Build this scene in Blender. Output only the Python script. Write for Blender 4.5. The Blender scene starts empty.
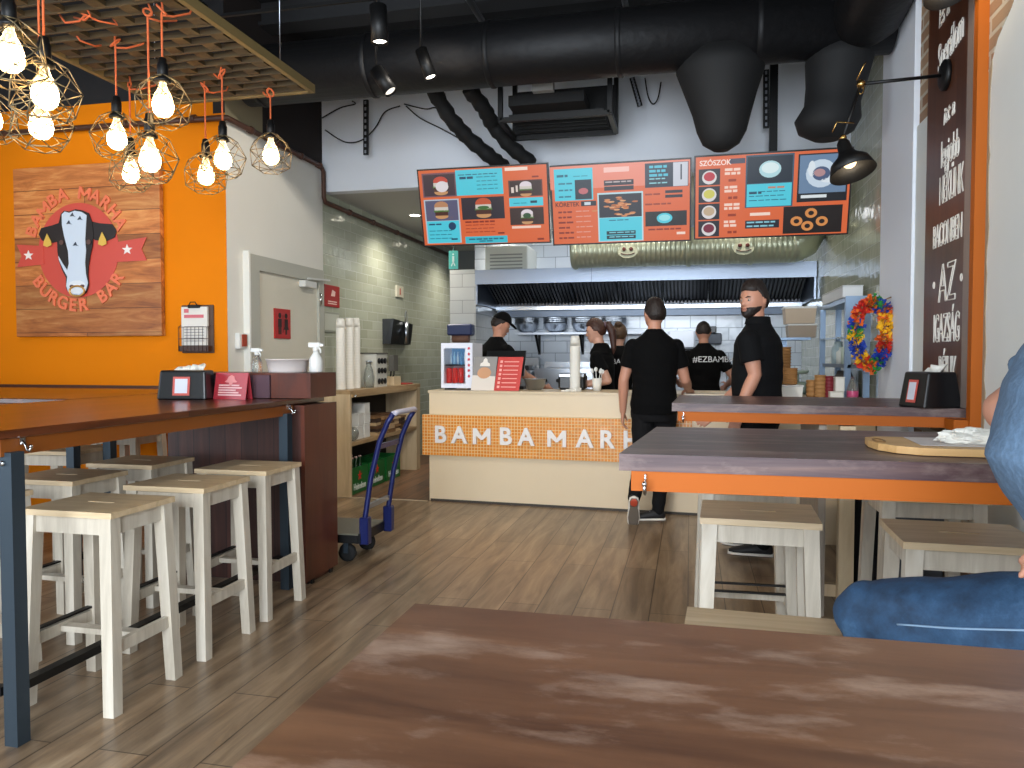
import bpy, bmesh, math, random
from mathutils import Vector, Matrix, noise
R = math.radians
PI = math.pi
rnd = random.Random(7)
COL = bpy.context.scene.collection
SC = bpy.context.scene
MW = {}

# ---------------------------------------------------------------- materials
def new_mat(name):
    m = bpy.data.materials.new(name); m.use_nodes = True
    nt = m.node_tree; b = nt.nodes['Principled BSDF']
    return m, nt, b
def srgb(h):
    if isinstance(h, (tuple, list)): return tuple(h)[:3]
    h = h.lstrip('#'); v = [int(h[i:i+2], 16)/255 for i in (0, 2, 4)]
    return tuple(c/12.92 if c <= .04045 else ((c+.055)/1.055)**2.4 for c in v)
def plain(name, c, rough=.5, metal=0, spec=.5, var=0, scale=8, bump=0, emit=None, es=1, trans=0, alpha=1, coat=0, sheen=0):
    m, nt, b = new_mat(name); c = srgb(c)
    b.inputs['Base Color'].default_value = (*c, 1)
    b.inputs['Roughness'].default_value = rough; b.inputs['Metallic'].default_value = metal
    b.inputs['Specular IOR Level'].default_value = spec
    b.inputs['Transmission Weight'].default_value = trans
    b.inputs['Coat Weight'].default_value = coat
    b.inputs['Sheen Weight'].default_value = sheen
    if alpha < 1: b.inputs['Alpha'].default_value = alpha
    if emit is not None:
        b.inputs['Emission Color'].default_value = (*srgb(emit), 1); b.inputs['Emission Strength'].default_value = es
    if var or bump:
        tc = nt.nodes.new('ShaderNodeTexCoord'); n = nt.nodes.new('ShaderNodeTexNoise')
        n.inputs['Scale'].default_value = scale; n.inputs['Detail'].default_value = 5
        nt.links.new(tc.outputs['Object'], n.inputs['Vector'])
        if var:
            mx = nt.nodes.new('ShaderNodeMix'); mx.data_type = 'RGBA'
            mx.inputs[6].default_value = (*[max(0, x*(1-var)) for x in c], 1)
            mx.inputs[7].default_value = (*[min(1, x*(1+var)) for x in c], 1)
            nt.links.new(n.outputs['Fac'], mx.inputs[0]); nt.links.new(mx.outputs[2], b.inputs['Base Color'])
        if bump:
            bp = nt.nodes.new('ShaderNodeBump'); bp.inputs['Strength'].default_value = bump; bp.inputs['Distance'].default_value = .01
            nt.links.new(n.outputs['Fac'], bp.inputs['Height']); nt.links.new(bp.outputs['Normal'], b.inputs['Normal'])
    return m
def ramp(nt, stops):
    r = nt.nodes.new('ShaderNodeValToRGB'); e = r.color_ramp.elements
    while len(e) < len(stops): e.new(.5)
    for i, (p, c) in enumerate(stops):
        e[i].position = p; e[i].color = (*srgb(c), 1)
    return r
def wood(name, c1, c2, c3=None, axis='X', scale=1., rough=.45, stretch=14, bump=.15, planks=None, gap='#1a100a', coat=0, spec=.5, scuff=None, sc0=.56, pv=(.62, 1.25)):
    """grain stretched along axis; planks=(width,length) adds board joints"""
    m, nt, b = new_mat(name); N = nt.nodes.new; L = nt.links.new
    tc = N('ShaderNodeTexCoord'); mp = N('ShaderNodeMapping')
    s = {'X': (1, stretch, stretch), 'Y': (stretch, 1, stretch), 'Z': (stretch, stretch, 1)}[axis]
    mp.inputs['Scale'].default_value = [x*scale for x in s]
    vec = tc.outputs['Object']
    L(vec, mp.inputs['Vector'])
    n = N('ShaderNodeTexNoise'); n.inputs['Scale'].default_value = 1.6; n.inputs['Detail'].default_value = 8; n.inputs['Roughness'].default_value = .62
    n.inputs['Distortion'].default_value = .6
    L(mp.outputs['Vector'], n.inputs['Vector'])
    c3 = c3 or c1
    r = ramp(nt, [(.28, c1), (.5, c2), (.75, c3)])
    L(n.outputs['Fac'], r.inputs['Fac'])
    col = r.outputs['Color']; h = n.outputs['Fac']
    if planks:
        w, ln = planks; sx_ = N('ShaderNodeSeparateXYZ'); L(vec, sx_.inputs[0]); ad = N('ShaderNodeMath'); ad.operation = 'ADD'; mp2 = N('ShaderNodeCombineXYZ')
        i0, i1, i2 = {'X': (0, 1, 2), 'Y': (1, 0, 2), 'Z': (2, 0, 1)}[axis]
        L(sx_.outputs[i1], ad.inputs[0]); L(sx_.outputs[i2], ad.inputs[1]); L(sx_.outputs[i0], mp2.inputs[0]); L(ad.outputs[0], mp2.inputs[1])
        br = N('ShaderNodeTexBrick'); br.inputs['Scale'].default_value = 1
        br.inputs['Brick Width'].default_value = ln; br.inputs['Row Height'].default_value = w
        br.inputs['Mortar Size'].default_value = .003; br.inputs['Mortar Smooth'].default_value = .2
        br.inputs['Color1'].default_value = (pv[0], pv[0], pv[0], 1); br.inputs['Color2'].default_value = (pv[1], pv[1]*.98, pv[1]*.95, 1)
        br.inputs['Mortar'].default_value = (.25, .22, .2, 1); br.inputs['Bias'].default_value = 0
        br.offset = .37; br.offset_frequency = 2
        L(mp2.outputs[0], br.inputs['Vector'])
        mx = N('ShaderNodeMix'); mx.data_type = 'RGBA'; mx.blend_type = 'MULTIPLY'; mx.inputs[0].default_value = 1
        L(col, mx.inputs[6]); L(br.outputs['Color'], mx.inputs[7]); col = mx.outputs[2]
    if scuff:
        sc_, amt = scuff
        mp3 = N('ShaderNodeMapping'); mp3.inputs['Scale'].default_value = (4, 10, 10); L(vec, mp3.inputs['Vector'])
        n2 = N('ShaderNodeTexNoise'); n2.inputs['Scale'].default_value = 1.3; n2.inputs['Detail'].default_value = 9; n2.inputs['Roughness'].default_value = .65
        L(mp3.outputs['Vector'], n2.inputs['Vector'])
        r2 = ramp(nt, [(sc0, (0, 0, 0)), (sc0+.17, (amt, amt, amt))]); L(n2.outputs['Fac'], r2.inputs['Fac'])
        mx2 = N('ShaderNodeMix'); mx2.data_type = 'RGBA'; L(r2.outputs['Color'], mx2.inputs[0]); L(col, mx2.inputs[6]); mx2.inputs[7].default_value = (*srgb(sc_), 1)
        col = mx2.outputs[2]
    L(col, b.inputs['Base Color'])
    b.inputs['Roughness'].default_value = rough; b.inputs['Coat Weight'].default_value = coat; b.inputs['Coat Roughness'].default_value = .15
    b.inputs['Specular IOR Level'].default_value = spec
    if bump:
        bp = N('ShaderNodeBump'); bp.inputs['Strength'].default_value = bump; bp.inputs['Distance'].default_value = .004
        L(h, bp.inputs['Height']); L(bp.outputs['Normal'], b.inputs['Normal'])
    return m
def tile(name, c1, c2, mortar, w, h, axis, rough=.15, ms=.004, off=.5, bump=.6, wav=.25):
    """glazed tiles on a wall; axis = normal axis of the wall (X or Y) or Z for flat"""
    m, nt, b = new_mat(name); N = nt.nodes.new; L = nt.links.new
    tc = N('ShaderNodeTexCoord'); sp = N('ShaderNodeSeparateXYZ'); cb = N('ShaderNodeCombineXYZ')
    L(tc.outputs['Object'], sp.inputs[0])
    if axis == 'X': L(sp.outputs[1], cb.inputs[0]); L(sp.outputs[2], cb.inputs[1])
    elif axis == 'Y': L(sp.outputs[0], cb.inputs[0]); L(sp.outputs[2], cb.inputs[1])
    else: L(sp.outputs[0], cb.inputs[0]); L(sp.outputs[1], cb.inputs[1])
    br = N('ShaderNodeTexBrick'); br.inputs['Scale'].default_value = 1; br.offset = off
    br.inputs['Brick Width'].default_value = w; br.inputs['Row Height'].default_value = h
    br.inputs['Mortar Size'].default_value = ms; br.inputs['Mortar Smooth'].default_value = .3
    br.inputs['Color1'].default_value = (*srgb(c1), 1); br.inputs['Color2'].default_value = (*srgb(c2), 1); br.inputs['Mortar'].default_value = (*srgb(mortar), 1)
    L(cb.outputs[0], br.inputs['Vector']); L(br.outputs['Color'], b.inputs['Base Color'])
    b.inputs['Roughness'].default_value = rough
    n = N('ShaderNodeTexNoise'); n.inputs['Scale'].default_value = 9; n.inputs['Detail'].default_value = 1; L(tc.outputs['Object'], n.inputs['Vector'])
    bp0 = N('ShaderNodeBump'); bp0.inputs['Strength'].default_value = wav; bp0.inputs['Distance'].default_value = .02; L(n.outputs['Fac'], bp0.inputs['Height'])
    bp = N('ShaderNodeBump'); bp.inputs['Strength'].default_value = bump; bp.inputs['Distance'].default_value = -.004
    L(br.outputs['Fac'], bp.inputs['Height']); L(bp0.outputs['Normal'], bp.inputs['Normal']); L(bp.outputs['Normal'], b.inputs['Normal'])
    return m
def emis(name, c, s=1.):
    m, nt, b = new_mat(name); c = srgb(c)
    b.inputs['Base Color'].default_value = (0, 0, 0, 1); b.inputs['Roughness'].default_value = .3
    b.inputs['Emission Color'].default_value = (*c, 1); b.inputs['Emission Strength'].default_value = s
    return m
_ec = {}
def E_(c, s=1.0):
    if (c, s) not in _ec: _ec[(c, s)] = emis('screen_'+c.strip('#'), c, s)
    return _ec[(c, s)]
_pc = {}
def P_(c, rough=.55, metal=0, **k):
    key = (c, rough, metal, tuple(sorted(k.items())))
    if key not in _pc: _pc[key] = plain('paint_'+str(c).strip('#'), c, rough, metal, **k)
    return _pc[key]

M = {}
M['floor'] = wood('floor_laminate', '#5d4c3b', '#8b745b', '#ae977b', axis='Y', scale=.8, rough=.3, stretch=10, planks=(.19, 1.3), bump=.1, pv=(.84, 1.12))
M['floor_kitchen'] = wood('floor_kitchen', '#4a3222', '#6d4c33', '#7d5a3e', axis='Y', rough=.4, planks=(.15, 1.1))
M['table_red'] = wood('table_red', '#3f1c0c', '#5c2d14', '#6f3a1a', axis='Y', rough=.28, planks=(.14, 4), coat=.35, scale=.8)
M['panel_red'] = wood('panel_red', '#2e1610', '#42221a', '#553026', axis='Z', rough=.4, planks=(.105, 4), scale=.8)
M['panel_side'] = wood('panel_side', '#3b170c', '#572513', '#64301b', axis='Z', rough=.38, scale=.6, stretch=8)
M['bar'] = wood('bar_slab', '#35242a', '#4f3b3d', '#6d554e', axis='X', rough=.36, stretch=22, planks=(.4, 6), sc0=.5, scuff=('#a8958a', .32), spec=.35)
M['near'] = wood('near_table', '#4a2f22', '#6a4833', '#80593f', axis='X', rough=.36, stretch=7, scale=1.6, scuff=('#bda28e', .6), spec=.5, bump=.06, sc0=.53)
M['stool'] = wood('stool_birch', '#aca190', '#c2b8a7', '#d3cbbd', axis='Z', rough=.55, stretch=9, scale=1.4, bump=.05)
M['stool_top'] = wood('stool_seat_birch', '#b39a78', '#c8b08c', '#d8c3a2', axis='X', rough=.4, stretch=10, scale=1.5, bump=.05)
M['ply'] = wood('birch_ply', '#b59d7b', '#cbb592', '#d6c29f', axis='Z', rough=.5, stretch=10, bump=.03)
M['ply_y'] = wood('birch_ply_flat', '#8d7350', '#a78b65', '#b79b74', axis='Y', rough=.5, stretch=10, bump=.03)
M['sign_wood'] = wood('sign_wood', '#7d4218', '#b56c33', '#d69a5a', axis='X', rough=.5, stretch=7, scale=1.6, planks=(.19, 3), bump=.1)
M['board_brown'] = wood('board_brown', '#3e1f12', '#55301d', '#603823', axis='Z', rough=.35, stretch=8)
M['cutting'] = wood('cutting_board', '#b58a52', '#c99e66', '#d5ad76', axis='X', rough=.5)
M['pergola'] = wood('pergola_wood', '#33291a', '#463923', '#57482e', axis='X', rough=.6)
M['orange_wall'] = plain('orange_wall', '#da7a00', .7, spec=.15, var=.04, scale=2)
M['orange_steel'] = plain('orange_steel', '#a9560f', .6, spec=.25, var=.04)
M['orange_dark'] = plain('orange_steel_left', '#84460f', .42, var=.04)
M['steel_blue'] = plain('steel_blue', '#39454f', .45, .5)
M['plaster'] = plain('plaster_white', '#dadcd8', .85, var=.05, scale=3, bump=.1)
M['plaster_cool'] = plain('plaster_cool', '#dfe3ea', .85, var=.03, scale=2)
M['plaster_grey'] = plain('plaster_grey', '#d9d7cf', .8, var=.05, scale=2)
M['door'] = plain('door_paint', '#c9c5b6', .5)
M['door_frame'] = plain('door_frame_paint', '#a8a89e', .5)
M['brick'] = tile('old_brick', '#8a6448', '#a08468', '#b5aa98', .26, .075, 'X', rough=.9, ms=.012, bump=.8)
M['tile_green'] = tile('sage_tile', '#a7ab97', '#b4b8a6', '#c9cbbd', .28, .1, 'X', rough=.12, ms=.004)
M['tile_white'] = tile('white_tile', '#c9d2dc', '#d6dde6', '#8792a0', .3, .15, 'Y', rough=.2)
M['tile_grey'] = tile('grey_tile', '#a9aaa8', '#b2b3b0', '#8b8c8a', .3, .15, 'Y', rough=.2)
M['mosaic'] = tile('orange_mosaic', '#e08a1c', '#d17a14', '#e9cf9c', .028, .028, 'Y', rough=.35, ms=.0026, off=0)
M['cream'] = plain('counter_cream', '#dac6a6', .4, var=.02)
M['ceiling'] = plain('ceiling_black', '#0b0b0c', .9)
M['ceiling_white'] = plain('ceiling_white', '#b3b2ab', .8)
M['black'] = plain('black_metal', '#0c0c0d', .5, .3)
M['duct'] = plain('duct_black', '#141416', .55, .4, bump=.5, scale=14)
M['insul'] = plain('black_insulation', '#070708', .75)
M['plastic'] = plain('black_plastic', '#111316', .3)
M['steel'] = plain('stainless', '#aab0b8', .28, 1)
M['steel_rough'] = plain('stainless_brushed', '#9aa4b4', .38, 1, bump=.1, scale=40)
M['galv'] = plain('galvanised', '#c4cab2', .32, .6, bump=.25, scale=18)
M['chrome'] = plain('chrome', '#c8c8c8', .15, 1)
M['brass'] = plain('brass', '#b59258', .25, 1)
M['wire'] = plain('cage_brass_wire', '#8a7b5e', .45, .6)
M['cord'] = plain('orange_cord', '#c85f30', .7)
M['white'] = plain('white_plastic', '#dcdcd8', .45)
M['paper'] = plain('white_paper', '#e2ded4', .7)
M['red'] = plain('red_plastic', '#a8231d', .4)
M['blue'] = plain('cart_blue', '#141f58', .35, .2)
M['green'] = plain('crate_green', '#14652b', .45)
M['kraft'] = plain('kraft_paper', '#a97a46', .7, var=.08)
M['clear'] = plain('clear_plastic', '#dfe4e0', .12, trans=.85, alpha=.7)
M['glass'] = plain('clear_glass', '#ffffff', .02, trans=1)
M['rubber'] = plain('rubber', '#101010', .8)
M['skin'] = plain('skin', '#b9846c', .5, var=.06, scale=12)
M['skin2'] = plain('skin_pale', '#c3937d', .5, var=.06, scale=12)
M['tee'] = plain('black_cotton', '#050506', .9, spec=.15, bump=.5, scale=7)
M['polo'] = plain('black_polo', '#07080b', .85, spec=.2, bump=.5, scale=7)
M['jeans_black'] = plain('black_jeans', '#101012', .85, spec=.2, bump=.5, scale=22)
def denim():
    m, nt, b = new_mat('blue_denim'); N = nt.nodes.new; L = nt.links.new
    tc = N('ShaderNodeTexCoord'); n = N('ShaderNodeTexNoise'); n.inputs['Scale'].default_value = 9; n.inputs['Detail'].default_value = 8; n.inputs['Roughness'].default_value = .7
    L(tc.outputs['Object'], n.inputs['Vector'])
    r = ramp(nt, [(.3, '#0f2338'), (.5, '#21405e'), (.75, '#47698a')]); L(n.outputs['Fac'], r.inputs['Fac']); L(r.outputs['Color'], b.inputs['Base Color'])
    n2 = N('ShaderNodeTexNoise'); n2.inputs['Scale'].default_value = 14; L(tc.outputs['Object'], n2.inputs['Vector'])
    bp = N('ShaderNodeBump'); bp.inputs['Strength'].default_value = .5; bp.inputs['Distance'].default_value = .012; L(n2.outputs['Fac'], bp.inputs['Height']); L(bp.outputs['Normal'], b.inputs['Normal'])
    b.inputs['Roughness'].default_value = .8
    return m
M['denim'] = denim()
M['blue_tee'] = plain('heather_blue_cotton', '#57708a', .9, var=.4, scale=90, bump=.3)
M['hair'] = plain('brown_hair', '#1c100b', .6, var=.5, scale=60, bump=.6)
M['hair2'] = plain('auburn_hair', '#3a1c10', .55, var=.4, scale=50, bump=.6)
M['hair_blond'] = plain('dark_blond_hair', '#4a3420', .6, var=.4, scale=60, bump=.5)
M['eye'] = plain('eye_white', '#a39a90', .2)
M['iris'] = plain('iris_dark', '#20140c', .2)
M['lips'] = plain('lips', '#9c6152', .5)
M['bulb'] = None

# ---------------------------------------------------------------- mesh builder
def frame(d, up=(0, 0, 1)):
    d = Vector(d).normalized(); u = Vector(up)
    if abs(d.dot(u)) > .98: u = Vector((1, 0, 0))
    x = u.cross(d).normalized(); y = d.cross(x).normalized()
    return x, y, d
class MB:
    def __init__(s): s.bm = bmesh.new(); s.T = Matrix()
    def v(s, p): return s.bm.verts.new(s.T @ Vector(p))
    def f(s, vs, mi=0, sm=False):
        try:
            fc = s.bm.faces.new(vs); fc.material_index = mi; fc.smooth = sm; return fc
        except ValueError: return None
    def box(s, a, b, mi=0, rot=0, bev=0):
        """a,b opposite corners; rot about Z through the centre"""
        a, b = Vector(a), Vector(b); c = (a+b)/2; h = (b-a)/2
        h = Vector((abs(h.x), abs(h.y), abs(h.z)))
        Rm = Matrix.Rotation(rot, 3, 'Z')
        if bev and min(h) > bev:
            vs = {}
            for sx in (-1, 1):
                for sy in (-1, 1):
                    for sz in (-1, 1):
                        for k in range(3):
                            p = Vector((sx*h.x, sy*h.y, sz*h.z))
                            for j in range(3):
                                if j != k: p[j] -= (1 if p[j] > 0 else -1)*bev
                            vs[(sx, sy, sz, k)] = s.v(c + Rm@p)
            g = vs.get
            for k in range(3):
                i, j = [(1, 2), (2, 0), (0, 1)][k]
                for sg in (-1, 1):
                    q = []
                    for (u, w) in ((-1, -1), (1, -1), (1, 1), (-1, 1)):
                        t = [0, 0, 0]; t[k] = sg; t[i] = u; t[j] = w; q.append(vs[(*t, k)])
                    if sg < 0: q.reverse()
                    s.f(q, mi)
            for k in range(3):        # edges along axis k
                i, j = [(1, 2), (2, 0), (0, 1)][k]
                for u in (-1, 1):
                    for w in (-1, 1):
                        t0 = [0]*3; t1 = [0]*3; t0[k] = -1; t1[k] = 1
                        for t in (t0, t1): t[i] = u; t[j] = w
                        s.f([vs[(*t0, i)], vs[(*t1, i)], vs[(*t1, j)], vs[(*t0, j)]], mi)
            for sx in (-1, 1):
                for sy in (-1, 1):
                    for sz in (-1, 1): s.f([vs[(sx, sy, sz, k)] for k in range(3)], mi)
            s._fix = True
            return s
        q = [s.v(c + Rm@Vector((x*h.x, y*h.y, z*h.z))) for x, y, z in
             ((-1, -1, -1), (1, -1, -1), (1, 1, -1), (-1, 1, -1), (-1, -1, 1), (1, -1, 1), (1, 1, 1), (-1, 1, 1))]
        for ix in ((0, 3, 2, 1), (4, 5, 6, 7), (0, 1, 5, 4), (1, 2, 6, 5), (2, 3, 7, 6), (3, 0, 4, 7)): s.f([q[i] for i in ix], mi)
        return s
    def bar(s, p0, p1, w, h, mi=0, up=(0, 0, 1), w1=None, h1=None):
        """rectangular bar from p0 to p1; w across, h along up"""
        p0, p1 = Vector(p0), Vector(p1); x, y, d = frame(p1-p0, up)
        w1 = w if w1 is None else w1; h1 = h if h1 is None else h1
        q = []
        for p, ww, hh in ((p0, w, h), (p1, w1, h1)):
            for a, b in ((-1, -1), (1, -1), (1, 1), (-1, 1)): q.append(s.v(p + x*a*ww/2 + y*b*hh/2))
        for ix in ((0, 3, 2, 1), (4, 5, 6, 7), (0, 1, 5, 4), (1, 2, 6, 5), (2, 3, 7, 6), (3, 0, 4, 7)): s.f([q[i] for i in ix], mi)
        return s
    def hexa(s, q, mi=0):
        q = [s.v(p) for p in q]
        for ix in ((0, 3, 2, 1), (4, 5, 6, 7), (0, 1, 5, 4), (1, 2, 6, 5), (2, 3, 7, 6), (3, 0, 4, 7)): s.f([q[i] for i in ix], mi)
        return s
    def loft(s, rings, mi=0, n=20, cap=True, sm=True):
        """rings: (centre, rx, ry, xdir, ydir)"""
        prev = None; first = None
        for (c, rx, ry, xd, yd) in rings:
            c = Vector(c); xd = Vector(xd); yd = Vector(yd)
            r = [s.v(c + xd*(rx*math.cos(2*PI*k/n)) + yd*(ry*math.sin(2*PI*k/n))) for k in range(n)]
            if prev:
                for k in range(n): s.f([prev[k], prev[(k+1) % n], r[(k+1) % n], r[k]], mi, sm)
            else: first = r
            prev = r
        if cap: s.f(list(reversed(first)), mi); s.f(prev, mi)
        return s
    def cone(s, p0, p1, r0, r1=None, n=16, mi=0, cap=True, sm=True):
        r1 = r0 if r1 is None else r1; p0, p1 = Vector(p0), Vector(p1); x, y, d = frame(p1-p0)
        return s.loft([(p0, r0, r0, x, y), (p1, r1, r1, x, y)], mi, n, cap, sm)
    def tube(s, pts, r, n=8, mi=0, sm=True, closed=False, cap=True):
        pts = [Vector(p) for p in pts]; rr = r if isinstance(r, (list, tuple)) else [r]*len(pts)
        rings = []; px = None
        N = len(pts)
        for i, p in enumerate(pts):
            if closed: d = pts[(i+1) % N]-pts[i-1]
            else: d = pts[min(i+1, N-1)]-pts[max(i-1, 0)]
            d.normalize()
            if px is None: x, y, _ = frame(d)
            else:
                x = (px - d*px.dot(d))
                if x.length < 1e-5: x, y, _ = frame(d)
                x.normalize(); y = d.cross(x)
            px = x
            rings.append((p, rr[i], rr[i], x, y))
        if closed: rings.append(rings[0]); cap = False
        return s.loft(rings, mi, n, cap, sm)
    def lathe(s, prof, c=(0, 0, 0), n=24, mi=0, sm=True, axis='Z', cap=True):
        c = Vector(c); ax = {'Z': ((1, 0, 0), (0, 1, 0), (0, 0, 1)), 'X': ((0, 1, 0), (0, 0, 1), (1, 0, 0)), 'Y': ((1, 0, 0), (0, 0, 1), (0, -1, 0))}[axis] if isinstance(axis, str) else axis
        return s.loft([(c + Vector(ax[2])*z, max(r, 1e-4), max(r, 1e-4), ax[0], ax[1]) for r, z in prof], mi, n, cap, sm)
    def sphere(s, c, r, n=16, mi=0, squash=(1, 1, 1)):
        c = Vector(c); m = max(6, n//2); rows = []
        for i in range(m+1):
            t = PI*i/m
            if i in (0, m): rows.append([s.v(c + Vector((0, 0, r*squash[2]*math.cos(t))))])
            else: rows.append([s.v(c + Vector((r*squash[0]*math.sin(t)*math.cos(2*PI*k/n), r*squash[1]*math.sin(t)*math.sin(2*PI*k/n), r*squash[2]*math.cos(t)))) for k in range(n)])
        for i in range(m):
            a, b = rows[i], rows[i+1]
            for k in range(n):
                k2 = (k+1) % n
                if len(a) == 1: s.f([a[0], b[k], b[k2]], mi, True)
                elif len(b) == 1: s.f([a[k], b[0], a[k2]], mi, True)
                else: s.f([a[k], b[k], b[k2], a[k2]], mi, True)
        return s
    def prism(s, pts, o, u, w, th, mi=0):
        """2-D outline pts placed at o with axes u,w, thickness th along u x w"""
        o, u, w = Vector(o), Vector(u), Vector(w); nrm = u.cross(w).normalized()
        A = [s.v(o + u*x + w*y) for x, y in pts]; B = [s.v(o + u*x + w*y + nrm*th) for x, y in pts]
        s.f(list(reversed(A)), mi); s.f(B, mi)
        for i in range(len(pts)):
            j = (i+1) % len(pts); s.f([A[i], A[j], B[j], B[i]], mi)
        return s
    def build(s, name, mats, parent=None, world=True):
        bmesh.ops.recalc_face_normals(s.bm, faces=s.bm.faces)
        if parent is not None and world:
            bmesh.ops.transform(s.bm, matrix=MW[parent.name].inverted(), verts=s.bm.verts)
        me = bpy.data.meshes.new(name); s.bm.to_mesh(me); s.bm.free()
        if not isinstance(mats, (list, tuple)): mats = [mats]
        for m in mats: me.materials.append(m)
        o = bpy.data.objects.new(name, me); COL.objects.link(o)
        if parent is not None: o.parent = parent; MW[o.name] = MW[parent.name].copy()
        else: MW[o.name] = Matrix()
        return o
def tag(o, label=None, cat=None, group=None, kind=None):
    if label: o['label'] = label
    if cat: o['category'] = cat
    if group: o['group'] = group
    if kind: o['kind'] = kind
    return o
def thing(name, label, cat, loc=(0, 0, 0), rz=0, group=None):
    o = bpy.data.objects.new(name, None); COL.objects.link(o); o.location = loc; o.rotation_euler = (0, 0, rz); o.empty_display_size = .1
    MW[o.name] = Matrix.Translation(loc) @ Matrix.Rotation(rz, 4, 'Z')
    return tag(o, label, cat, group)
def origin(o, loc):
    """move a mesh object's origin to loc without moving the mesh"""
    loc = Vector(loc); o.data.transform(Matrix.Translation(-loc)); o.location = loc; MW[o.name] = Matrix.Translation(loc); return o
def single(mb, name, mats, label, cat, group=None, loc=None):
    o = mb.build(name, mats); tag(o, label, cat, group)
    if loc is None:
        vs = [v.co for v in o.data.vertices]
        loc = (sum(v.x for v in vs)/len(vs), sum(v.y for v in vs)/len(vs), min(v.z for v in vs))
    return origin(o, loc)
def dup(root, loc, rz=None, label=None, group=None):
    r = root.copy(); COL.objects.link(r); r.location = loc
    if rz is not None: r.rotation_euler = (0, 0, rz)
    if label: r['label'] = label
    if group: r['group'] = group
    MW[r.name] = Matrix.Translation(loc) @ Matrix.Rotation(r.rotation_euler[2], 4, 'Z')
    for ch in list(root.children):
        c = ch.copy(); COL.objects.link(c); c.parent = r; MW[c.name] = MW[r.name]
        for g in list(ch.children):
            d = g.copy(); COL.objects.link(d); d.parent = c; MW[d.name] = MW[r.name]
    return r
def struct(mb, name, mats):
    o = mb.build(name, mats); o['kind'] = 'structure'; return o
TMP = bpy.data.scenes.new('workbench')
def baked(o):
    """mesh of an object with its modifiers applied, worked out in a scene of its own"""
    TMP.collection.objects.link(o); vl = TMP.view_layers[0]; vl.update()
    me = bpy.data.meshes.new_from_object(o.evaluated_get(vl.depsgraph)); TMP.collection.objects.unlink(o); return me
def text(name, body, size, mat, o, u, w, parent=None, ext=.002, off=0., outline=0., align='CENTER', sx=1., spacing=1., shear=0):
    """lettering lying in the plane (u right, w up) at world point o; turned into a mesh"""
    if body == 'M' and not outline:
        h = size*.69; w2 = size*.40; s = size*.15; e = s*.55
        pts = [(-w2, -h/2), (-w2+s, -h/2), (-w2+s, h/2-s*2.1), (-e*.45, -h*.22), (e*.45, -h*.22), (w2-s, h/2-s*2.1), (w2-s, -h/2), (w2, -h/2), (w2, h/2), (w2-s, h/2), (0, -h*.0), (-w2+s, h/2), (-w2, h/2)]
        m = MB(); uu = Vector(u).normalized(); ww = Vector(w).normalized(); m.prism(pts, Vector(o)-uu.cross(ww)*ext, uu, ww, ext*2); return m.build(name, mat, parent)
    if 'M' in body: off = 0
    cu = bpy.data.curves.new(name, 'FONT'); cu.body = body; cu.size = size; cu.align_x = align; cu.align_y = 'CENTER'
    cu.extrude = ext; cu.offset = off; cu.space_character = spacing; cu.shear = shear
    if outline: cu.fill_mode = 'NONE'; cu.bevel_depth = outline; cu.extrude = 0; cu.bevel_resolution = 1
    t = bpy.data.objects.new(name, cu); me = baked(t)
    bpy.data.objects.remove(t); bpy.data.curves.remove(cu)
    u = Vector(u).normalized(); w = Vector(w).normalized(); n = u.cross(w)
    mm = Matrix((( u.x*sx, w.x, n.x, o[0]), (u.y*sx, w.y, n.y, o[1]), (u.z*sx, w.z, n.z, o[2]), (0, 0, 0, 1)))
    if parent is not None: mm = MW[parent.name].inverted() @ mm
    me.transform(mm); me.materials.clear(); me.materials.append(mat); me.name = name
    ob = bpy.data.objects.new(name, me); COL.objects.link(ob)
    if parent is not None: ob.parent = parent; MW[ob.name] = MW[parent.name].copy()
    return ob
def join_into(obs, name, parent):
    """merge several freshly made text meshes into one mesh object"""
    bm = bmesh.new(); mats = []
    for o in obs:
        k = len(mats); mats.append(o.data.materials[0]); tmp = bmesh.new(); tmp.from_mesh(o.data)
        for f in tmp.faces: f.material_index = k
        me = bpy.data.meshes.new('t'); tmp.to_mesh(me); tmp.free(); bm.from_mesh(me); bpy.data.meshes.remove(me)
    me = bpy.data.meshes.new(name); bm.to_mesh(me); bm.free()
    for m in mats: me.materials.append(m)
    for o in obs: bpy.data.objects.remove(o)
    r = bpy.data.objects.new(name, me); COL.objects.link(r)
    if parent is not None: r.parent = parent; MW[r.name] = MW[parent.name].copy()
    return r
# ---------------------------------------------------------------- camera
f_px, cx, cy, VZ, HY = 765., 512., 384., 690., 357.
pitch = -math.atan((cy-HY)/f_px); yaw = math.atan((VZ-cx)/f_px*math.cos(pitch))
cam = bpy.data.cameras.new('camera'); co = bpy.data.objects.new('camera', cam); COL.objects.link(co)
cam.sensor_width = 36; cam.lens = f_px/1024*36; cam.clip_start = .02; cam.clip_end = 100
co.location = (0, 0, 1.30); co.rotation_euler = (PI/2+pitch, 0, yaw); SC.camera = co
fwd = Vector((-math.sin(yaw)*math.cos(pitch), math.cos(yaw)*math.cos(pitch), math.sin(pitch)))
rgt = Vector((math.cos(yaw), math.sin(yaw), 0)); upv = rgt.cross(fwd)
def ray(x, y): return fwd*f_px + rgt*(x-cx) + upv*(cy-y)
def atY(x, y, Y): d = ray(x, y); return Vector((0, 0, 1.3)) + d*(Y/d.y)
def atX(x, y, X): d = ray(x, y); return Vector((0, 0, 1.3)) + d*(X/d.x)
def atZ(x, y, z): d = ray(x, y); return Vector((0, 0, 1.3)) + d*((z-1.3)/d.z)

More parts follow.
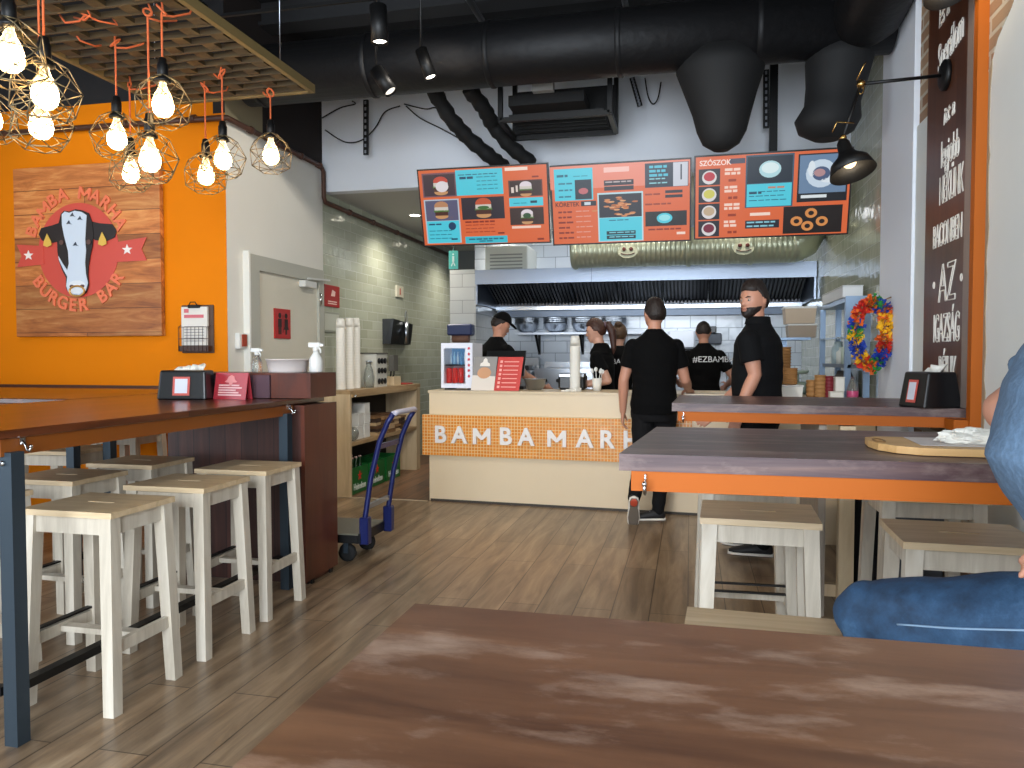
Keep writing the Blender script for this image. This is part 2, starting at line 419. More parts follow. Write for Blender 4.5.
# ---------------------------------------------------------------- the room
XL, XR, YF, YB = -6.3, 1.27, -2.6, 5.22
TB = .1
m = MB(); m.box((XL, YF, -.1), (XR, 6.52, 0)); fl = struct(m, 'floor', M['floor'])
m = MB(); m.box((-3.45, 6.52, -.1), (XR, 11, 0)); struct(m, 'floor_kitchen', M['floor_kitchen'])
m = MB(); m.box((-3.45, 6.51, .0), (-2.3, 6.53, .004)); struct(m, 'trim_1', P_('#b9a98f'))
m = MB(); m.box((XL, YF, 4.2), (XR, 6.8, 4.3)); struct(m, 'ceiling', M['ceiling'])
m = MB(); m.box((-3.45, 6.92, 2.88), (XR, 11, 2.98)); struct(m, 'ceiling_kitchen', M['ceiling_white'])
m = MB(); m.box((-3.45, 6.8, 2.88), (XR+.02, 6.92, 4.2)); struct(m, 'wall_soffit', M['plaster_cool'])
m = MB(); m.box((XL-.1, YF, 0), (XL, -2.0, 4.2)); m.box((XL-.1, 2.2, 0), (XL, YB+.1, 4.2)); m.box((XL-.1, -2.0, 0), (XL, 2.2, .6)); m.box((XL-.1, -2.0, 3.2), (XL, 2.2, 4.2)); struct(m, 'wall_left', M['plaster_grey'])
m = MB()
for y in (-2.0, -.62, .76, 2.14): m.box((XL-.08, y, .6), (XL-.03, y+.06, 3.2))
m.box((XL-.08, -1.94, .6), (XL-.03, 2.14, .66)); m.box((XL-.08, -1.94, 3.14), (XL-.03, 2.14, 3.2)); struct(m, 'window_3', M['black'])
# orange wall, with a dark band above
m = MB(); m.box((XL, YB, 0), (-3.55, YB+.1, 3.3), 0); m.box((XL, YB, 3.3), (-3.55, YB+.1, 4.2), 1)
m.box((-3.55, YB, 0), (-3.45, YB+.004, 3.15), 0); m.box((-3.55, YB, 3.15), (-3.45, YB+.004, 4.2), 1)
struct(m, 'wall_back_left', [M['orange_wall'], P_('#1b1a1c', .9)])
# white wall with the lavatory door, tiled wall behind
m = MB(); m.box((-3.55, YB+.004, 0), (-3.45, 6.8, 3.12), 0); m.box((-3.55, YB+.004, 3.12), (-3.45, 5.75, 3.6), 1); m.box((-3.55, 5.75, 3.12), (-3.45, 6.8, 4.2), 2); m.box((-3.55, YB+.004, 3.6), (-3.45, 5.75, 4.2), 2)
struct(m, 'wall_left_white', [M['plaster_grey'], P_('#8f8468', .9), P_('#1c110d', .9)])
m = MB(); m.box((-3.55, 6.8, 0), (-3.45, 11, 2.98)); struct(m, 'wall_left_tiled', M['tile_green'])
m = MB(); m.box((-3.55, 11, 0), (XR, 11.1, 3)); struct(m, 'wall_end', P_('#5c5f5c'))
m = MB(); m.box((-2.7, 9.5, 0), (XR, 9.6, 2.88)); struct(m, 'wall_back_kitchen', M['tile_white'])
m = MB(); m.box((-2.7, 8.45, 0), (-2.39, 9.5, 2.3)); struct(m, 'wall_pier', M['tile_grey'])
# right side: plaster, old brick, white pier, tiles
m = MB(); m.box((XR, YF, 0), (XR+.1, 3.88, 4.2)); struct(m, 'wall_right', M['plaster'])
m = MB(); m.box((XR+.001, 3.88, 0), (XR+.1, 4.87, 4.2)); struct(m, 'wall_right_niche', M['brick'])
m = MB(); m.box((XR-.03, 4.85, 0), (XR+.1, 5.6, 3.75)); struct(m, 'wall_right_pier', M['plaster_cool'])
m = MB(); m.box((XR, 5.6, 0), (XR+.1, 9.6, 3.6)); struct(m, 'wall_right_tiled', M['tile_green'])
m = MB(); m.box((XR, 5.6, 3.6), (XR+.1, 9.6, 4.2)); m.box((XR, 4.85, 3.75), (XR+.1, 5.6, 4.2)); struct(m, 'trim_2', M['ceiling'])
# patches of plaster peeled off the bricks
def patch(name, pts, X, mt, th=.012):
    m = MB(); m.prism(pts, (X, 0, 0), (0, 1, 0), (0, 0, 1), -th); return struct(m, name, mt)
r2 = random.Random(3)
def ragged(y0, y1, z0, z1, side, n=26, amp=.03):
    """vertical strip whose one side is ragged"""
    pts = []
    for i in range(n+1):
        z = z0+(z1-z0)*i/n; pts.append(((y0 if side < 0 else y1)+side*abs(r2.gauss(0, amp))*.9, z))
    other = y1 if side < 0 else y0
    return pts + [(other, z1), (other, z0)]
patch('trim_plaster_edge', ragged(4.66, 4.86, 1.02, 2.62, -1, 30, .03), XR+.001, M['plaster'], .014)
patch('trim_brick_patch', [(3.79, 4.2), (3.35, 4.2), (3.36, 3.4), (3.4, 3.15), (3.37, 2.95), (3.43, 2.86), (3.5, 2.78), (3.56, 2.73), (3.62, 2.70), (3.70, 2.66), (3.79, 2.55)], XR, M['brick'], .004)
patch('trim_brick_edge', ragged(3.772, 3.79, 0, 2.6, -1, 50, .01), XR, P_('#a08e74', .9), .003)
# shop front behind the camera: piers, sill and large panes
m = MB(); m.box((XL, YF-.15, 0), (XR, YF, .25)); m.box((XL, YF-.15, 3.3), (XR, YF, 4.2))
m.box((XL, YF-.15, .25), (-2.6, YF, 3.3))
for x in (-2.6, -.7, XR-.12): m.box((x, YF-.15, .25), (x+.12, YF, 3.3))
struct(m, 'wall_front', M['plaster_grey'])
for i, x in enumerate((-2.48, -.58)):
    x1 = (-.7, XR-.12)[i]
    m = MB(); m.box((x, YF-.09, .25), (x+.05, YF-.04, 3.3)); m.box((x1-.05, YF-.09, .25), (x1, YF-.04, 3.3)); m.box((x+.05, YF-.09, .25), (x1-.05, YF-.04, .32)); m.box((x+.05, YF-.09, 3.23), (x1-.05, YF-.04, 3.3))
    struct(m, f'window_{i+1}', M['black'])
# lavatory door
m = MB(); m.box((-3.455, 5.46, 0), (-3.40, 5.60, 2.12)); m.box((-3.455, 6.62, 0), (-3.40, 6.72, 2.12)); m.box((-3.455, 5.60, 2.0), (-3.40, 6.62, 2.12))
dr = struct(m, 'door_1', M['door_frame'])
m = MB(); m.box((-3.45, 5.6, 0.01), (-3.425, 6.62, 2.0)); m.build('door_leaf', M['door'], dr)
m = MB(); m.box((-3.455, 5.44, 0), (-3.395, 5.46, 2.14)); m.build('door_trim', P_('#dcdcd6'), dr)
m = MB(); m.box((-3.425, 6.28, 1.93), (-3.36, 6.5, 1.99), bev=.005); m.bar((-3.37, 6.35, 2.01), (-3.36, 6.75, 2.03), .02, .015); m.build('door_closer', P_('#c9cac6', .35), dr)
m = MB(); m.cone((-3.39, 6.63, 1.78), (-3.39, 6.63, 1.9), .012); m.cone((-3.39, 6.63, .3), (-3.39, 6.63, .42), .012); m.build('hinge', M['chrome'], dr)
m = MB(); m.box((-3.425, 5.7, 1.0), (-3.415, 5.74, 1.15)); m.bar((-3.40, 5.72, 1.08), (-3.40, 5.84, 1.08), .018, .018); m.build('door_handle', M['chrome'], dr)
def wall_sign(name, px, label, cat, cb, X=-3.44, fr='#a51d17', th=.008, bm=None):
    """flat plate on the left wall spanning the pixel box px"""
    a = atX(px[0], px[1], X); b = atX(px[2], px[3], X)
    t = thing(name, label, cat, (X, a.y, b.z))
    m = MB(); m.box((X-.01, a.y, b.z), (X+th, b.y, a.z), bev=.002); m.build('plate', bm or P_(fr, .4), t); cb(t, a, b, X+th); return t
def wc(t, a, b, X):
    w = abs(b.y-a.y); cz = (a.z+b.z)/2; h = a.z-b.z
    m = MB()
    for k, s in enumerate((-1, 1)):
        y = (a.y+b.y)/2 + s*w*.2
        m.box((X, y-w*.11, cz-h*.12), (X+.002, y+w*.11, cz+h*.16)); m.cone((X, y, cz+h*.27), (X+.002, y, cz+h*.27), w*.09, n=14)
        if k == 0: m.box((X, y-w*.09, cz-h*.36), (X+.002, y-w*.015, cz-h*.12)); m.box((X, y+w*.015, cz-h*.36), (X+.002, y+w*.09, cz-h*.12))
        else:
            m.prism([(y-w*.16, cz-h*.2), (y+w*.16, cz-h*.2), (y, cz+h*.15)], (X, 0, 0), (0, 1, 0), (0, 0, 1), .003); m.box((X, y-w*.05, cz-h*.36), (X+.002, y+w*.05, cz-h*.2))
    m.box((X, (a.y+b.y)/2-.003, cz-h*.3), (X+.002, (a.y+b.y)/2+.003, cz+h*.3)); m.build('pictogram', P_('#1c0907'), t)
wall_sign('toilet_sign', (274, 308, 290, 339), 'red sign with man and woman pictograms on the grey lavatory door', 'sign', wc, -3.42)
def fire(t, a, b, X):
    w = abs(b.y-a.y); cy_ = (a.y+b.y)/2; h = a.z-b.z; cz = (a.z+b.z)/2
    m = MB(); m.box((X, cy_-w*.3, b.z+h*.12), (X+.002, cy_+w*.3, b.z+h*.17)); m.box((X, cy_-w*.3, b.z+h*.22), (X+.002, cy_+w*.3, b.z+h*.27))
    m.prism([(cy_-w*.1, cz), (cy_+w*.16, cz), (cy_+w*.2, cz+h*.22), (cy_, cz+h*.3), (cy_-w*.05, cz+h*.15)], (X, 0, 0), (0, 1, 0), (0, 0, 1), .002)
    m.build('pictogram', P_('#e9c6bb'), t)
wall_sign('extinguisher_sign', (324, 284, 339, 308), 'square red fire sign on the sage tiled wall beside the door', 'sign', fire)
wall_sign('notice_frame', (323, 311, 339, 333), 'small framed pale notice under the red fire sign', 'frame', lambda t, a, b, X: MB().box((X, a.y+.015, b.z+.02), (X+.002, b.y-.015, a.z-.02)).build('notice_sheet', P_('#b9bbae'), t), fr='#8f9284')
def smallmark(t, a, b, X):
    m = MB(); c = (a.y+b.y)/2; m.box((X, c-.015, b.z+.03), (X+.002, c+.015, a.z-.03)); m.build('symbol', P_('#b4472b'), t)
wall_sign('safety_sticker', (396, 285, 403, 298), 'small pale sticker with an orange symbol high on the tiled wall', 'sticker', smallmark, fr='#d8d2bd')
# red alarm button by the door frame
t = thing('alarm_button', 'small white wall box with a red front beside the door frame', 'alarm button', (-3.45, 5.37, 1.45))
a = atX(236, 333, -3.44); b = atX(243, 349, -3.44)
m = MB(); m.box((-3.452, a.y, b.z), (-3.41, b.y, a.z), bev=.006); m.build('housing', M['white'], t)
m = MB(); m.box((-3.41, a.y+.03, b.z+.02), (-3.40, b.y-.005, a.z-.01)); m.build('button', P_('#9a3b22'), t)
# brown pipe round the walls
def pipe(name, pts, r, mt, label=None, cat=None, n=8):
    m = MB(); P = []
    pts = [Vector(p) for p in pts]
    for i, p in enumerate(pts):
        if 0 < i < len(pts)-1:
            d0 = (pts[i-1]-p).normalized(); d1 = (pts[i+1]-p).normalized(); k = min(.06, (pts[i-1]-p).length*.4)
            for s in (0, .33, .66, 1): P.append((p+d0*k)*(1-s)**2 + p*2*s*(1-s) + (p+d1*k)*s*s)
        else: P.append(p)
    m.tube(P, r, n)
    if label: return single(m, name, mt, label, cat, loc=pts[0])
    return m.build(name, mt)
t = thing('wall_pipe', 'thin brown pipe clipped along the top of the orange and white walls', 'pipe', (-3.4, 5.18, 3.1))
m = MB(); m.tube([(-6.25, 5.18, 3.12), (-3.45, 5.18, 3.10), (-3.41, 5.19, 3.10), (-3.41, 5.25, 3.10), (-3.41, 6.70, 3.10), (-3.41, 6.745, 3.06), (-3.41, 6.75, 2.82), (-3.41, 6.78, 2.78), (-3.41, 10.9, 2.78)], .022, 10); m.build('tubing', P_('#4a2c1f', .5), t)
for y in (5.5, 5.9, 6.3, 6.65, 7.3, 7.9, 8.6): 
    z = 3.10 if y < 6.72 else 2.78
    m = MB(); m.cone((-3.41, y, z), (-3.41, y+.03, z), .03); m.cone((-3.45, y+.015, z), (-3.41, y+.015, z), .012); m.build('pipe_clip', P_('#4a2c1f', .5), t)
for x in (-5.9, -5.1, -4.3, -3.7):
    m = MB(); m.cone((x, 5.18, 3.11), (x+.03, 5.18, 3.11), .03); m.cone((x+.015, 5.18, 3.11), (x+.015, 5.22, 3.11), .012); m.build('pipe_clip', P_('#4a2c1f', .5), t)

# ---------------------------------------------------------------- bare services under the black ceiling
CB = P_('#1a1a1c', .7)
for k, y in enumerate((.4, 1.7, 3.0, 4.3, 5.8)):
    m = MB(); m.box((XL, y-.05, 4.02), (XR, y+.05, 4.2)); m.box((XL, y-.1, 4.0), (XR, y+.1, 4.03)); struct(m, f'beam_{k+1}', CB)
for k, (x, z) in enumerate(((-5.2, 3.9), (-3.6, 3.95), (-1.6, 3.92), (-.5, 3.98), (.6, 3.9))):
    m = MB(); m.cone((x, YF, z), (x, 6.7, z), .025, n=10)
    single(m, 'conduit_pipe', P_('#2c2c2f', .6), f'{["dark conduit pipe over the orange wall end", "dark conduit pipe above the hanging wooden grid", "dark conduit pipe above the spotlights", "dark conduit pipe crossing over the middle menu screen", "dark conduit pipe over the wall lamps"][k]}', 'pipe', group='conduits under the ceiling')
# the big round duct
t = thing('ventilation_duct', 'large round black air duct running under the ceiling above the menu screens', 'duct', (-2, 5.3, 3.43))
m = MB(); m.lathe([(.215, -3.3), (.215, 1.22)], (0, 5.3, 3.43), 32, axis='X')
m.build('duct_tube', M['duct'], t)
for x in (-3.2, -2.3, -1.4, -.5, .4, 1.0):
    m = MB(); m.lathe([(.217, x), (.225, x+.01), (.225, x+.03), (.217, x+.04)], (0, 5.3, 3.43), 32, axis='X', cap=False); m.build('duct_seam', M['duct'], t)
# wide drop that narrows like a bag
c = atY(720, 105, 5.35); S = 5.35/765*1.02
def drop(px_rows, Y, depth):
    rings = []
    for (x0, x1, y) in px_rows:
        p = atY((x0+x1)/2, y, Y); rings.append((p, abs(x1-x0)/2*S, depth*abs(x1-x0)/2*S, (1, 0, 0), (0, 1, 0)))
    return rings
m = MB(); m.loft(drop([(678, 762, 55), (680, 760, 72), (688, 753, 95), (695, 748, 115), (699, 744, 132), (704, 738, 144), (714, 728, 151)], 5.35, .8), n=28); m.build('duct_drop', M['insul'], t)
m = MB(); m.loft(drop([(812, 872, 45), (810, 868, 62), (810, 862, 85), (808, 856, 105), (799, 856, 120), (802, 850, 132), (815, 838, 140)], 5.35, .9), n=28); m.build('duct_drop', M['insul'], t)
m = MB(); m.tube([(1.0, 5.3, 3.43), (1.05, 5.1, 3.42), (1.07, 4.6, 3.5), (1.05, 4.2, 3.6), (1.04, 3.6, 3.75)], [.2, .21, .21, .21, .21], 28); m.build('duct_elbow', M['duct'], t)
# pair of insulated refrigerant pipes
for k, P in enumerate(([(432, 88), (450, 118), (468, 138), (492, 158), (505, 168)], [(468, 88), (484, 108), (492, 124), (510, 146), (532, 164)])):
    pts = []
    for i, (x, y) in enumerate(P): pts.append(atY(x, y, 5.85+i*.16))
    m = MB(); out = []
    for i in range(len(pts)-1):
        for s in range(6): out.append(pts[i].lerp(pts[i+1], s/6))
    out.append(pts[-1]); m.tube(out, [.062+.006*((i*7) % 3-1) for i in range(len(out))], 14)
    single(m, 'insulated_pipe', M['insul'], ['black lagged pipe slanting behind the left menu screen, left of the pair', 'black lagged pipe slanting behind the left menu screen, right of the pair'][k], 'pipe', 'lagged pipes above the left screen')
# open black cassette unit under the duct
t = thing('air_cassette', 'open black ventilation box hanging above the middle menu screen', 'ventilation unit', (-.85, 6, 3.3))
a = atY(508, 130, 6.0); b = atY(613, 127, 6.0); zt = a.z+.36
m = MB()
for (p, q) in (((a.x, 5.75, a.z), (b.x, 5.75, a.z)), ((a.x, 6.25, a.z), (b.x, 6.25, a.z)), ((a.x, 5.75, zt), (b.x, 5.75, zt))): m.bar(p, q, .035, .035)
for x in (a.x, b.x):
    m.bar((x, 5.75, a.z), (x, 6.25, a.z), .035, .035)
    for y in (5.75, 6.25): m.bar((x, y, a.z), (x, y, zt+.3), .035, .035)
m.build('frame', M['black'], t)
m = MB(); m.box((a.x, 6.2, a.z+.02), (b.x, 6.24, zt)); m.box((a.x+.05, 5.8, a.z+.12), (b.x-.2, 6.15, a.z+.2)); m.build('box_panel', M['insul'], t)
m = MB()
for i in range(5): m.bar((a.x+.06, 5.78+i*.09, a.z+.03), (b.x-.05, 5.78+i*.09, a.z+.03), .012, .03)
m.build('louvre', M['black'], t)
m = MB(); p = atY(543, 86, 5.72); m.box((p.x-.08, 5.70, p.z-.04), (p.x+.08, 5.76, p.z+.04)); m.build('junction_box', P_('#9b9b97'), t)
# perforated hanging struts
for (x0, y0, x1, y1, lab) in ((366, 100, 366, 155, 'black perforated strut left of the lagged pipes'), (766, 70, 766, 128, 'thin black perforated strut right of the bag shaped duct'), (632, 78, 640, 106, 'short slanting black strut above the middle screen'), (517, 95, 517, 138, 'black strut at the left end of the ventilation box')):
    a = atY(x0, y0, 6.6); b = atY(x1, y1, 6.6); m = MB(); m.bar(a, b, .045, .025, up=(0, 1, 0))
    for i in range(9):
        p = a.lerp(b, (i+.5)/9); m.box((p.x-.008, p.y-.016, p.z-.014), (p.x+.008, p.y-.012, p.z+.014), 1)
    single(m, 'hanging_strut', [M['black'], P_('#8d9099')], lab, 'strut', 'perforated struts by the soffit')
a = atY(774, 60, 6.5); b = atY(773, 152, 6.5); m = MB(); m.bar(a, b, .06, .06, up=(0, 1, 0)); single(m, 'screen_post', M['black'], 'thick black post reaching down behind the right menu screen', 'post')
# loose cables on the soffit
def cable(pts, lab, Y=6.72, r=.006):
    P = [atY(x, y, Y) for x, y in pts]; out = []
    for i in range(len(P)-1):
        p0 = P[max(i-1, 0)]; p1 = P[i]; p2 = P[i+1]; p3 = P[min(i+2, len(P)-1)]
        for s in range(6):
            u = s/6; out.append(.5*((2*p1)+(-p0+p2)*u+(2*p0-5*p1+4*p2-p3)*u*u+(-p0+3*p1-3*p2+p3)*u**3))
    out.append(P[-1]); m = MB(); m.tube(out, r, 6); single(m, 'loose_cable', M['black'], lab, 'cable', 'loose cables hanging on the soffit')
cable([(322, 118), (340, 108), (355, 104), (352, 101)], 'black cable sagging at the far left end of the soffit')
cable([(325, 130), (345, 142), (362, 140), (375, 128), (385, 112), (400, 106)], 'black cable looping past the perforated strut')
cable([(406, 106), (420, 118), (440, 128), (462, 140)], 'black cable trailing towards the left menu screen')
cable([(404, 104), (425, 109), (436, 108), (444, 120)], 'short black cable beside the lagged pipes')
cable([(645, 78), (648, 96), (653, 104), (658, 98), (661, 82)], 'black cable hanging in a loop above the middle screen')

# ---------------------------------------------------------------- hanging wooden grid
PZ = 2.92
px0, px1, py0, py1 = -3.32, -2.27, 1.2, 4.33
m = MB()
n = 34
for i in range(n):
    y = py0+.03+(py1-py0-.06)*i/(n-1); m.box((px0, y-.006, PZ+.0), (px1, y+.006, PZ+.03))
for j in range(9):
    x = px0+.07+(px1-px0-.14)*j/8
    for i in range(n-1):
        if (i+j) % 2: continue
        y = py0+.03+(py1-py0-.06)*i/(n-1); m.box((x-.035, y+.006, PZ+.004), (x+.035, y+(py1-py0-.06)/(n-1)-.006, PZ+.026))
t = thing('wooden_grid', 'hanging panel of woven wooden slats from which the cage lamps dangle', 'ceiling panel', ((px0+px1)/2, (py0+py1)/2, PZ))
m.build('slats', M['pergola'], t)
m = MB(); m.box((px0-.02, py0-.02, PZ-.005), (px0+.01, py1+.02, PZ+.045)); m.box((px1-.01, py0-.02, PZ-.005), (px1+.02, py1+.02, PZ+.045)); m.box((px0, py1-.01, PZ-.005), (px1, py1+.02, PZ+.045)); m.box((px0, py0-.02, PZ-.005), (px1, py0+.01, PZ+.045)); m.build('rim', P_('#7a6840', .6), t)
for x in (px0+.1, px1-.1):
    for y in (1.6, 3.0, 4.15):
        m = MB(); m.cone((x, y, PZ+.02), (x, y, 4.2), .003, n=6); m.build('suspension_wire', M['steel'], t)

# ---------------------------------------------------------------- cage lamps
def ico(r, flat=0):
    """cage vertices: geodesic upper dome over an open lower ring of triangles"""
    rows = [(.30, .95, 5, 0), (.80, .62, 5, .5), (1.0, .05, 5, 0), (.93, -.55, 5, .5), (.55, -.86, 5, 0)]
    V = [[Vector((a*r*math.cos(2*PI*(k+o)/c), a*r*math.sin(2*PI*(k+o)/c), z*r)) for k in range(c)] for a, z, c, o in rows]
    Eg = []
    for i, row in enumerate(V):
        c = len(row)
        for k in range(c):
            if i in (0, 2, 3, 4): Eg.append((row[k], row[(k+1) % c])) if i != 2 or True else None
        if i+1 < len(V):
            nx = V[i+1]; o0, o1 = rows[i][3], rows[i+1][3]
            for k in range(c):
                if o1 > o0: Eg.append((row[k], nx[k])); Eg.append((row[k], nx[(k-1) % c]))
                else: Eg.append((row[k], nx[k])); Eg.append((row[k], nx[(k+1) % c]))
    return Eg
def bulb_mats():
    g = plain('bulb_glass', '#fff3da', .05, trans=1, spec=.3, emit='#ffe3a8', es=.45)
    fl = emis('filament', '#ffe2a0', 14)
    return g, fl
BG, FIL = bulb_mats()
def make_lamp(r=.125):
    t = thing('cage_lamp', 'x', 'pendant lamp', (0, 0, 0))
    m = MB()
    for a, b in ico(r): m.cone(a, b, .0023, n=5)
    m.build('wire_cage', M['wire'], t)
    m = MB(); m.lathe([(.012, .225), (.018, .22), (.02, .20), (.024, .195), (.024, .15), (.02, .14), (.036, .125), (.036, .115), (.02, .11)], (0, 0, -.02), 16); m.build('lamp_socket', M['black'], t)
    m = MB(); m.lathe([(.014, .085), (.016, .07), (.022, .05), (.036, .025), (.045, -.005), (.0475, -.03), (.042, -.055), (.026, -.073), (.0, -.079)], (0, 0, .012), 20); bl = m.build('bulb', BG, t)
    m = MB()
    pts = []
    for i in range(60):
        a = i/60*2*PI*2; pts.append((.016*math.cos(a*1.0)*(1+.3*math.sin(i)), .016*math.sin(a), .05-.09*abs(((i/30) % 2)-1)))
    m.tube(pts, .0035, 5); m.build('filament', FIL, bl)
    return t
lamp0 = make_lamp()
lamps = [  # px, py of the bulb, cage diameter in px, where the cord leaves the grid (px,py), label
 (10, 54, 64, (11, -20), 'large cage lamp at the far upper left, biggest bulb in view'),
 (45, 92, 56, (42, -15), 'cage lamp with a tall narrow glow hanging just right of the biggest one'),
 (41, 124, 48, (40, 5), 'lower cage lamp directly under the tall narrow glow at the left'),
 (117, 137, 42, (116, 62), 'left member of the middle cage lamp cluster, on a cord with a bent end'),
 (163, 103, 52, (162, 3), 'highest cage lamp of the middle cluster, nearest the grid'),
 (150, 158, 47, (148, 38), 'lowest large cage lamp of the middle cluster over the logo board'),
 (131, 172, 37, (130, 88), 'small dim cage lamp tucked behind the middle cluster'),
 (206, 174, 38, (205, 85), 'lower lamp of the pair hanging at the edge of the orange wall'),
 (223, 158, 40, (221, 60), 'upper lamp of the pair hanging at the edge of the orange wall'),
 (271, 154, 38, (270, 90), 'lone cage lamp hanging furthest right in front of the white wall'),
 (-9, 118, 40, (-8, 30), 'cage lamp cut off by the left edge of the photograph'),
]
LAMPPOS = []
for i, (x, y, d, top, lab) in enumerate(lamps):
    D = 765*.25/d; rr = ray(x, y).normalized(); p = Vector((0, 0, 1.3)) + rr*D
    # keep the lamp under the grid
    X = min(max(p.x, px0+.08), px1-.1); p = Vector((0, 0, 1.3)) + ray(x, y)*(X/ray(x, y).x)
    if p.y > py1-.08: p = atY(x, y, py1-.1)
    o = lamp0 if i == 0 else dup(lamp0, p, rnd.random()*6, lab, 'cage lamps under the wooden grid')
    if i == 0: o.location = p; o['label'] = lab; o['group'] = 'cage lamps under the wooden grid'
    LAMPPOS.append(p)
for i, (x, y, d, top, lab) in enumerate(lamps):
    p = LAMPPOS[i]; s = 1.0; ztop = PZ+.01; D = p.y
    zt = min(PZ, atY(top[0], top[1], p.y).z); zt = PZ
    m = MB(); rl = random.Random(i); a0 = rl.random()*6
    pts = [(0, 0, .2), (0, 0, (zt-p.z)*.6), (0, 0, zt-p.z-.05)]
    # knot loop below the slats and a loose tail lying on the grid
    for k in range(9):
        a = a0+k/8*2*PI; pts.append((.022*math.cos(a), .022*math.sin(a)*.4, zt-p.z-.03+.022*math.sin(k/8*2*PI)))
    pts.append((.0, 0, zt-p.z+.02))
    m.tube(pts, .005, 6)
    ta = rl.random()*6; L_ = .1+.08*rl.random()
    m.tube([(0, 0, zt-p.z-.055), (L_*.4*math.cos(ta), L_*.4*math.sin(ta), zt-p.z-.045), (L_*math.cos(ta), L_*math.sin(ta), zt-p.z-.005+.0), (L_*1.1*math.cos(ta), L_*1.1*math.sin(ta), zt-p.z+.03)], .005, 6)
    root = [o for o in COL.objects if o.name.startswith('cage_lamp')][i]
    c = m.build('lamp_cord', M['cord'], root, world=False)
# spare cord ends poking through the grid
for i, (x, y) in enumerate(((60, 20), (75, 38), (85, 12), (112, 22))):
    p = atZ(x, y, PZ-.004); m = MB(); a = i*1.3
    m.tube([(p.x, p.y, PZ+.02), (p.x+.03, p.y, PZ-.02), (p.x+.03+.08*math.cos(a), p.y+.08*math.sin(a), PZ-.02), (p.x+.16*math.cos(a), p.y+.16*math.sin(a), PZ+.02)], .005, 6)
    single(m, 'spare_cord', M['cord'], ['orange cord end looped through the grid above the biggest lamp', 'orange cord end looped through the grid right of the tall narrow glow', 'orange cord end on the grid near the top edge of the photo', 'orange cord end on the grid left of the highest middle lamp'][i], 'cord', 'spare cord ends on the grid')

# ---------------------------------------------------------------- track spotlights
def spot(px0_, px1_, Y, label, w, lit=True, power=18, z=None):
    a = atY(*px0_, Y); b = atY(*px1_, Y)
    b.y -= .0
    t = thing('track_spotlight', label, 'spotlight', a, 0, 'black cylinder spotlights on the ceiling track')
    d = (b-a).normalized(); r = w*Y/765/2
    m = MB(); x, y_, _ = frame(d); L_ = (b-a).length
    ax = (x, y_, d); m.lathe([(r, 0), (r, L_), (r*.9, L_), (r*.85, L_-.02), (0, L_-.02)], a, 20, axis=ax); m.build('housing', M['black'], t)
    m = MB(); m.lathe([(0, L_-.019), (r*.82, L_-.018), (r*.82, L_-.012), (0, L_-.012)], a, 20, axis=ax); m.build('lens', E_('#fff6e6', 6 if lit else 1.2), t)
    m = MB(); m.cone(a+Vector((0, 0, .0)), (a.x, a.y, 3.95), .008, n=8); m.build('stem', M['black'], t)
    if lit:
        li = bpy.data.lights.new('spot', 'SPOT'); li.energy = power; li.spot_size = R(80); li.spot_blend = .6; li.shadow_soft_size = .03; li.color = (1, .87, .7)
        lo = bpy.data.objects.new('spot_light', li); COL.objects.link(lo); lo.location = b+d*.02; lo.rotation_euler = d.to_track_quat('-Z', 'Y').to_euler()
    return t
spot((378, 6), (380, 43), 3.6, 'upright black spotlight with a bright lens, left of the tilted ones', 18, power=25)
spot((376, 70), (391, 92), 4.6, 'dark tilted spotlight under the upright one, its lens turned away', 15, lit=False)
spot((421, 50), (431, 78), 4.4, 'tilted black spotlight with a lit rim at the right of the three', 13, power=25)
m = MB(); a = atY(250, 58, 4.5); m.bar((-3.0, 4.5, 3.42+.1), (-1.5, 4.5, 3.42+.1), .02, .02); m.bar((-1.9, 2.2, 3.62), (-1.6, 4.6, 3.62), .03, .03)
single(m, 'lamp_track', M['black'], 'black track rails under the ceiling carrying the spotlights', 'track')
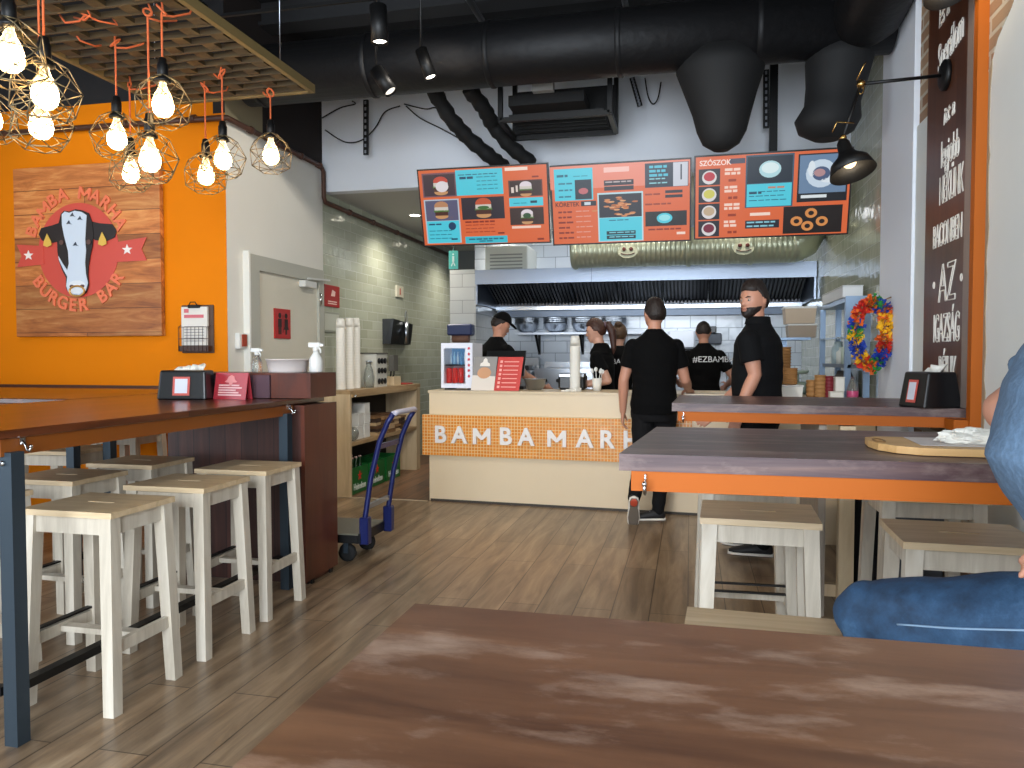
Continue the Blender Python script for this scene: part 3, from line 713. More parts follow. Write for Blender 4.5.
# wire hooks holding the rail
# ---------------------------------------------------------------- stools
def make_stool(rail='Y'):
    t = thing('bar_stool', 'x', 'stool', (0, 0, 0)); H_ = .74; hx, hy = .2, .175
    m = MB(); th = .022
    # seat with a hand slot: built from strips round the slot
    sx, sy = .06, .008
    m.box((-hx, -hy, H_-th), (hx, -sy, H_)); m.box((-hx, sy, H_-th), (hx, hy, H_)); m.box((-hx, -sy, H_-th), (-sx, sy, H_)); m.box((sx, -sy, H_-th), (hx, sy, H_))
    m.build('seat', M['stool_top'], t)
    zt = H_-th
    def legp(sx_, sy_, z): k = (zt-z)/zt; return Vector((sx_*(.166+.022*k), sy_*(.143+.026*k), z))
    for a in (-1, 1):
        for b in (-1, 1):
            m = MB(); m.bar(legp(a, b, 0), legp(a, b, zt), .044, .046, up=(0, 1, 0), w1=.05, h1=.05); m.build('leg', M['stool'], t)
    m = MB()
    for b in (-1, 1):
        p, q = legp(-1, b, zt-.035), legp(1, b, zt-.035); m.bar(p+Vector((.02, 0, 0)), q-Vector((.02, 0, 0)), .022, .06)
    for a in (-1, 1):
        p, q = legp(a, -1, zt-.035), legp(a, 1, zt-.035); m.bar(p+Vector((0, .02, 0)), q-Vector((0, .02, 0)), .022, .06)
    m.build('seat_apron', M['stool'], t)
    for a in (-1, 1):
        m = MB(); m.bar(legp(a, -1, .24)+Vector((0, .02, 0)), legp(a, 1, .24)-Vector((0, .02, 0)), .022, .045); m.build('stretcher', M['stool'], t)
    m = MB(); m.bar(legp(-1, 0, .24), legp(1, 0, .24), .045, .022); m.build('stretcher', M['stool'], t)
    m = MB()
    if rail == 'Y':
        for z in (.30, .335): m.bar(legp(-1, -1, z)+Vector((.02, 0, 0)), legp(1, -1, z)-Vector((.02, 0, 0)), .02, .006)
    else: m.bar(legp(-1, -1, .275)+Vector((.0, .02, 0)), legp(-1, 1, .275)-Vector((0, .02, 0)), .024, .008)
    m.build('foot_rail', M['black'], t)
    return t
stool0 = make_stool('X'); stool1 = make_stool('Y'); _first = {}
def stool(x, y, rz, label, group):
    src = stool1 if group == 'stools by the right bars' else stool0
    if src.name not in _first:
        _first[src.name] = 1; o = src; o.location = (x, y, 0); o.rotation_euler = (0, 0, rz); o['label'] = label; o['group'] = group; MW[o.name] = Matrix.Translation((x, y, 0)) @ Matrix.Rotation(rz, 4, 'Z'); return o
    return dup(src, (x, y, 0), rz, label, group)
G1 = 'stools along the long left table'; G2 = 'stools by the right bars'; G3 = 'stools at the far left table'
stool(-2.215, 2.50, 0, 'nearest light wooden bar stool at the long left table, beside the blue-grey post', G1)
stool(-2.21, 3.03, 0, 'middle one of the three light bar stools on the aisle side of the left table', G1)
stool(-2.215, 3.53, 0, 'farthest of the three aisle side bar stools, against the dark plank box', G1)
stool(-2.90, 2.50, 0, 'bar stool behind the blue-grey post on the far side of the left table', G1)
stool(-2.90, 3.06, 0, 'second bar stool on the far side of the left table, behind the nearest one', G1)
stool(-2.90, 3.58, 0, 'third bar stool on the far side of the left table, next to the plank box', G1)
stool(-4.14, 4.98, 0, 'whitish stool standing against the orange wall, framed under the left table apron', G3)
stool(-3.75, 3.95, .1, 'stool in the gap between the two left tables, pale legs only', G3)
stool(-4.6, 4.1, -.1, 'stool deep under the far left table, a pale leg in front of the orange wall', G3)
stool(.245, 2.90, -.04, 'pale stool with a slotted seat under the front right bar, left of the denim knee', G2)
stool(.84, 2.68, -.03, 'cream stool with a slotted seat under the right end of the front bar', G2)
stool(.19, 1.56, -.05, 'stool right behind the near table, only a strip of its pale seat showing', G2)
stool(.24, 3.52, .03, 'stool under the rear bar, seen through the legs of the pale slotted stool', G2)
stool(.95, 3.5, .02, 'stool under the rear bar close to the wall, its slats showing above the cream stool', G2)
stool(.86, 1.33, .0, 'stool carrying the person in the blue T-shirt', G2)

# ---------------------------------------------------------------- left tables
t = thing('long_high_table', 'long high table with a glossy red-brown top and burnt orange steel apron', 'table', (-2.75, 3, 0))
m = MB(); m.box((-3.4, 2.02, 1.03), (-2.18, 4.3, 1.06), bev=.004); m.build('tabletop', M['table_red'], t)
m = MB(); m.box((-2.21, 2.05, .972), (-2.195, 3.95, 1.03)); m.box((-3.38, 2.05, .972), (-3.365, 3.95, 1.03)); m.box((-3.365, 2.05, .972), (-2.21, 2.065, 1.03)); m.box((-3.365, 3.93, .972), (-2.21, 3.945, 1.03)); m.box((-2.19, 4.27, 1.03), (-2.185, 4.29, 1.04))
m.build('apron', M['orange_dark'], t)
for x, y in ((-2.195, 2.09), (-3.345, 2.09), (-2.195, 3.86), (-3.345, 3.86)):
    m = MB(); m.box((x-.026, y-.026, 0), (x+.026, y+.026, .985)); m.build('leg', M['steel_blue'], t)
m = MB(); m.box((-2.245, 2.11, .16), (-2.205, 3.85, .19)); m.box((-3.365, 2.11, .16), (-3.325, 3.85, .19)); m.box((-3.325, 2.075, .16), (-2.245, 2.105, .19)); m.build('foot_rail', M['black'], t)
for y in (2.13, 3.9):
    m = MB(); p = Vector((-2.192, y, 1.0)); m.tube([p+Vector((0, 0, .02)), p+Vector((.012, 0, .005)), p+Vector((.02, 0, -.012)), p+Vector((.03, 0, -.016)), p+Vector((.036, 0, -.002))], .0045, 8); m.sphere(p+Vector((.036, 0, 0)), .007, 8); m.box((p.x, y-.01, 1.005), (p.x+.004, y+.01, 1.028)); m.build('bag_hook', M['chrome'], t)
for x in (-2.2,):
    m = MB(); m.lathe([(.009, 0), (.009, .004), (.004, .008)], (x, 2.062, .95), 10, axis=((1, 0, 0), (0, 0, 1), (0, -1, 0))); m.build('bolt', M['chrome'], t)
t = thing('side_high_table', 'second red-brown high table along the orange wall behind the long one', 'table', (-4.8, 4.4, 0))
m = MB(); m.box((-6.25, 3.66, 1.03), (-3.42, 5.0, 1.06), bev=.004); m.build('tabletop', M['table_red'], t)
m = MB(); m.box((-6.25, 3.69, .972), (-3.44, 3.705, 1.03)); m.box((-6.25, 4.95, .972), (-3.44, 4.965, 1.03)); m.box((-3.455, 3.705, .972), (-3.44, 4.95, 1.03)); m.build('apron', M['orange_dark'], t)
for x, y in ((-3.49, 3.74), (-3.49, 4.91), (-6.15, 3.74), (-6.15, 4.91)):
    m = MB(); m.box((x-.026, y-.026, 0), (x+.026, y+.026, 1.03)); m.build('leg', M['steel_blue'], t)
m = MB(); m.box((-6.25, 5.19, 1.035), (-3.46, 5.22, 1.075)); struct(m, 'trim_ledge', P_('#4a2412', .5))
# plank box closing the table
t = thing('plank_box_cabinet', 'tall dark red plank cabinet at the end of the long left table', 'cabinet', (-2.57, 4.1, 0))
m = MB(); m.box((-3.03, 3.965, .0), (-2.12, 4.28, 1.025)); m.box((-3.03, 4.0, 1.065), (-2.12, 4.28, 1.195)); m.build('plank_front', M['panel_red'], t)
m = MB(); m.box((-2.118, 3.89, .03), (-2.095, 4.29, 1.028)); m.build('side_panel', M['panel_side'], t)
m = MB(); m.box((-3.03, 3.97, 1.195), (-2.098, 4.29, 1.208)); m.box((-2.118, 3.97, 1.064), (-2.098, 4.29, 1.195)); m.box((-2.35, 3.975, 1.064), (-2.118, 3.998, 1.195)); m.build('top_board', M['panel_side'], t)
m = MB(); m.box((-3.03, 3.975, 1.064), (-2.36, 3.998, 1.195)); m.build('front_board', P_('#59404a', .5, var=.2), t)
m = MB(); m.box((-2.11, 3.97, 0), (-2.1, 4.0, .03)); m.box((-2.11, 4.2, 0), (-2.1, 4.23, .03)); m.build('foot', M['black'], t)

# ---------------------------------------------------------------- right bars
def bracketed_bar(name, label, quad, steel, hooks, extra=None):
    """quad: front-left, front-right, back-right, back-left (x,y)"""
    t = thing(name, label, 'bar table', (quad[0][0], quad[0][1], 0))
    def slab(q, z0, z1, mt, nm):
        m = MB(); m.hexa([(x, y, z0) for x, y in q] + [(x, y, z1) for x, y in q]); return m.build(nm, mt, t)
    slab(quad, 1.018, 1.06, M['bar'], 'tabletop')
    fl_, fr_, br_, bl_ = [Vector((x, y, 0)) for x, y in quad]
    i = .03
    m = MB(); d = (fr_-fl_).normalized(); nrm = Vector((-d.y, d.x, 0))
    a = fl_+d*i+nrm*.02; b = fr_+nrm*.02; m.bar(a+Vector((0, 0, .993)), b+Vector((0, 0, .993)), .03, .05)
    c = bl_+d*i-nrm*.03; e = br_-nrm*.03; m.bar(c+Vector((0, 0, .993)), e+Vector((0, 0, .993)), .03, .05)
    m.bar(a+Vector((.015, 0, .993)), c+Vector((.015, 0, .993)), .03, .05)
    m.build('apron', steel, t)
    for s in hooks:
        p = a + d*s - nrm*.015 + Vector((0, 0, 1.0)); m = MB()
        m.bar(p-nrm*.006+Vector((0, 0, .012)), p-nrm*.006-Vector((0, 0, .03)), .014, .004)
        m.tube([p-nrm*.008-Vector((0, 0, .02)), p-nrm*.02-Vector((0, 0, .036)), p-nrm*.036-Vector((0, 0, .028)), p-nrm*.04-Vector((0, 0, .01))], .0042, 8); m.sphere(p-nrm*.04-Vector((0, 0, .008)), .007, 8)
        m.build('bag_hook', M['chrome'], t)
    return t
fb = bracketed_bar('front_bar_table', 'dark planked bar top with orange steel edge, nearest of the two right bars', [(-.17, 1.905), (1.265, 1.905), (1.265, 2.70), (-.11, 2.67)], M['orange_steel'], [.035])
m = MB(); m.box((1.18, 2.0, 0), (1.265, 2.06, .968)); m.box((1.18, 2.55, 0), (1.265, 2.61, .968)); m.build('leg', M['orange_steel'], fb)
rb = bracketed_bar('rear_bar_table', 'farther dark bar top with orange steel edge running to the orange post', [(-.09, 4.065), (1.255, 3.935), (1.235, 4.82), (-.06, 4.95)], M['orange_steel'], [.03])
m = MB(); m.box((1.222, 3.79, .955), (1.268, 3.84, 4.18)); single(m, 'orange_steel_post', M['orange_steel'], 'tall orange steel post rising along the slogan board on the right wall', 'post')
m = MB(); a = Vector((1.2, 3.94-.02, 0)); m.box((1.16, 3.80, .968), (1.22, 3.925, 1.016)); m.build('corner_plate', M['orange_steel'], rb)
# timber support under the rear bar
t = thing('plywood_support', 'tall birch plywood upright holding up the rear bar', 'support', (.68, 4.3, 0))
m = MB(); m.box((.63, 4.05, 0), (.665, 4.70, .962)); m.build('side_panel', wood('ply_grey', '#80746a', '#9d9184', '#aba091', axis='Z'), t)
m = MB(); m.box((.72, 4.0, 0), (.79, 4.06, .962)); m.build('post', M['ply'], t)
m = MB(); m.box((.67, 4.62, 0), (.73, 4.70, .962)); m.build('post', M['ply'], t)
m = MB(); m.box((.665, 4.06, .1), (.79, 4.1, .16)); m.build('rail', M['ply'], t)
t = thing('black_waste_bin', 'tall dark waste bin standing under the rear bar beside the wall', 'bin', (1.05, 4.3, 0))
m = MB(); m.hexa([(1.02, 4.15, 0), (1.22, 4.15, 0), (1.22, 4.5, 0), (1.02, 4.5, 0), (1.0, 4.12, .78), (1.24, 4.12, .78), (1.24, 4.53, .78), (1.0, 4.53, .78)]); m.build('bin_body', P_('#4c4f55', .5), t)
m = MB(); m.box((.99, 4.11, .78), (1.25, 4.54, .82), bev=.01); m.build('lid', M['plastic'], t)
t = thing('black_backpack', 'black bag leaning on the plywood upright under the rear bar', 'bag', (.90, 4.33, 0))
m = MB(); m.loft([((.90, 4.33, z), rx*.7, ry, (1, 0, 0), (0, 1, 0)) for z, rx, ry in ((0, .08, .06), (.03, .12, .11), (.25, .125, .12), (.45, .115, .1), (.6, .08, .06), (.63, .03, .02))], n=20); m.build('bag_body', M['insul'], t)
m = MB(); m.loft([((.90, 4.215, z), rx*.7, .025, (1, 0, 0), (0, 1, 0)) for z, rx in ((.08, .03), (.1, .08), (.26, .08), (.29, .03))], n=16); m.build('front_pocket', P_('#17171b', .8), t)
m = MB(); m.tube([(.86, 4.3, .6), (.88, 4.27, .68), (.93, 4.27, .68), (.95, 4.3, .6)], .01, 8); m.build('carry_loop', M['insul'], t)
# near table
t = thing('near_high_table', 'worn brown wooden table in the foreground with pale scuffs', 'table', (.4, .4, 0))
m = MB(); m.box((-.262, -.9, 1.025), (1.2, .70, 1.06), bev=.003); m.build('tabletop', M['near'], t)
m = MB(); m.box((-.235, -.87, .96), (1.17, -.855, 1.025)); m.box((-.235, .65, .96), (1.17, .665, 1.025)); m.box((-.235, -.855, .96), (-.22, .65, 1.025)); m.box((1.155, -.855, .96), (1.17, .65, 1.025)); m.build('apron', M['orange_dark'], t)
for x in (-.2, 1.13):
    for y in (-.83, .62):
        m = MB(); m.box((x-.025, y-.025, 0), (x+.025, y+.025, .96)); m.build('leg', M['steel_blue'], t)

# ---------------------------------------------------------------- service counter
t = thing('service_counter', 'long cream service counter with an orange mosaic name board', 'counter', (-.6, 6.8, 0))
CB_ = -.45
def cyf(x): return 6.55 - .055*(x+2.29)
m = MB(); m.hexa([(-2.29, cyf(-2.29), 0), (.55, cyf(.55), 0), (.55, 7.05, 0), (-2.29, 7.05, 0), (-2.29, cyf(-2.29), .975), (.55, cyf(.55), .975), (.55, 7.05, .975), (-2.29, 7.05, .975)]); m.build('front_panel', M['cream'], t)
m = MB(); m.hexa([(-2.30, cyf(-2.29)-.012, .975), (.55, cyf(.55)-.012, .975), (.55, 7.06, .975), (-2.30, 7.06, .975), (-2.30, cyf(-2.29)-.012, 1.0), (.55, cyf(.55)-.012, 1.0), (.55, 7.06, 1.0), (-2.30, 7.06, 1.0)]); m.build('worktop', plain('counter_top', '#cdb999', .35, var=.04), t)
for x in (-.42,):
    m = MB(); m.box((x-.002, cyf(x)-.003, 0), (x+.002, cyf(x)+.01, .4)); m.build('panel_joint', P_('#5a5044'), t)
m = MB(); m.hexa([(-2.28, cyf(-2.28)-.004, 0), (.55, cyf(.55)-.004, 0), (.55, cyf(.55)+.01, 0), (-2.28, cyf(-2.28)+.01, 0), (-2.28, cyf(-2.28)-.004, .02), (.55, cyf(.55)-.004, .02), (.55, cyf(.55)+.01, .02), (-2.28, cyf(-2.28)+.01, .02)]); m.build('kick_strip', P_('#3a322a'), t)
# name board
bt = thing('name_board', 'orange mosaic board with white raised lettering on the counter front', 'sign', (-1.2, 6.45, .42))
x0, x1 = -2.34, .02; y0, y1 = cyf(x0)-.05, cyf(x1)-.05
m = MB(); m.hexa([(x0, y0, .42), (x1, y1, .42), (x1, y1+.045, .42), (x0, y0+.045, .42), (x0, y0, .785), (x1, y1, .785), (x1, y1+.045, .785), (x0, y0+.045, .785)]); m.build('mosaic_panel', M['mosaic'], bt)
ud = Vector((x1-x0, y1-y0, 0)).normalized()
px_l = [('B', 438.5), ('A', 458), ('M', 481), ('B', 505), ('A', 526), ('M', 557), ('A', 585), ('R', 607), ('H', 632), ('A', 655)]
for ch, px in px_l:
    px = 400+ (px-400)*1.0
    p = atY(px, 437.5, 6.43); p.y = cyf(p.x)-.05-.012; p.z = .607
    text('letter', ch, .205, P_('#e6e0dc', .4), (p.x, p.y, p.z-.003), ud, (0, 0, 1), bt, ext=.01, off=.006)
t2 = thing('side_counter', 'cream end section of the counter behind the rear bar, crowded with cups and boxes', 'counter', (.9, 6, 0))
m = MB(); m.box((.58, 5.62, 0), (1.235, 7.06, .975)); m.build('front_panel', M['cream'], t2)
m = MB(); m.box((.56, 5.60, .975), (1.238, 7.07, 1.0)); m.build('worktop', plain('counter_top2', '#b9a588', .35), t2)

# ---------------------------------------------------------------- birch shelf unit by the left wall
t = thing('birch_shelf_unit', 'birch plywood shelf unit against the tiled wall with open shelves', 'shelf unit', (-3.25, 7.4, 0))
x0, x1, y0, y1 = -3.44, -3.05, 6.52, 8.4
for ya, yb in ((y0, y0+.035), (y1-.12, y1)): m = MB(); m.box((x0, ya, 0), (x1, yb, .955)); m.build('end_panel', M['ply'], t)
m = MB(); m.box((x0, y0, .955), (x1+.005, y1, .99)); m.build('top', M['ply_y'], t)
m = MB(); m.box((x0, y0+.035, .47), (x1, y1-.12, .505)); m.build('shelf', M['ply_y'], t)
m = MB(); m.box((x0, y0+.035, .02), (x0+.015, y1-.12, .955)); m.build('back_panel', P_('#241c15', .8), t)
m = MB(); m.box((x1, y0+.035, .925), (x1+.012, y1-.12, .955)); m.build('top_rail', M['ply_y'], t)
m = MB(); m.lathe([(.016, 0), (.016, .006), (.008, .012)], (x1+.012, y0+.09, .935), 12, axis='X'); m.build('bolt', M['chrome'], t)

def box_thing(name, c, size, mt, label, cat, group=None, rz=0, bev=.004, extra=None):
    """free-standing closed box: body with a lid seam"""
    t = thing(name, label, cat, c, 0, group); x, y, z = c; a, b, h = size
    m = MB(); m.box((x-a/2, y-b/2, z), (x+a/2, y+b/2, z+h*.9), rot=rz, bev=bev); m.build('box_body', mt, t)
    m = MB(); m.box((x-a/2-.003, y-b/2-.003, z+h*.9), (x+a/2+.003, y+b/2+.003, z+h), rot=rz, bev=min(bev, h*.04)); m.build('lid', mt, t)
    return t
gb = 'white takeaway boxes on the middle shelf'
for i, (dy, z, h) in enumerate(((6.86, .506, .13), (6.88, .637, .12), (7.02, .506, .14), (7.03, .647, .1), (7.02, .748, .1))):
    box_thing('takeaway_box', (-3.2, dy, z), (.2, .13, h), M['white'], ['white takeaway box at the bottom of the front stack on the birch shelf', 'white takeaway box on top of the front stack on the birch shelf', 'white takeaway box at the bottom of the rear stack on the birch shelf', 'white takeaway box in the middle of the rear stack on the birch shelf', 'white takeaway box on top of the rear stack on the birch shelf'][i], 'box', gb)
m = MB(); m.sphere((-3.1, 6.68, .575), .07, 16, squash=(.8, 1.1, 1)); m.sphere((-3.14, 6.73, .57), .06, 14); single(m, 'plastic_bag', M['clear'], 'crumpled clear plastic bag at the near end of the middle shelf', 'bag')
for i in range(5):
    y = 7.25+i*.17; zz = .506; t = thing('paper_stack', ['flattened brown cardboard stack next to the white boxes', 'brown paper bags in the middle of the shelf', 'dark folded bags behind the cart handle', 'brown wrapped parcel right of the middle of the shelf', 'stack of brown paper at the far end of the shelf'][i], 'packaging', (-3.22, y, zz), 0, 'brown packaging on the middle shelf')
    rr = random.Random(i)
    for k in range(6):
        m = MB(); h = .02+.02*rr.random(); a = .14+.04*rr.random(); m.box((-3.22-a+.02, y-.075+.01*rr.random(), zz), (-3.22+a*.9, y+.075, zz+h*.9), rot=.15*(rr.random()-.5)); zz += h
        m.build('packet', P_(rr.choice(['#5a3c22', '#7d5a36', '#3a2516', '#8d6a44', '#c0a27a']), .7), t)
# beer crates below
for i, y in enumerate((6.79, 7.21, 7.65)):
    t = thing('beer_crate', ['green beer crate nearest the left end of the shelf unit, bottles standing in it', 'green beer crate in the middle, behind the blue cart handle', 'green beer crate at the far end of the lower shelf'][i], 'crate', (-3.23, y, .0), 0, 'green beer crates on the floor of the shelf unit')
    a, b, h = .30, .38, .25; X0, X1, Y0, Y1 = -3.23-a/2, -3.23+a/2, y-b/2, y+b/2
    m = MB(); w = .014
    m.box((X0, Y0, .002), (X1, Y1, .02)); m.box((X1-w, Y0, .02), (X1, Y1, h)); m.box((X0, Y0, .02), (X0+w, Y1, h)); m.box((X0+w, Y0, .02), (X1-w, Y0+w, h)); m.box((X0+w, Y1-w, .02), (X1-w, Y1, h))
    m.build('crate_body', M['green'], t)
    pts = []
    for k in range(10):
        r_ = .05 if k % 2 == 0 else .02; a_ = PI/2+k*PI/5; pts.append((y+r_*math.cos(a_), .165+r_*math.sin(a_)))
    m = MB(); m.prism(pts, (X1, 0, 0), (0, 1, 0), (0, 0, 1), .003); m.build('star_emblem', P_('#c8321f'), t)
    o = text('crate_lettering', 'Heineken', .085, P_('#d9e4dc'), (X1+.001, y, .065), (0, 1, 0), (0, 0, 1), t, ext=.0015, off=.002, sx=.85)
    if i < 1:
        for r_ in range(3):
            for q in range(4):
                m = MB(); bx, by = X0+.06+r_*.09, Y0+.055+q*.09
                m.lathe([(.03, .03), (.031, .04), (.031, .2), (.02, .25), (.0135, .28), (.0135, .33)], (bx, by, 0), 12); m.lathe([(.0145, .325), (.015, .34), (.0, .341)], (bx, by, 0), 12, mi=1)
                o = single(m, 'beer_bottle', [P_('#17361c', .15), P_('#c9a9a0', .4)], 'x', 'bottle', 'beer bottles in the nearest crate', loc=(bx, by, .02))
                o['label'] = f'pale capped beer bottle in the nearest crate, {["back","middle","front"][r_]} row, {["first","second","third","fourth"][q]} from the left'
# ---------------------------------------------------------------- platform cart
t = thing('platform_cart', 'folding platform cart with a grey deck and dark blue push handle', 'cart', (-2.4, 4.6, 0))
A = atZ(378, 540, .16)
# deck: runs left from the handle, partly hidden by the plank cabinet
dk = dict(x0=-2.8, x1=-2.0, y0=4.38, y1=4.84)
m = MB(); m.box((dk['x0'], dk['y0'], .165), (dk['x1'], dk['y1'], .195), bev=.006); m.build('deck', P_('#6d6c60', .6), t)
m = MB(); m.box((dk['x0']+.01, dk['y0']-.008, .14), (dk['x1'], dk['y0'], .19)); m.box((dk['x0']+.01, dk['y1'], .14), (dk['x1'], dk['y1']+.008, .19)); m.box((dk['x1'], dk['y0'], .14), (dk['x1']+.012, dk['y1'], .2)); m.build('deck_rim', M['black'], t)
for x in (-2.67, -2.11):
    for y in (4.46, 4.76):
        m = MB(); m.lathe([(.03, -.018), (.055, -.016), (.06, 0), (.055, .016), (.03, .018)], (x, y, .06), 20, axis='Y'); w_ = m.build('caster_wheel', M['rubber'], t)
        m = MB(); m.box((x-.03, y-.03, .13), (x+.03, y+.03, .16)); m.bar((x, y-.026, .06), (x, y-.026, .135), .03, .004, up=(0, 1, 0)); m.bar((x, y+.026, .06), (x, y+.026, .135), .03, .004, up=(0, 1, 0)); m.build('caster_fork', M['steel_blue'], w_)
hx = -1.97
def hp(y, k):   # leaning handle
    pr = [(0, .14), (.0, .3), (.04, .55), (.10, .78), (.155, .90), (.19, .95)]
    return [Vector((hx+dx, y, z)) for dx, z in pr]
for y in (4.42, 4.80):
    m = MB(); m.tube(hp(y, 0), .017, 12); m.build('handle_tube', M['blue'], t)
    m = MB(); m.box((hx-.03, y-.03, .13), (hx+.03, y+.03, .30), bev=.006); m.build('hinge_bracket', M['blue'], t)
m = MB(); m.tube([(hx+.19, 4.42, .95), (hx+.2, 4.46, .957), (hx+.2, 4.76, .957), (hx+.19, 4.80, .95)], .017, 12); m.build('top_grip', P_('#b9b6c4', .5), t)
m = MB(); m.bar((hx+.005, 4.43, .36), (hx+.005, 4.79, .36), .02, .03); m.build('cross_brace', P_('#9aa0ad', .35, 1), t)
m = MB(); m.bar((hx+.08, 4.43, .74), (hx+.08, 4.79, .74), .02, .03); m.build('cross_brace', M['blue'], t)

# ---------------------------------------------------------------- things on the left table
def dispenser(name, c, w, d, h, label, yaw_=0, tissue=True, tilt=0):
    """wedge-shaped napkin dispenser with a sticker"""
    t = thing(name, label, 'napkin dispenser', c, yaw_)
    m = MB(); a, b = w/2, d/2
    m.hexa([(-a, -b, 0), (a, -b, 0), (a, b, 0), (-a, b, 0), (-a*.92, -b*.72, h), (a*.92, -b*.72, h), (a*.92, b*.72, h), (-a*.92, b*.72, h)])
    bmesh.ops.bevel(m.bm, geom=m.bm.edges[:], offset=.012, segments=3, profile=.6, affect='EDGES')
    m.build('dispenser_body', M['plastic'], t, world=False)
    n = Vector((0, -h, 0))
    # front face slopes back; sticker follows it
    sl = Vector((0, b*.28, h)).normalized(); o = Vector((0, -b*.885, h*.42))
    m = MB(); m.prism([(-w*.17, -h*.28), (w*.17, -h*.28), (w*.17, h*.36), (-w*.17, h*.36)], o+Vector((0, -.003, 0)), (1, 0, 0), sl, .004); m.build('sticker', P_('#c9574d', .4), t, world=False)
    m = MB(); m.prism([(-w*.125, -h*.2), (w*.125, -h*.2), (w*.125, h*.29), (-w*.125, h*.29)], o+Vector((0, -.005, 0)), (1, 0, 0), sl, .004); m.build('sticker_field', P_('#cfd3de', .4), t, world=False)
    if tissue:
        m = MB(); pts = []
        for i in range(9):
            for_ = i/8; pts.append((-w*.3+for_*w*.62, .012+.02*math.sin(i*2.1), .0))
        top = []
        m2 = MB(); vs0 = []; vs1 = []
        for i, p in enumerate(pts):
            vs0.append(m2.v((p[0], p[1]-.01, h-.008))); vs1.append(m2.v((p[0]*.9+.02, p[1]+.02*math.sin(i), h+.018+.02*i/8+.006*math.sin(i*3))))
        for i in range(8): m2.f([vs0[i], vs0[i+1], vs1[i+1], vs1[i]], 0, True)
        o_ = m2.build('napkin', M['paper'], t, world=False); md = o_.modifiers.new('s', 'SOLIDIFY'); md.thickness = .004
        m.bm.free()
    return t
p = atZ(190, 396, 1.06)
dispenser('napkin_dispenser', (-2.80, 3.84, 1.06), .28, .17, .165, 'black napkin dispenser with a square sticker on the left table', .22)
# red menu stand
t = thing('red_table_card', 'red printed table card standing on the left table', 'card', (-2.55, 3.9, 1.06), -.12)
m = MB(); w_, h_ = .225, .15
m.hexa([(-w_/2, -.03, 0), (w_/2, -.03, 0), (w_/2, -.026, 0), (-w_/2, -.026, 0), (-w_/2, .0, h_), (w_/2, .0, h_), (w_/2, .004, h_), (-w_/2, .004, h_)]); m.hexa([(-w_/2, .03, 0), (w_/2, .03, 0), (w_/2, .034, 0), (-w_/2, .034, 0), (-w_/2, .004, h_), (w_/2, .004, h_), (w_/2, .008, h_), (-w_/2, .008, h_)])
m.build('card_panel', P_('#a8323c', .35), t, world=False)
sl = Vector((0, .03, h_)).normalized(); m = MB()
for k in range(5): m.prism([(-w_*.36, .0), (w_*.36-.02*(k % 3), .0), (w_*.36-.02*(k % 3), .008), (-w_*.36, .008)], Vector((0, -.031, 0))+sl*(.02+k*.014), (1, 0, 0), sl, .001)
m.build('text_lines', P_('#e3b9b8', .5), t, world=False)
m = MB(); pp = [(-.045, 0), (-.028, .012), (-.02, .03), (0, .04), (.02, .03), (.028, .012), (.045, 0), (.03, -.004), (.014, -.004), (.008, -.024), (-.008, -.024), (-.014, -.004), (-.03, -.004)]
m.prism(pp, Vector((0, -.031, 0))+sl*.1, (1, 0, 0), sl, .001); m.build('crest', P_('#d98a88', .5), t, world=False)
# spray bottles and bowl on the cabinet top
def spray(c, label, mt, s=1):
    t = thing('spray_bottle', label, 'spray bottle', c, 0, 'spray bottles on the plank cabinet')
    m = MB(); m.lathe([(0, .0), (.036*s, .002), (.04*s, .01), (.04*s, .07*s), (.034*s, .09*s), (.016*s, .115*s), (.014*s, .13*s), (0, .13*s)], (0, 0, 0), 20); m.build('bottle', mt, t, world=False)
    m = MB(); m.lathe([(.017*s, .125*s), (.018*s, .145*s), (.012*s, .15*s)], (0, 0, 0), 16); m.box((-.045*s, -.014*s, .148*s), (.03*s, .014*s, .178*s), bev=.005*s); m.box((.03*s, -.008*s, .155*s), (.05*s, .008*s, .17*s)); m.tube([(.018*s, 0, .15*s), (.03*s, 0, .135*s), (.032*s, 0, .115*s)], [.006*s, .006*s, .004*s], 8); m.build('spray_trigger', M['white'], t, world=False)
    return t
a = atY(257, 372, 4.15); spray((a.x, 4.15, 1.208), 'clear spray bottle with a white head at the left of the cabinet top', M['clear'], .82)
a = atY(316, 372, 4.15); spray((a.x, 4.15, 1.208), 'white spray bottle at the right of the cabinet top', M['white'], 1.0)
a = atY(288, 372, 4.15); m = MB(); m.lathe([(0, 0), (.11, .0), (.113, .01), (.125, .075), (.13, .075), (.13, .08), (.12, .08), (.108, .012), (0, .012)], (a.x, 4.15, 1.208), 32); single(m, 'white_plastic_bowl', P_('#cfc5c0', .4), 'low white plastic tub between the two spray bottles', 'tub', loc=(a.x, 4.15, 1.208))

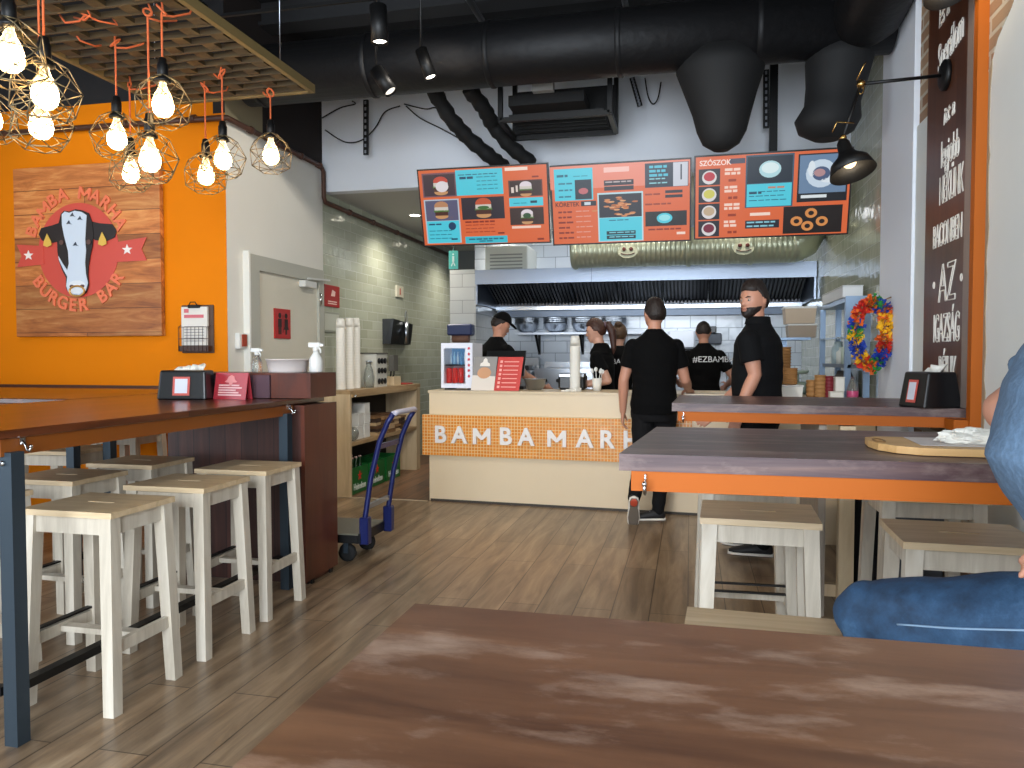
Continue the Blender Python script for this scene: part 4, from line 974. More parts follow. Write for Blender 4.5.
# clipboard with newspaper on the orange wall
t = thing('clipboard_rack', 'clipboard with printed sheets in a wire holder on the orange wall', 'clipboard', (-3.7, 5.2, 1.33))
m = MB(); m.box((-3.84, 5.205, 1.33), (-3.56, 5.218, 1.70), bev=.004); m.build('clipboard', P_('#4a3020', .5), t)
m = MB(); m.box((-3.825, 5.185, 1.39), (-3.60, 5.203, 1.685)); m.build('printed_sheets', P_('#d8d3cb', .6), t)
m = MB(); m.box((-3.80, 5.183, 1.60), (-3.63, 5.185, 1.625)); m.box((-3.80, 5.183, 1.64), (-3.76, 5.185, 1.67)); m.build('red_heading', P_('#c8626a', .5), t)
m = MB()
for k in range(6): m.box((-3.80, 5.1835, 1.42+k*.022), (-3.63, 5.185, 1.426+k*.022))
m.build('text_lines', P_('#8f8f90', .5), t)
m = MB(); m.box((-3.76, 5.17, 1.675), (-3.66, 5.2, 1.70), bev=.003); m.tube([(-3.75, 5.17, 1.69), (-3.73, 5.165, 1.72), (-3.69, 5.165, 1.72), (-3.67, 5.17, 1.69)], .004, 6); m.build('clip', M['black'], t)
m = MB()
for k in range(8): x = -3.83+k*.034; m.cone((x, 5.16, 1.345), (x, 5.165, 1.53), .0018, n=5)
for z in (1.345, 1.44, 1.53): m.cone((-3.835, 5.16, z), (-3.575, 5.16, z), .0022, n=5)
for x in (-3.835, -3.575): m.cone((x, 5.16, 1.53), (x, 5.21, 1.55), .0022, n=5); m.cone((x, 5.16, 1.345), (x, 5.21, 1.345), .0022, n=5); m.cone((x, 5.16, 1.345), (x, 5.16, 1.53), .0022, n=5)
m.box((-3.835, 5.162, 1.345), (-3.575, 5.2, 1.385)); m.build('wire_holder', P_('#3c2218', .5), t)

# ---------------------------------------------------------------- logo board
PX0, PX1, PZ0, PZ1 = -5.35, -3.99, 1.465, 2.82
t = thing('logo_board', 'square wooden board with a cow head emblem and round red lettering', 'sign', (-4.67, 5.2, 1.465))
m = MB(); m.box((PX0, 5.17, PZ0), (PX1, 5.215, PZ1), bev=.003); m.build('wooden_panel', M['sign_wood'], t)
k_ = (PX1-PX0)/470.; kz = (PZ1-PZ0)/551.
def Q(x, y): return (PX0+(x-60)*k_, PZ1-(y-14)*kz)
def flat(name, pts, c, lv, close=True, th=.004):
    m = MB(); yy = 5.17-lv*.004
    m.prism([Q(*p) for p in pts], (0, yy, 0), (1, 0, 0), (0, 0, 1), th); return m.build(name, P_(c, .45), t)
def circ(cx_, cy_, r, n=40, ry=None): ry = ry or r; return [(cx_+r*math.cos(2*PI*i/n), cy_+ry*math.sin(2*PI*i/n)) for i in range(n)]
RD = '#c8483a'
flat('red_disc', circ(272, 288, 130, 64, 152), RD, 0)
flat('ribbon', [(70, 262), (160, 270), (160, 330), (70, 336), (86, 300)], RD, 1); flat('ribbon', [(490, 255), (385, 268), (385, 330), (490, 328), (474, 292)], RD, 1)
def star(cx_, cy_, r): return [(cx_+(r if i % 2 == 0 else r*.42)*math.sin(i*PI/5), cy_-(r if i % 2 == 0 else r*.42)*math.cos(i*PI/5)) for i in range(10)]
flat('star', star(110, 299, 17), '#eee6e0', 2); flat('star', star(430, 292, 17), '#eee6e0', 2)
BK = '#1d1413'
flat('cow_ear', [(225, 195), (190, 205), (155, 212), (146, 232), (156, 252), (182, 262), (212, 258), (232, 240)], BK, 2)
flat('cow_ear', [(308, 195), (345, 205), (385, 210), (398, 230), (392, 252), (362, 264), (330, 258), (305, 240)], BK, 2)
flat('cow_head', [(222, 170), (232, 160), (250, 163), (270, 157), (292, 162), (312, 172), (322, 200), (326, 240), (322, 275), (316, 300), (308, 340), (306, 370), (308, 400), (300, 425), (282, 438), (262, 436), (244, 428), (234, 410), (234, 375), (222, 350), (212, 320), (208, 290), (208, 250), (212, 205)], BK, 3)
flat('cow_blaze', [(226, 172), (236, 163), (250, 168), (268, 162), (290, 167), (306, 178), (303, 215), (300, 255), (302, 290), (298, 330), (300, 365), (306, 395), (298, 420), (278, 432), (258, 430), (242, 422), (236, 402), (240, 372), (228, 350), (214, 318), (212, 305), (226, 330), (240, 352), (246, 330), (244, 290), (232, 240), (226, 205)], '#c8d4e2', 4)
flat('cow_muzzle', [(246, 392), (262, 386), (284, 386), (298, 394), (300, 416), (280, 428), (258, 426), (246, 414)], '#d9dfe6', 5)
m = MB(); c_ = Q(273, 420); m.tube([(c_[0]+k_*24*math.cos(a), 5.142, c_[1]+k_*14*math.sin(a)) for a in [2*PI*i/18 for i in range(18)]], .008, 8, closed=True); m.build('nose_ring', P_('#d3a25c', .3, .6), t)
for x, y in ((176, 255), (354, 258)): flat('ear_tag', [(x, y-24), (x+12, y), (x+14, y+14), (x, y+20), (x-13, y+14), (x-10, y)], '#d8b04a', 4)
for x, y in ((224, 262), (312, 264)): flat('cow_eye', circ(x, y, 7, 14, 8), '#5c4038', 5)
for x, y in ((262, 176), (286, 188), (250, 200), (270, 270)): flat('hair_mark', [(x-9, y+4), (x, y-8), (x+4, y+2), (x+10, y+6), (x, y+3)], '#39404e', 5)
for x, y in ((256, 404), (290, 404)): flat('nostril', circ(x, y, 7, 12, 5), '#5a3c3c', 6)
def ringtext(s, r, a0, a1, top=True):
    for i, ch in enumerate(s):
        if ch == ' ': continue
        a = R(a0+(a1-a0)*i/(len(s)-1)); q = Q(268, 285); q = (q[0]+r*math.sin(a), q[1]+r*math.cos(a))
        tang = (math.cos(a), 0, -math.sin(a)); rad = (math.sin(a), 0, math.cos(a))
        if not top: tang = tuple(-v for v in tang); rad = tuple(-v for v in rad)
        text('letter', ch, .14, P_('#e0714c', .45), (q[0], 5.165, q[1]), tang, rad, t, ext=.006, off=.004)
ringtext('BAMBA MARHA', .445, -70, 65); ringtext('BURGER BAR', .445, -124, -237, False)

# ---------------------------------------------------------------- menu screens
OR, CY, DK = '#e46a38', '#4fd3e8', '#1a1a24'
def screen(corners, label, fill, Yt=6.18, Yb=6.36):
    """corners px: tl,tr,br,bl"""
    tl, tr = [atY(*c, Yt) for c in corners[:2]]; br, bl = [atY(*c, Yb) for c in corners[2:]]
    w = ((tr-tl).length+(br-bl).length)/2; o = (tl+tr+br+bl)/4
    u = ((tr-tl)+(br-bl)).normalized(); v = ((tl-bl)+(tr-br)); h = v.length/2; v = (v - u*v.dot(u)).normalized()
    n = u.cross(v)   # toward the viewer
    t = thing('menu_screen', label, 'menu screen', o-v*h/2, 0, 'menu screens above the counter')
    def rect(m, x0, y0, x1, y1, lv=0, th=.0015, mi=0): m.prism([(x0*w-w/2, h/2-y1*h), (x1*w-w/2, h/2-y1*h), (x1*w-w/2, h/2-y0*h), (x0*w-w/2, h/2-y0*h)], o+n*(.021+lv*.0015), u, v, th, mi)
    m = MB(); e = .012; m.prism([(-w/2, -h/2), (w/2, -h/2), (w/2, h/2), (-w/2, h/2)], o-n*.025, u, v, .045); m.build('bezel', M['plastic'], t)
    m = MB(); m.prism([(-w/2+e, -h/2+e), (w/2-e, -h/2+e), (w/2-e, h/2-e), (-w/2+e, h/2-e)], o+n*.0195, u, v, .0015); disp = m.build('display', E_(fill[0], .72), t)
    m = MB(); p = o-n*.03; q = Vector((p.x, 6.79, p.z+.2)); m.prism([(-.2, -.1), (.2, -.1), (.2, .12), (-.2, .12)], o-n*.05, u, v, .025)
    for s in (-.18, .18): m.bar(o-n*.04+u*s+v*(h/2-.02), Vector((o.x+s, 6.80, o.z+h*.62)), .03, .03)
    m.build('wall_bracket', M['black'], t)
    bymat = {}
    def R_(col, x0, y0, x1, y1, lv=1, s=1.0): rect(bymat.setdefault((col, s), MB()), x0, y0, x1, y1, lv)
    def blob(col, x, y, rx, ry, lv=2, s=1.0, n_=18): 
        m = bymat.setdefault((col, s), MB()); m.prism([(x*w-w/2+rx*w*math.cos(2*PI*i/n_), h/2-y*h+ry*w*math.sin(2*PI*i/n_)) for i in range(n_)], o+n*(.021+lv*.0015), u, v, .0015)
    def lines(col, x0, y0, x1, n_, dy, hh=.012, lv=2, seed=0):
        rr = random.Random(seed)
        for i in range(n_):
            x = x0
            while x < x1-.02:
                ww = .02+.035*rr.random(); R_(col, x, y0+i*dy, min(x+ww, x1), y0+i*dy+hh, lv); x += ww+.008
    def T_(s, x, y, size, col='#fff1e6', lv=3, sx=.9):
        text('screen_lettering', s, size*h, E_(col, .75), o+u*(x*w-w/2)+v*(h/2-y*h)+n*(.021+lv*.0015), u, v, disp, ext=.0008, off=.001, align='LEFT', sx=sx)
    fill[1](R_, blob, lines, T_)
    for (c, s), m in bymat.items():
        m.build('screen_graphic', E_(c, .72), disp)
    return t
def burger(blob, R_, x, y, s, top='#d9a26c'):
    s *= .82
    blob(top, x, y-.035*s, .055*s, .035*s, 3); R_('#d9d2c8', x-.055*s, y-.02*s, x+.055*s, y+.03*s, 4); R_('#4f7a33', x-.06*s, y+.02*s, x+.06*s, y+.045*s, 4); R_('#4a2318', x-.052*s, y+.04*s, x+.052*s, y+.09*s, 4); blob('#cf9a66', x, y+.1*s, .052*s, .02*s, 3)
def s1(R_, blob, lines, T_):
    R_('#7a5560', .035, .055, .30, .36, 1); R_('#41303a', .045, .075, .29, .345, 1.5); burger(blob, R_, .18, .2, 1.25, '#c94a3a'); blob('#e9e2e6', .19, .23, .05, .04, 5)
    R_(CY, .30, .035, .66, .355, 1); lines('#256b86', .32, .09, .62, 1, .05); lines('#1b4f70', .33, .12, .44, 1, .05, .03); lines('#2a8fa5', .46, .125, .62, 4, .05)
    R_('#b9cbd9', .035, .39, .31, .96, 1); R_('#5b5a78', .045, .405, .30, .665, 1.5); burger(blob, R_, .17, .51, 1.2, '#c08a62'); R_(CY, .045, .67, .30, .955, 1.5); lines('#1b4f70', .06, .70, .16, 1, .05, .02); blob('#1f3f66', .245, .74, .03, .03, 2); lines('#2a8fa5', .06, .79, .24, 3, .05); lines('#123c5c', .23, .9, .28, 1, .05, .02)
    R_('#2c2430', .33, .385, .66, .665, 1); burger(blob, R_, .5, .5, 1.35, '#c8552f'); blob('#3d6b2e', .5, .515, .045, .012, 6)
    lines('#8f2d16', .35, .685, .6, 1, .04, .022); lines('#b1401d', .35, .73, .58, 3, .045); lines('#7c2010', .6, .84, .66, 1, .04, .02)
    R_('#3ec4d8', .34, .885, .67, .975, 1); lines('#1b6d88', .37, .91, .64, 1, .04, .02); lines('#1b6d88', .45, .94, .56, 1, .04, .015)
    R_('#ffe6d6', .68, .035, .85, .075, 2); lines('#8f2d16', .88, .15, .93, 1, .04, .02)
    R_('#6c3e36', .70, .195, .955, .40, 1); R_('#3c2824', .71, .205, .945, .39, 1.5); burger(blob, R_, .83, .29, 1.0, '#eadfe6'); R_('#e9d9cf', .72, .28, .74, .35, 2); R_('#e9d9cf', .755, .26, .77, .34, 2)
    R_(CY, .70, .415, .955, .52, 1); lines('#1a4257', .86, .455, .92, 1, .04, .03); lines('#2a9db2', .73, .475, .83, 1, .04, .012)
    R_('#3c2824', .70, .54, .955, .755, 1); burger(blob, R_, .83, .64, 1.0, '#eadfe6'); blob('#2e5630', .83, .64, .03, .02, 6)
    R_('#ffd9c6', .71, .77, .93, .80, 2); lines('#8f2d16', .90, .93, .95, 1, .03, .025)
def s2(R_, blob, lines, T_):
    R_('#f08d74', .0, .02, .99, .3, .3)
    R_(CY, .03, .05, .31, .44, 1); lines('#1c6b84', .05, .12, .13, 1, .05, .03); lines('#2a9db2', .17, .14, .29, 1, .05); lines('#2a7f96', .06, .22, .16, 3, .08, .02); R_('#1a2a3a', .18, .19, .30, .43, 2); blob('#c66a70', .24, .33, .035, .022, 3)
    T_('KÖRETEK', .03, .49, .075, '#5d2218', 2, .95); R_('#1a2430', .22, .455, .33, .515, 2); R_('#d5e4ee', .245, .467, .29, .503, 3)
    lines('#8a2f1c', .05, .57, .16, 6, .065, .022, 2, 4); lines('#e8a08c', .18, .57, .30, 6, .065, .012, 2, 5)
    R_('#ffc9bd', .39, .06, .57, .12, 2); R_('#1d1f2e', .39, .215, .60, .28, 2); lines('#c7b6b5', .40, .23, .59, 1, .05, .015, 3); R_('#1d1f2e', .39, .29, .60, .34, 2)
    R_('#bfe6ef', .34, .365, .665, .97, 1); R_('#1b2030', .35, .385, .655, .67, 1.5)
    rr = random.Random(5)
    for i in range(36): x, y = .5+rr.gauss(0, .05), .53+rr.gauss(0, .045); blob(rr.choice(['#d98a52', '#c06d38', '#e6a56e']), x, y, .022, .006, 2+rr.random()*2)
    R_(CY, .35, .675, .655, .96, 1.5); lines('#1b6d88', .42, .70, .56, 1, .04, .012); R_('#12323f', .40, .84, .61, .885, 2); R_('#12323f', .40, .895, .61, .94, 2); lines('#7fd6e6', .42, .853, .60, 2, .055, .012, 3)
    R_('#162a3f', .68, .04, .98, .33, 1); R_('#cfd3de', .875, .045, .975, .325, 2); R_('#20283c', .925, .07, .935, .25, 3); lines('#4ac0d8', .71, .07, .84, 3, .05, .03, 2, 8); lines('#8fd5e0', .71, .22, .84, 2, .05, .014, 2, 9)
    lines('#9b3a1c', .68, .40, .80, 1, .04, .02); R_('#1d1f2e', .82, .37, .94, .405, 2); R_('#1d1f2e', .82, .425, .94, .46, 2); lines('#9b3a1c', .68, .52, .86, 1, .04, .02)
    R_('#15181f', .68, .62, .97, .80, 1); blob(CY, .815, .705, .055, .036, 2); blob('#9beaf2', .815, .70, .04, .022, 3)
    lines('#8f2d16', .70, .83, .94, 1, .04, .02); R_('#ffe3d3', .90, .88, .96, .91, 2)
def s3(R_, blob, lines, T_):
    T_('SZÓSZOK', .035, .095, .085, '#ffe9df', 3, .95); R_('#4c4a5c', .23, .055, .33, .115, 2)
    for i, c in enumerate(('#c22437', '#d6cf58', '#c9b08f', '#7d1738')):
        y = .16+i*.205; R_('#191c28', .03, y, .17, y+.19, 1); blob('#e4dfe0', .10, y+.1, .048, .045, 2); blob(c, .10, y+.09, .037, .03, 3)
        lines('#ffdccb', .20, y+.005, .30, 2, .045, .03, 2, i); lines('#9d3512', .225, y+.13, .285, 1, .04, .03, 2, i)
    R_('#3a556a', .335, .03, .64, .64, 1); R_('#142434', .345, .05, .63, .355, 1.5); blob('#b8e2ea', .49, .2, .07, .055, 2); blob('#e2f6f8', .49, .185, .055, .035, 3); R_(CY, .345, .365, .63, .63, 1.5); lines('#c48a72', .48, .40, .61, 1, .04, .022); lines('#12405a', .36, .46, .44, 1, .04, .02); lines('#1b6d88', .36, .45, .60, 3, .05, .01)
    R_('#0e131c', .665, .05, .975, .60, 1); R_('#6c88a8', .675, .065, .965, .50, 1.5); blob('#cfe0f0', .81, .28, .095, .09, 2); blob('#4a5c80', .81, .28, .055, .045, 3); blob('#b98f92', .80, .27, .035, .025, 4); blob('#e6f0f8', .75, .22, .022, .05, 3); blob('#e6f0f8', .86, .36, .05, .015, 3); R_('#e6eef2', .69, .52, .85, .555, 2)
    R_('#ffe3d3', .37, .70, .50, .735, 2); R_('#1d1f2e', .34, .79, .56, .885, 2); lines('#8fd0e2', .35, .805, .55, 2, .045, .018, 3)
    R_('#180c0a', .585, .645, .955, .965, 1)
    for x, y in ((.67, .82), (.76, .73), (.83, .83), (.74, .88)): blob('#e0934e', x, y, .038, .032, 2); blob('#180c0a', x, y, .018, .015, 3)
screen([(417, 170), (548, 162), (551.5, 243), (425, 246)], 'left menu screen with burger photos over the counter', (OR, s1))
screen([(550, 166), (690.5, 157), (692, 241), (553.5, 245)], 'middle menu screen with fries and side dishes', (OR, s2))
screen([(693, 155.5), (852.5, 147), (848.5, 233.5), (695, 240)], 'right menu screen with sauces and onion rings', (OR, s3))
# white caps on the cabling above the middle screen
# ---------------------------------------------------------------- lettered board on the right wall
t = thing('slogan_board', 'tall brown board with white outline lettering on the right wall', 'sign', (1.25, 4.22, 1.06))
m = MB(); m.box((1.235, 3.945, 1.065), (1.268, 4.57, 4.15), bev=.003); m.build('board', M['board_brown'], t)
m = MB(); m.box((1.23, 3.87, 1.065), (1.268, 3.945, 4.15)); m.build('edge_strip', P_('#8b7b72', .5), t)
WT = P_('#e9e4da', .6)
def sl(s, px, py, size, sx=.8, outline=.0035, script=False, rot=0):
    p = atX(px, py, 1.234); u = Vector((0, -1, 0)); w = Vector((0, 0, 1))
    if rot: u, w = u*math.cos(rot)+w*math.sin(rot), w*math.cos(rot)-u*math.sin(rot)
    text('lettering', s, size, WT, (1.2335, p.y, p.z), u, w, t, outline=outline, sx=sx, shear=.25 if script else 0)
sl('És a', 944, 12, .15, .7, .0022, True, .1)
sl('Sperálom', 950, 44, .2, .50, .0022, True, .12)
sl("itt a", 949, 112, .12, .9, .0022, True, .08)
sl('legjobb', 950, 150, .19, .50, .0022)
sl('NEKÜNK', 951, 186, .20, .44, .0022)
sl('BACONBEN', 947, 233, .165, .50, .0026)
sl('· AZ ·', 947, 284, .27, .72, .0034)
sl('IGAZSÁG', 946, 329, .2, .48, .003)
sl('RÉJLIK', 947, 372, .2, .48, .003)
# napkin dispenser on the rear bar
d = dispenser('napkin_dispenser', (1.115, 4.0, 1.06), .19, .2, .17, 'black napkin dispenser with a red edged sticker on the rear bar', -1.2)
# ---------------------------------------------------------------- wall lamps
def wall_lamp(base, j1, j2, shade, label, r=.11):
    t = thing('swing_arm_lamp', label, 'wall lamp', base)
    b = Vector(base); j1, j2, s = Vector(j1), Vector(j2), Vector(shade)
    m = MB(); m.lathe([(.075, .0), (.075, -.018), (.06, -.026), (.02, -.03)], (1.234, b.y, b.z), 28, axis='X'); m.build('wall_plate', M['black'], t)
    m = MB(); m.cone(b+Vector((-.02, 0, 0)), j1, .0085, n=10); m.cone(j1, j2, .0085, n=10); m.build('swing_arm', M['black'], t)
    m = MB(); m.sphere(j1, .022, 14); m.tube([j1+Vector((-.02, 0, .02)), j1+Vector((.01, -.01, .09)), j1+Vector((.02, -.01, .1))], .004, 6); m.tube([j1+Vector((.012*math.cos(a), 0, -.02+.03*math.sin(a))) for a in [i/10*2*PI for i in range(10)]], .003, 5, closed=True); m.sphere(j2, .018, 14); m.build('brass_joint', M['brass'], t)
    m = MB(); d = (s-j2).normalized(); m.cone(j2, s-d*.03, .01, n=10); m.tube([j2+Vector((-.05, 0, .03)), j2+Vector((-.03, 0, .08)), j2+Vector((.05, 0, .07))], .004, 6); m.build('brass_bracket', M['brass'], t)
    ax = (Vector((1, 0, 0)), Vector((0, 1, 0)), Vector((0, 0, 1)))
    dd = Vector((.25, -.3, -1)).normalized(); x, y, _ = frame(dd)
    m = MB(); m.lathe([(.018, -.07), (.03, -.05), (.036, 0), (.05, .025), (.09, .06), (r, .12), (r*.985, .12), (.086, .063), (.046, .03), (.03, .01), (0, .0)], s, 32, axis=(x, y, dd)); m.build('lamp_shade', M['black'], t)
    m = MB(); m.sphere(s+dd*.055, .034, 14); m.build('bulb', E_('#ffd9a0', 3), t)
    li = bpy.data.lights.new('shade', 'POINT'); li.energy = 1.5; li.shadow_soft_size = .03; li.color = (1, .8, .55); lo = bpy.data.objects.new('shade_light', li); COL.objects.link(lo); lo.location = s+dd*.10
    return t
b = atX(947, 75, 1.234); j1 = atY(861, 84, 4.15); j2 = atY(843, 138, 4.1); sh = atY(846, 152, 4.08)
wall_lamp(b, j1, j2, sh, 'black swing arm lamp with brass joints in front of the right menu screen')
q = atY(951, -9, 3.7); dd_ = Vector((.25, -.3, -1)).normalized(); s_ = q-dd_*.12
wall_lamp(Vector((1.234, 4.12, 3.08)), (s_.x+.02, 3.95, 3.16), (s_.x, 3.76, 3.10), s_, 'second black swing arm lamp, only its glowing shade peeking in at the top right')
# ---------------------------------------------------------------- kitchen
t = thing('extractor_hood', 'long stainless extractor hood with dark baffle filters above the cooking line', 'extractor hood', (-.5, 8.8, 1.92))
X0, X1 = -2.385, 1.262
m = MB(); m.box((X0, 8.4, 2.125), (X1, 8.43, 2.285)); m.box((X0, 8.43, 2.26), (X1, 9.49, 2.285)); m.box((X0, 8.43, 1.9), (X0+.02, 9.49, 2.26)); m.box((X1-.02, 8.43, 1.9), (X1, 9.49, 2.26)); m.build('canopy', M['steel_rough'], t)
for x in (-1.06,):
    m = MB(); m.box((x-.002, 8.397, 2.125), (x+.002, 8.40, 2.285)); m.build('seam', P_('#3d4452'), t)
for i in range(7):
    a = X0+.03+(X1-X0-.06)*i/7; b = a+(X1-X0-.06)/7-.015
    m = MB()
    for k in range(12):
        x = a+(b-a)*(k+.5)/12; m.bar((x, 8.5, 2.25), (x, 9.3, 1.95), .022, .02)
    m.bar((a, 8.5, 2.25), (b, 8.5, 2.25), .03, .03); m.bar((a, 9.3, 1.95), (b, 9.3, 1.95), .03, .03)
    m.hexa([(a, 8.5, 2.255), (b, 8.5, 2.255), (b, 9.3, 1.965), (a, 9.3, 1.965), (a, 8.5, 2.27), (b, 8.5, 2.27), (b, 9.3, 1.98), (a, 9.3, 1.98)], 1)
    m.build('baffle_filter', [plain('baffle_steel_%d' % i, '#4a4a4d', .35, 1) if i == 0 else bpy.data.materials['baffle_steel_0'], M['black']], t)
m = MB(); m.box((X0+.02, 9.28, 1.88), (X1-.02, 9.36, 1.925)); m.build('grease_gutter', M['steel'], t)
m = MB(); m.box((X0+.02, 9.36, 1.80), (X1-.02, 9.49, 1.92)); m.build('rear_panel', P_('#59626f', .4, .6), t)
# spiral duct with googly stickers
t = thing('steel_duct', 'shiny galvanised duct with two comic face stickers above the hood', 'duct', (0, 8, 2.42))
m = MB(); prof = []
for i in range(46): x = -1.21+i*.048; prof += [(.19, x), (.19, x+.04), (.1935, x+.044)]
m.lathe(prof, (0, 8.0, 2.42), 28, axis='X'); m.build('spiral_tube', M['galv'], t)
m = MB(); m.tube([(.97, 8.0, 2.42), (1.0, 8.0, 2.425), (1.06, 8.0, 2.45), (1.10, 8.0, 2.52), (1.11, 8.0, 2.62), (1.11, 8.0, 2.87)], [.192, .19, .185, .18, .175, .175][0:6], 28); m.build('elbow', M['galv'], t)
for x in (-1.2, -.05, .55):
    m = MB(); m.lathe([(.195, x), (.205, x+.01), (.205, x+.04), (.195, x+.05)], (0, 8.0, 2.42), 28, axis='X', cap=False); m.build('duct_collar', M['galv'], t)
for xc in (-.62, .5):
    st = None
    m = MB(); m.prism([(.10*math.cos(a), .065*math.sin(a)) for a in [i/20*2*PI for i in range(20)]], (xc, 7.806, 2.36), (1, 0, 0), (0, 0, 1), .004); o = m.build('face_sticker', P_('#b9bda6', .3), t)
    m = MB()
    for s in (-.035, .035): m.sphere((xc+s, 7.795, 2.385), .02, 12, squash=(1, .4, 1))
    m.tube([(xc-.07, 7.798, 2.345), (xc-.03, 7.798, 2.33), (xc+.03, 7.798, 2.33), (xc+.07, 7.798, 2.345)], .004, 6); m.build('comic_eyes', P_('#5e2a26', .4), o)
# unit on the pier, exit sign, cooler above
t = thing('exit_sign', 'small green emergency exit sign hanging by the tiled pier', 'sign', (-2.6, 8.3, 2.36))
a = atY(449, 251, 8.2); b = atY(458, 269, 8.2); m = MB(); m.box((a.x, 8.19, b.z), (b.x, 8.21, a.z), bev=.003); m.build('sign_panel', P_('#2f7f74', .4, emit='#5fb5aa', es=.5), t)
m = MB(); w = b.x-a.x; h = a.z-b.z; xx = (a.x+b.x)/2; zz = (a.z+b.z)/2; m.box((xx-w*.1, 8.185, zz-h*.1), (xx+w*.12, 8.19, zz+h*.2)); m.cone((xx, 8.185, zz+h*.3), (xx, 8.19, zz+h*.3), w*.1, n=10); m.bar((xx, 8.188, zz-h*.1), (xx-w*.2, 8.188, zz-h*.35), .012, .004, up=(0, 1, 0)); m.bar((xx, 8.188, zz-h*.1), (xx+w*.2, 8.188, zz-h*.33), .012, .004, up=(0, 1, 0)); m.build('running_figure', P_('#d9efe8', .4), t)
m = MB(); m.cone((xx, 8.2, a.z), (xx, 8.2, 2.88), .006); m.build('hanger', M['chrome'], t)
t = thing('white_cooling_unit', 'white boxy cooling unit on top of the hood at its left end', 'cooling unit', (-2.2, 9, 2.3))
m = MB(); m.box((-2.36, 8.75, 2.287), (-1.85, 9.3, 2.6), bev=.01); m.build('casing', P_('#cfd2ca', .4), t)
m = MB()
for k in range(5): m.box((-2.3, 8.742, 2.33+k*.04), (-1.91, 8.75, 2.345+k*.04))
m.build('grille', P_('#8d908c'), t)
t = thing('wall_dispenser', 'navy blue roll dispenser hanging on the tiled pier', 'dispenser', (-2.55, 8.35, 1.53))
m = MB(); m.box((-2.69, 8.30, 1.545), (-2.40, 8.445, 1.675), bev=.015); m.build('cover', P_('#27345c', .35), t)
m = MB(); m.cone((-2.64, 8.37, 1.51), (-2.45, 8.37, 1.51), .045, n=20); m.build('paper_roll', P_('#7d5a4a', .7), t)
# downlights in the kitchen ceiling
for i, (px, py) in enumerate(((415, 215), (489, 255), (430, 225), (560, 230), (760, 230))):
    if i == 0: p = Vector((-2.75, 8.3, 2.88)); 
    p = atZ(px, py, 2.88) if i < 1 else [None, Vector((-2.3, 9.3, 2.88)), Vector((-2.9, 10.2, 2.88)), Vector((-1, 7.6, 2.88)), Vector((.5, 7.6, 2.88))][i]
    t = thing('downlight', ['round ceiling downlight left of the menu screens', 'small ceiling downlight above the hood', 'ceiling downlight deep in the passage behind', 'ceiling downlight behind the middle menu screen', 'ceiling downlight behind the right menu screen'][i], 'ceiling light', p, 0, 'kitchen downlights')
    m = MB(); m.lathe([(.075, .0), (.075, -.006), (.06, -.008), (.058, 0)], p, 24); m.build('rim', M['white'], t)
    m = MB(); m.lathe([(.057, -.001), (.057, -.004)], p, 24); m.build('diffuser', E_('#fff4e0', 12), t)
    li = bpy.data.lights.new('down', 'SPOT'); li.energy = 75 if i in (0, 2) else 22; li.spot_size = R(140); li.spot_blend = .8; li.shadow_soft_size = .06; li.color = (1, .93, .82)
    lo = bpy.data.objects.new('down_light', li); COL.objects.link(lo); lo.location = p-Vector((0, 0, .02))
# wall shelf with steel bowls
t = thing('wall_shelf', 'thin white wall shelf on black brackets under the hood', 'shelf', (-1.3, 9.35, 1.6))
m = MB(); m.box((-2.1, 9.2, 1.575), (-.55, 9.495, 1.60)); m.build('shelf_board', P_('#cfd6e2', .3), t)
for x in (-1.85, -1.3, -.8):
    m = MB(); m.bar((x, 9.48, 1.33), (x, 9.48, 1.575), .03, .02, up=(0, 1, 0)); m.bar((x, 9.48, 1.36), (x, 9.25, 1.57), .03, .015); m.build('bracket', M['black'], t)
for i, x in enumerate((-1.98, -1.62, -1.27, -.9)):
    m = MB(); r = .15; m.lathe([(0, 0), (.07, .0), (.12, .04), (r, .11), (r+.008, .112), (r-.004, .108), (.115, .045), (.065, .008), (0, .008)], (x, 9.33, 1.60), 28)
    for k in range(1, 4): m.lathe([(r-.004, .108+k*.022), (r+.006, .112+k*.022), (r, .104+k*.022), (r-.03, .07+k*.022)], (x, 9.33, 1.60), 28, cap=False)
    single(m, 'steel_bowl', M['steel'], ['nested steel bowls at the left end of the kitchen wall shelf', 'second nested steel bowls on the kitchen wall shelf', 'third nested steel bowls on the kitchen wall shelf', 'nested steel bowls at the right end of the kitchen wall shelf'][i], 'bowl', 'steel bowls on the wall shelf', loc=(x, 9.33, 1.6))
# cooking line
t = thing('cooking_range', 'stainless cooking line with a flat griddle along the back wall', 'cooker', (-.9, 9.1, 0))
m = MB(); m.box((-2.38, 8.6, .08), (1.2, 9.45, .9)); m.build('cabinet_body', M['steel_rough'], t)
m = MB(); m.box((-2.38, 8.57, .9), (1.2, 9.47, .94), bev=.005); m.build('worktop', M['steel'], t)
m = MB(); m.box((-1.75, 8.68, .94), (-.9, 9.3, 1.16)); m.box((-1.75, 9.3, 1.16), (-.9, 9.33, 1.24)); m.box((-1.75, 8.66, 1.12), (-.9, 8.69, 1.17)); m.build('griddle', M['steel'], t)
m = MB(); m.box((-1.7, 8.7, 1.161), (-.95, 9.28, 1.168)); m.build('griddle_plate', M['black'], t)
m = MB()
for k in range(5): m.cone((-1.62+k*.15, 8.66, 1.03), (-1.62+k*.15, 8.63, 1.03), .022, n=14)
m.build('control_knob', M['black'], t)
m = MB(); m.box((-2.38, 8.64, .0), (1.2, 8.68, .08)); m.build('plinth', M['black'], t)
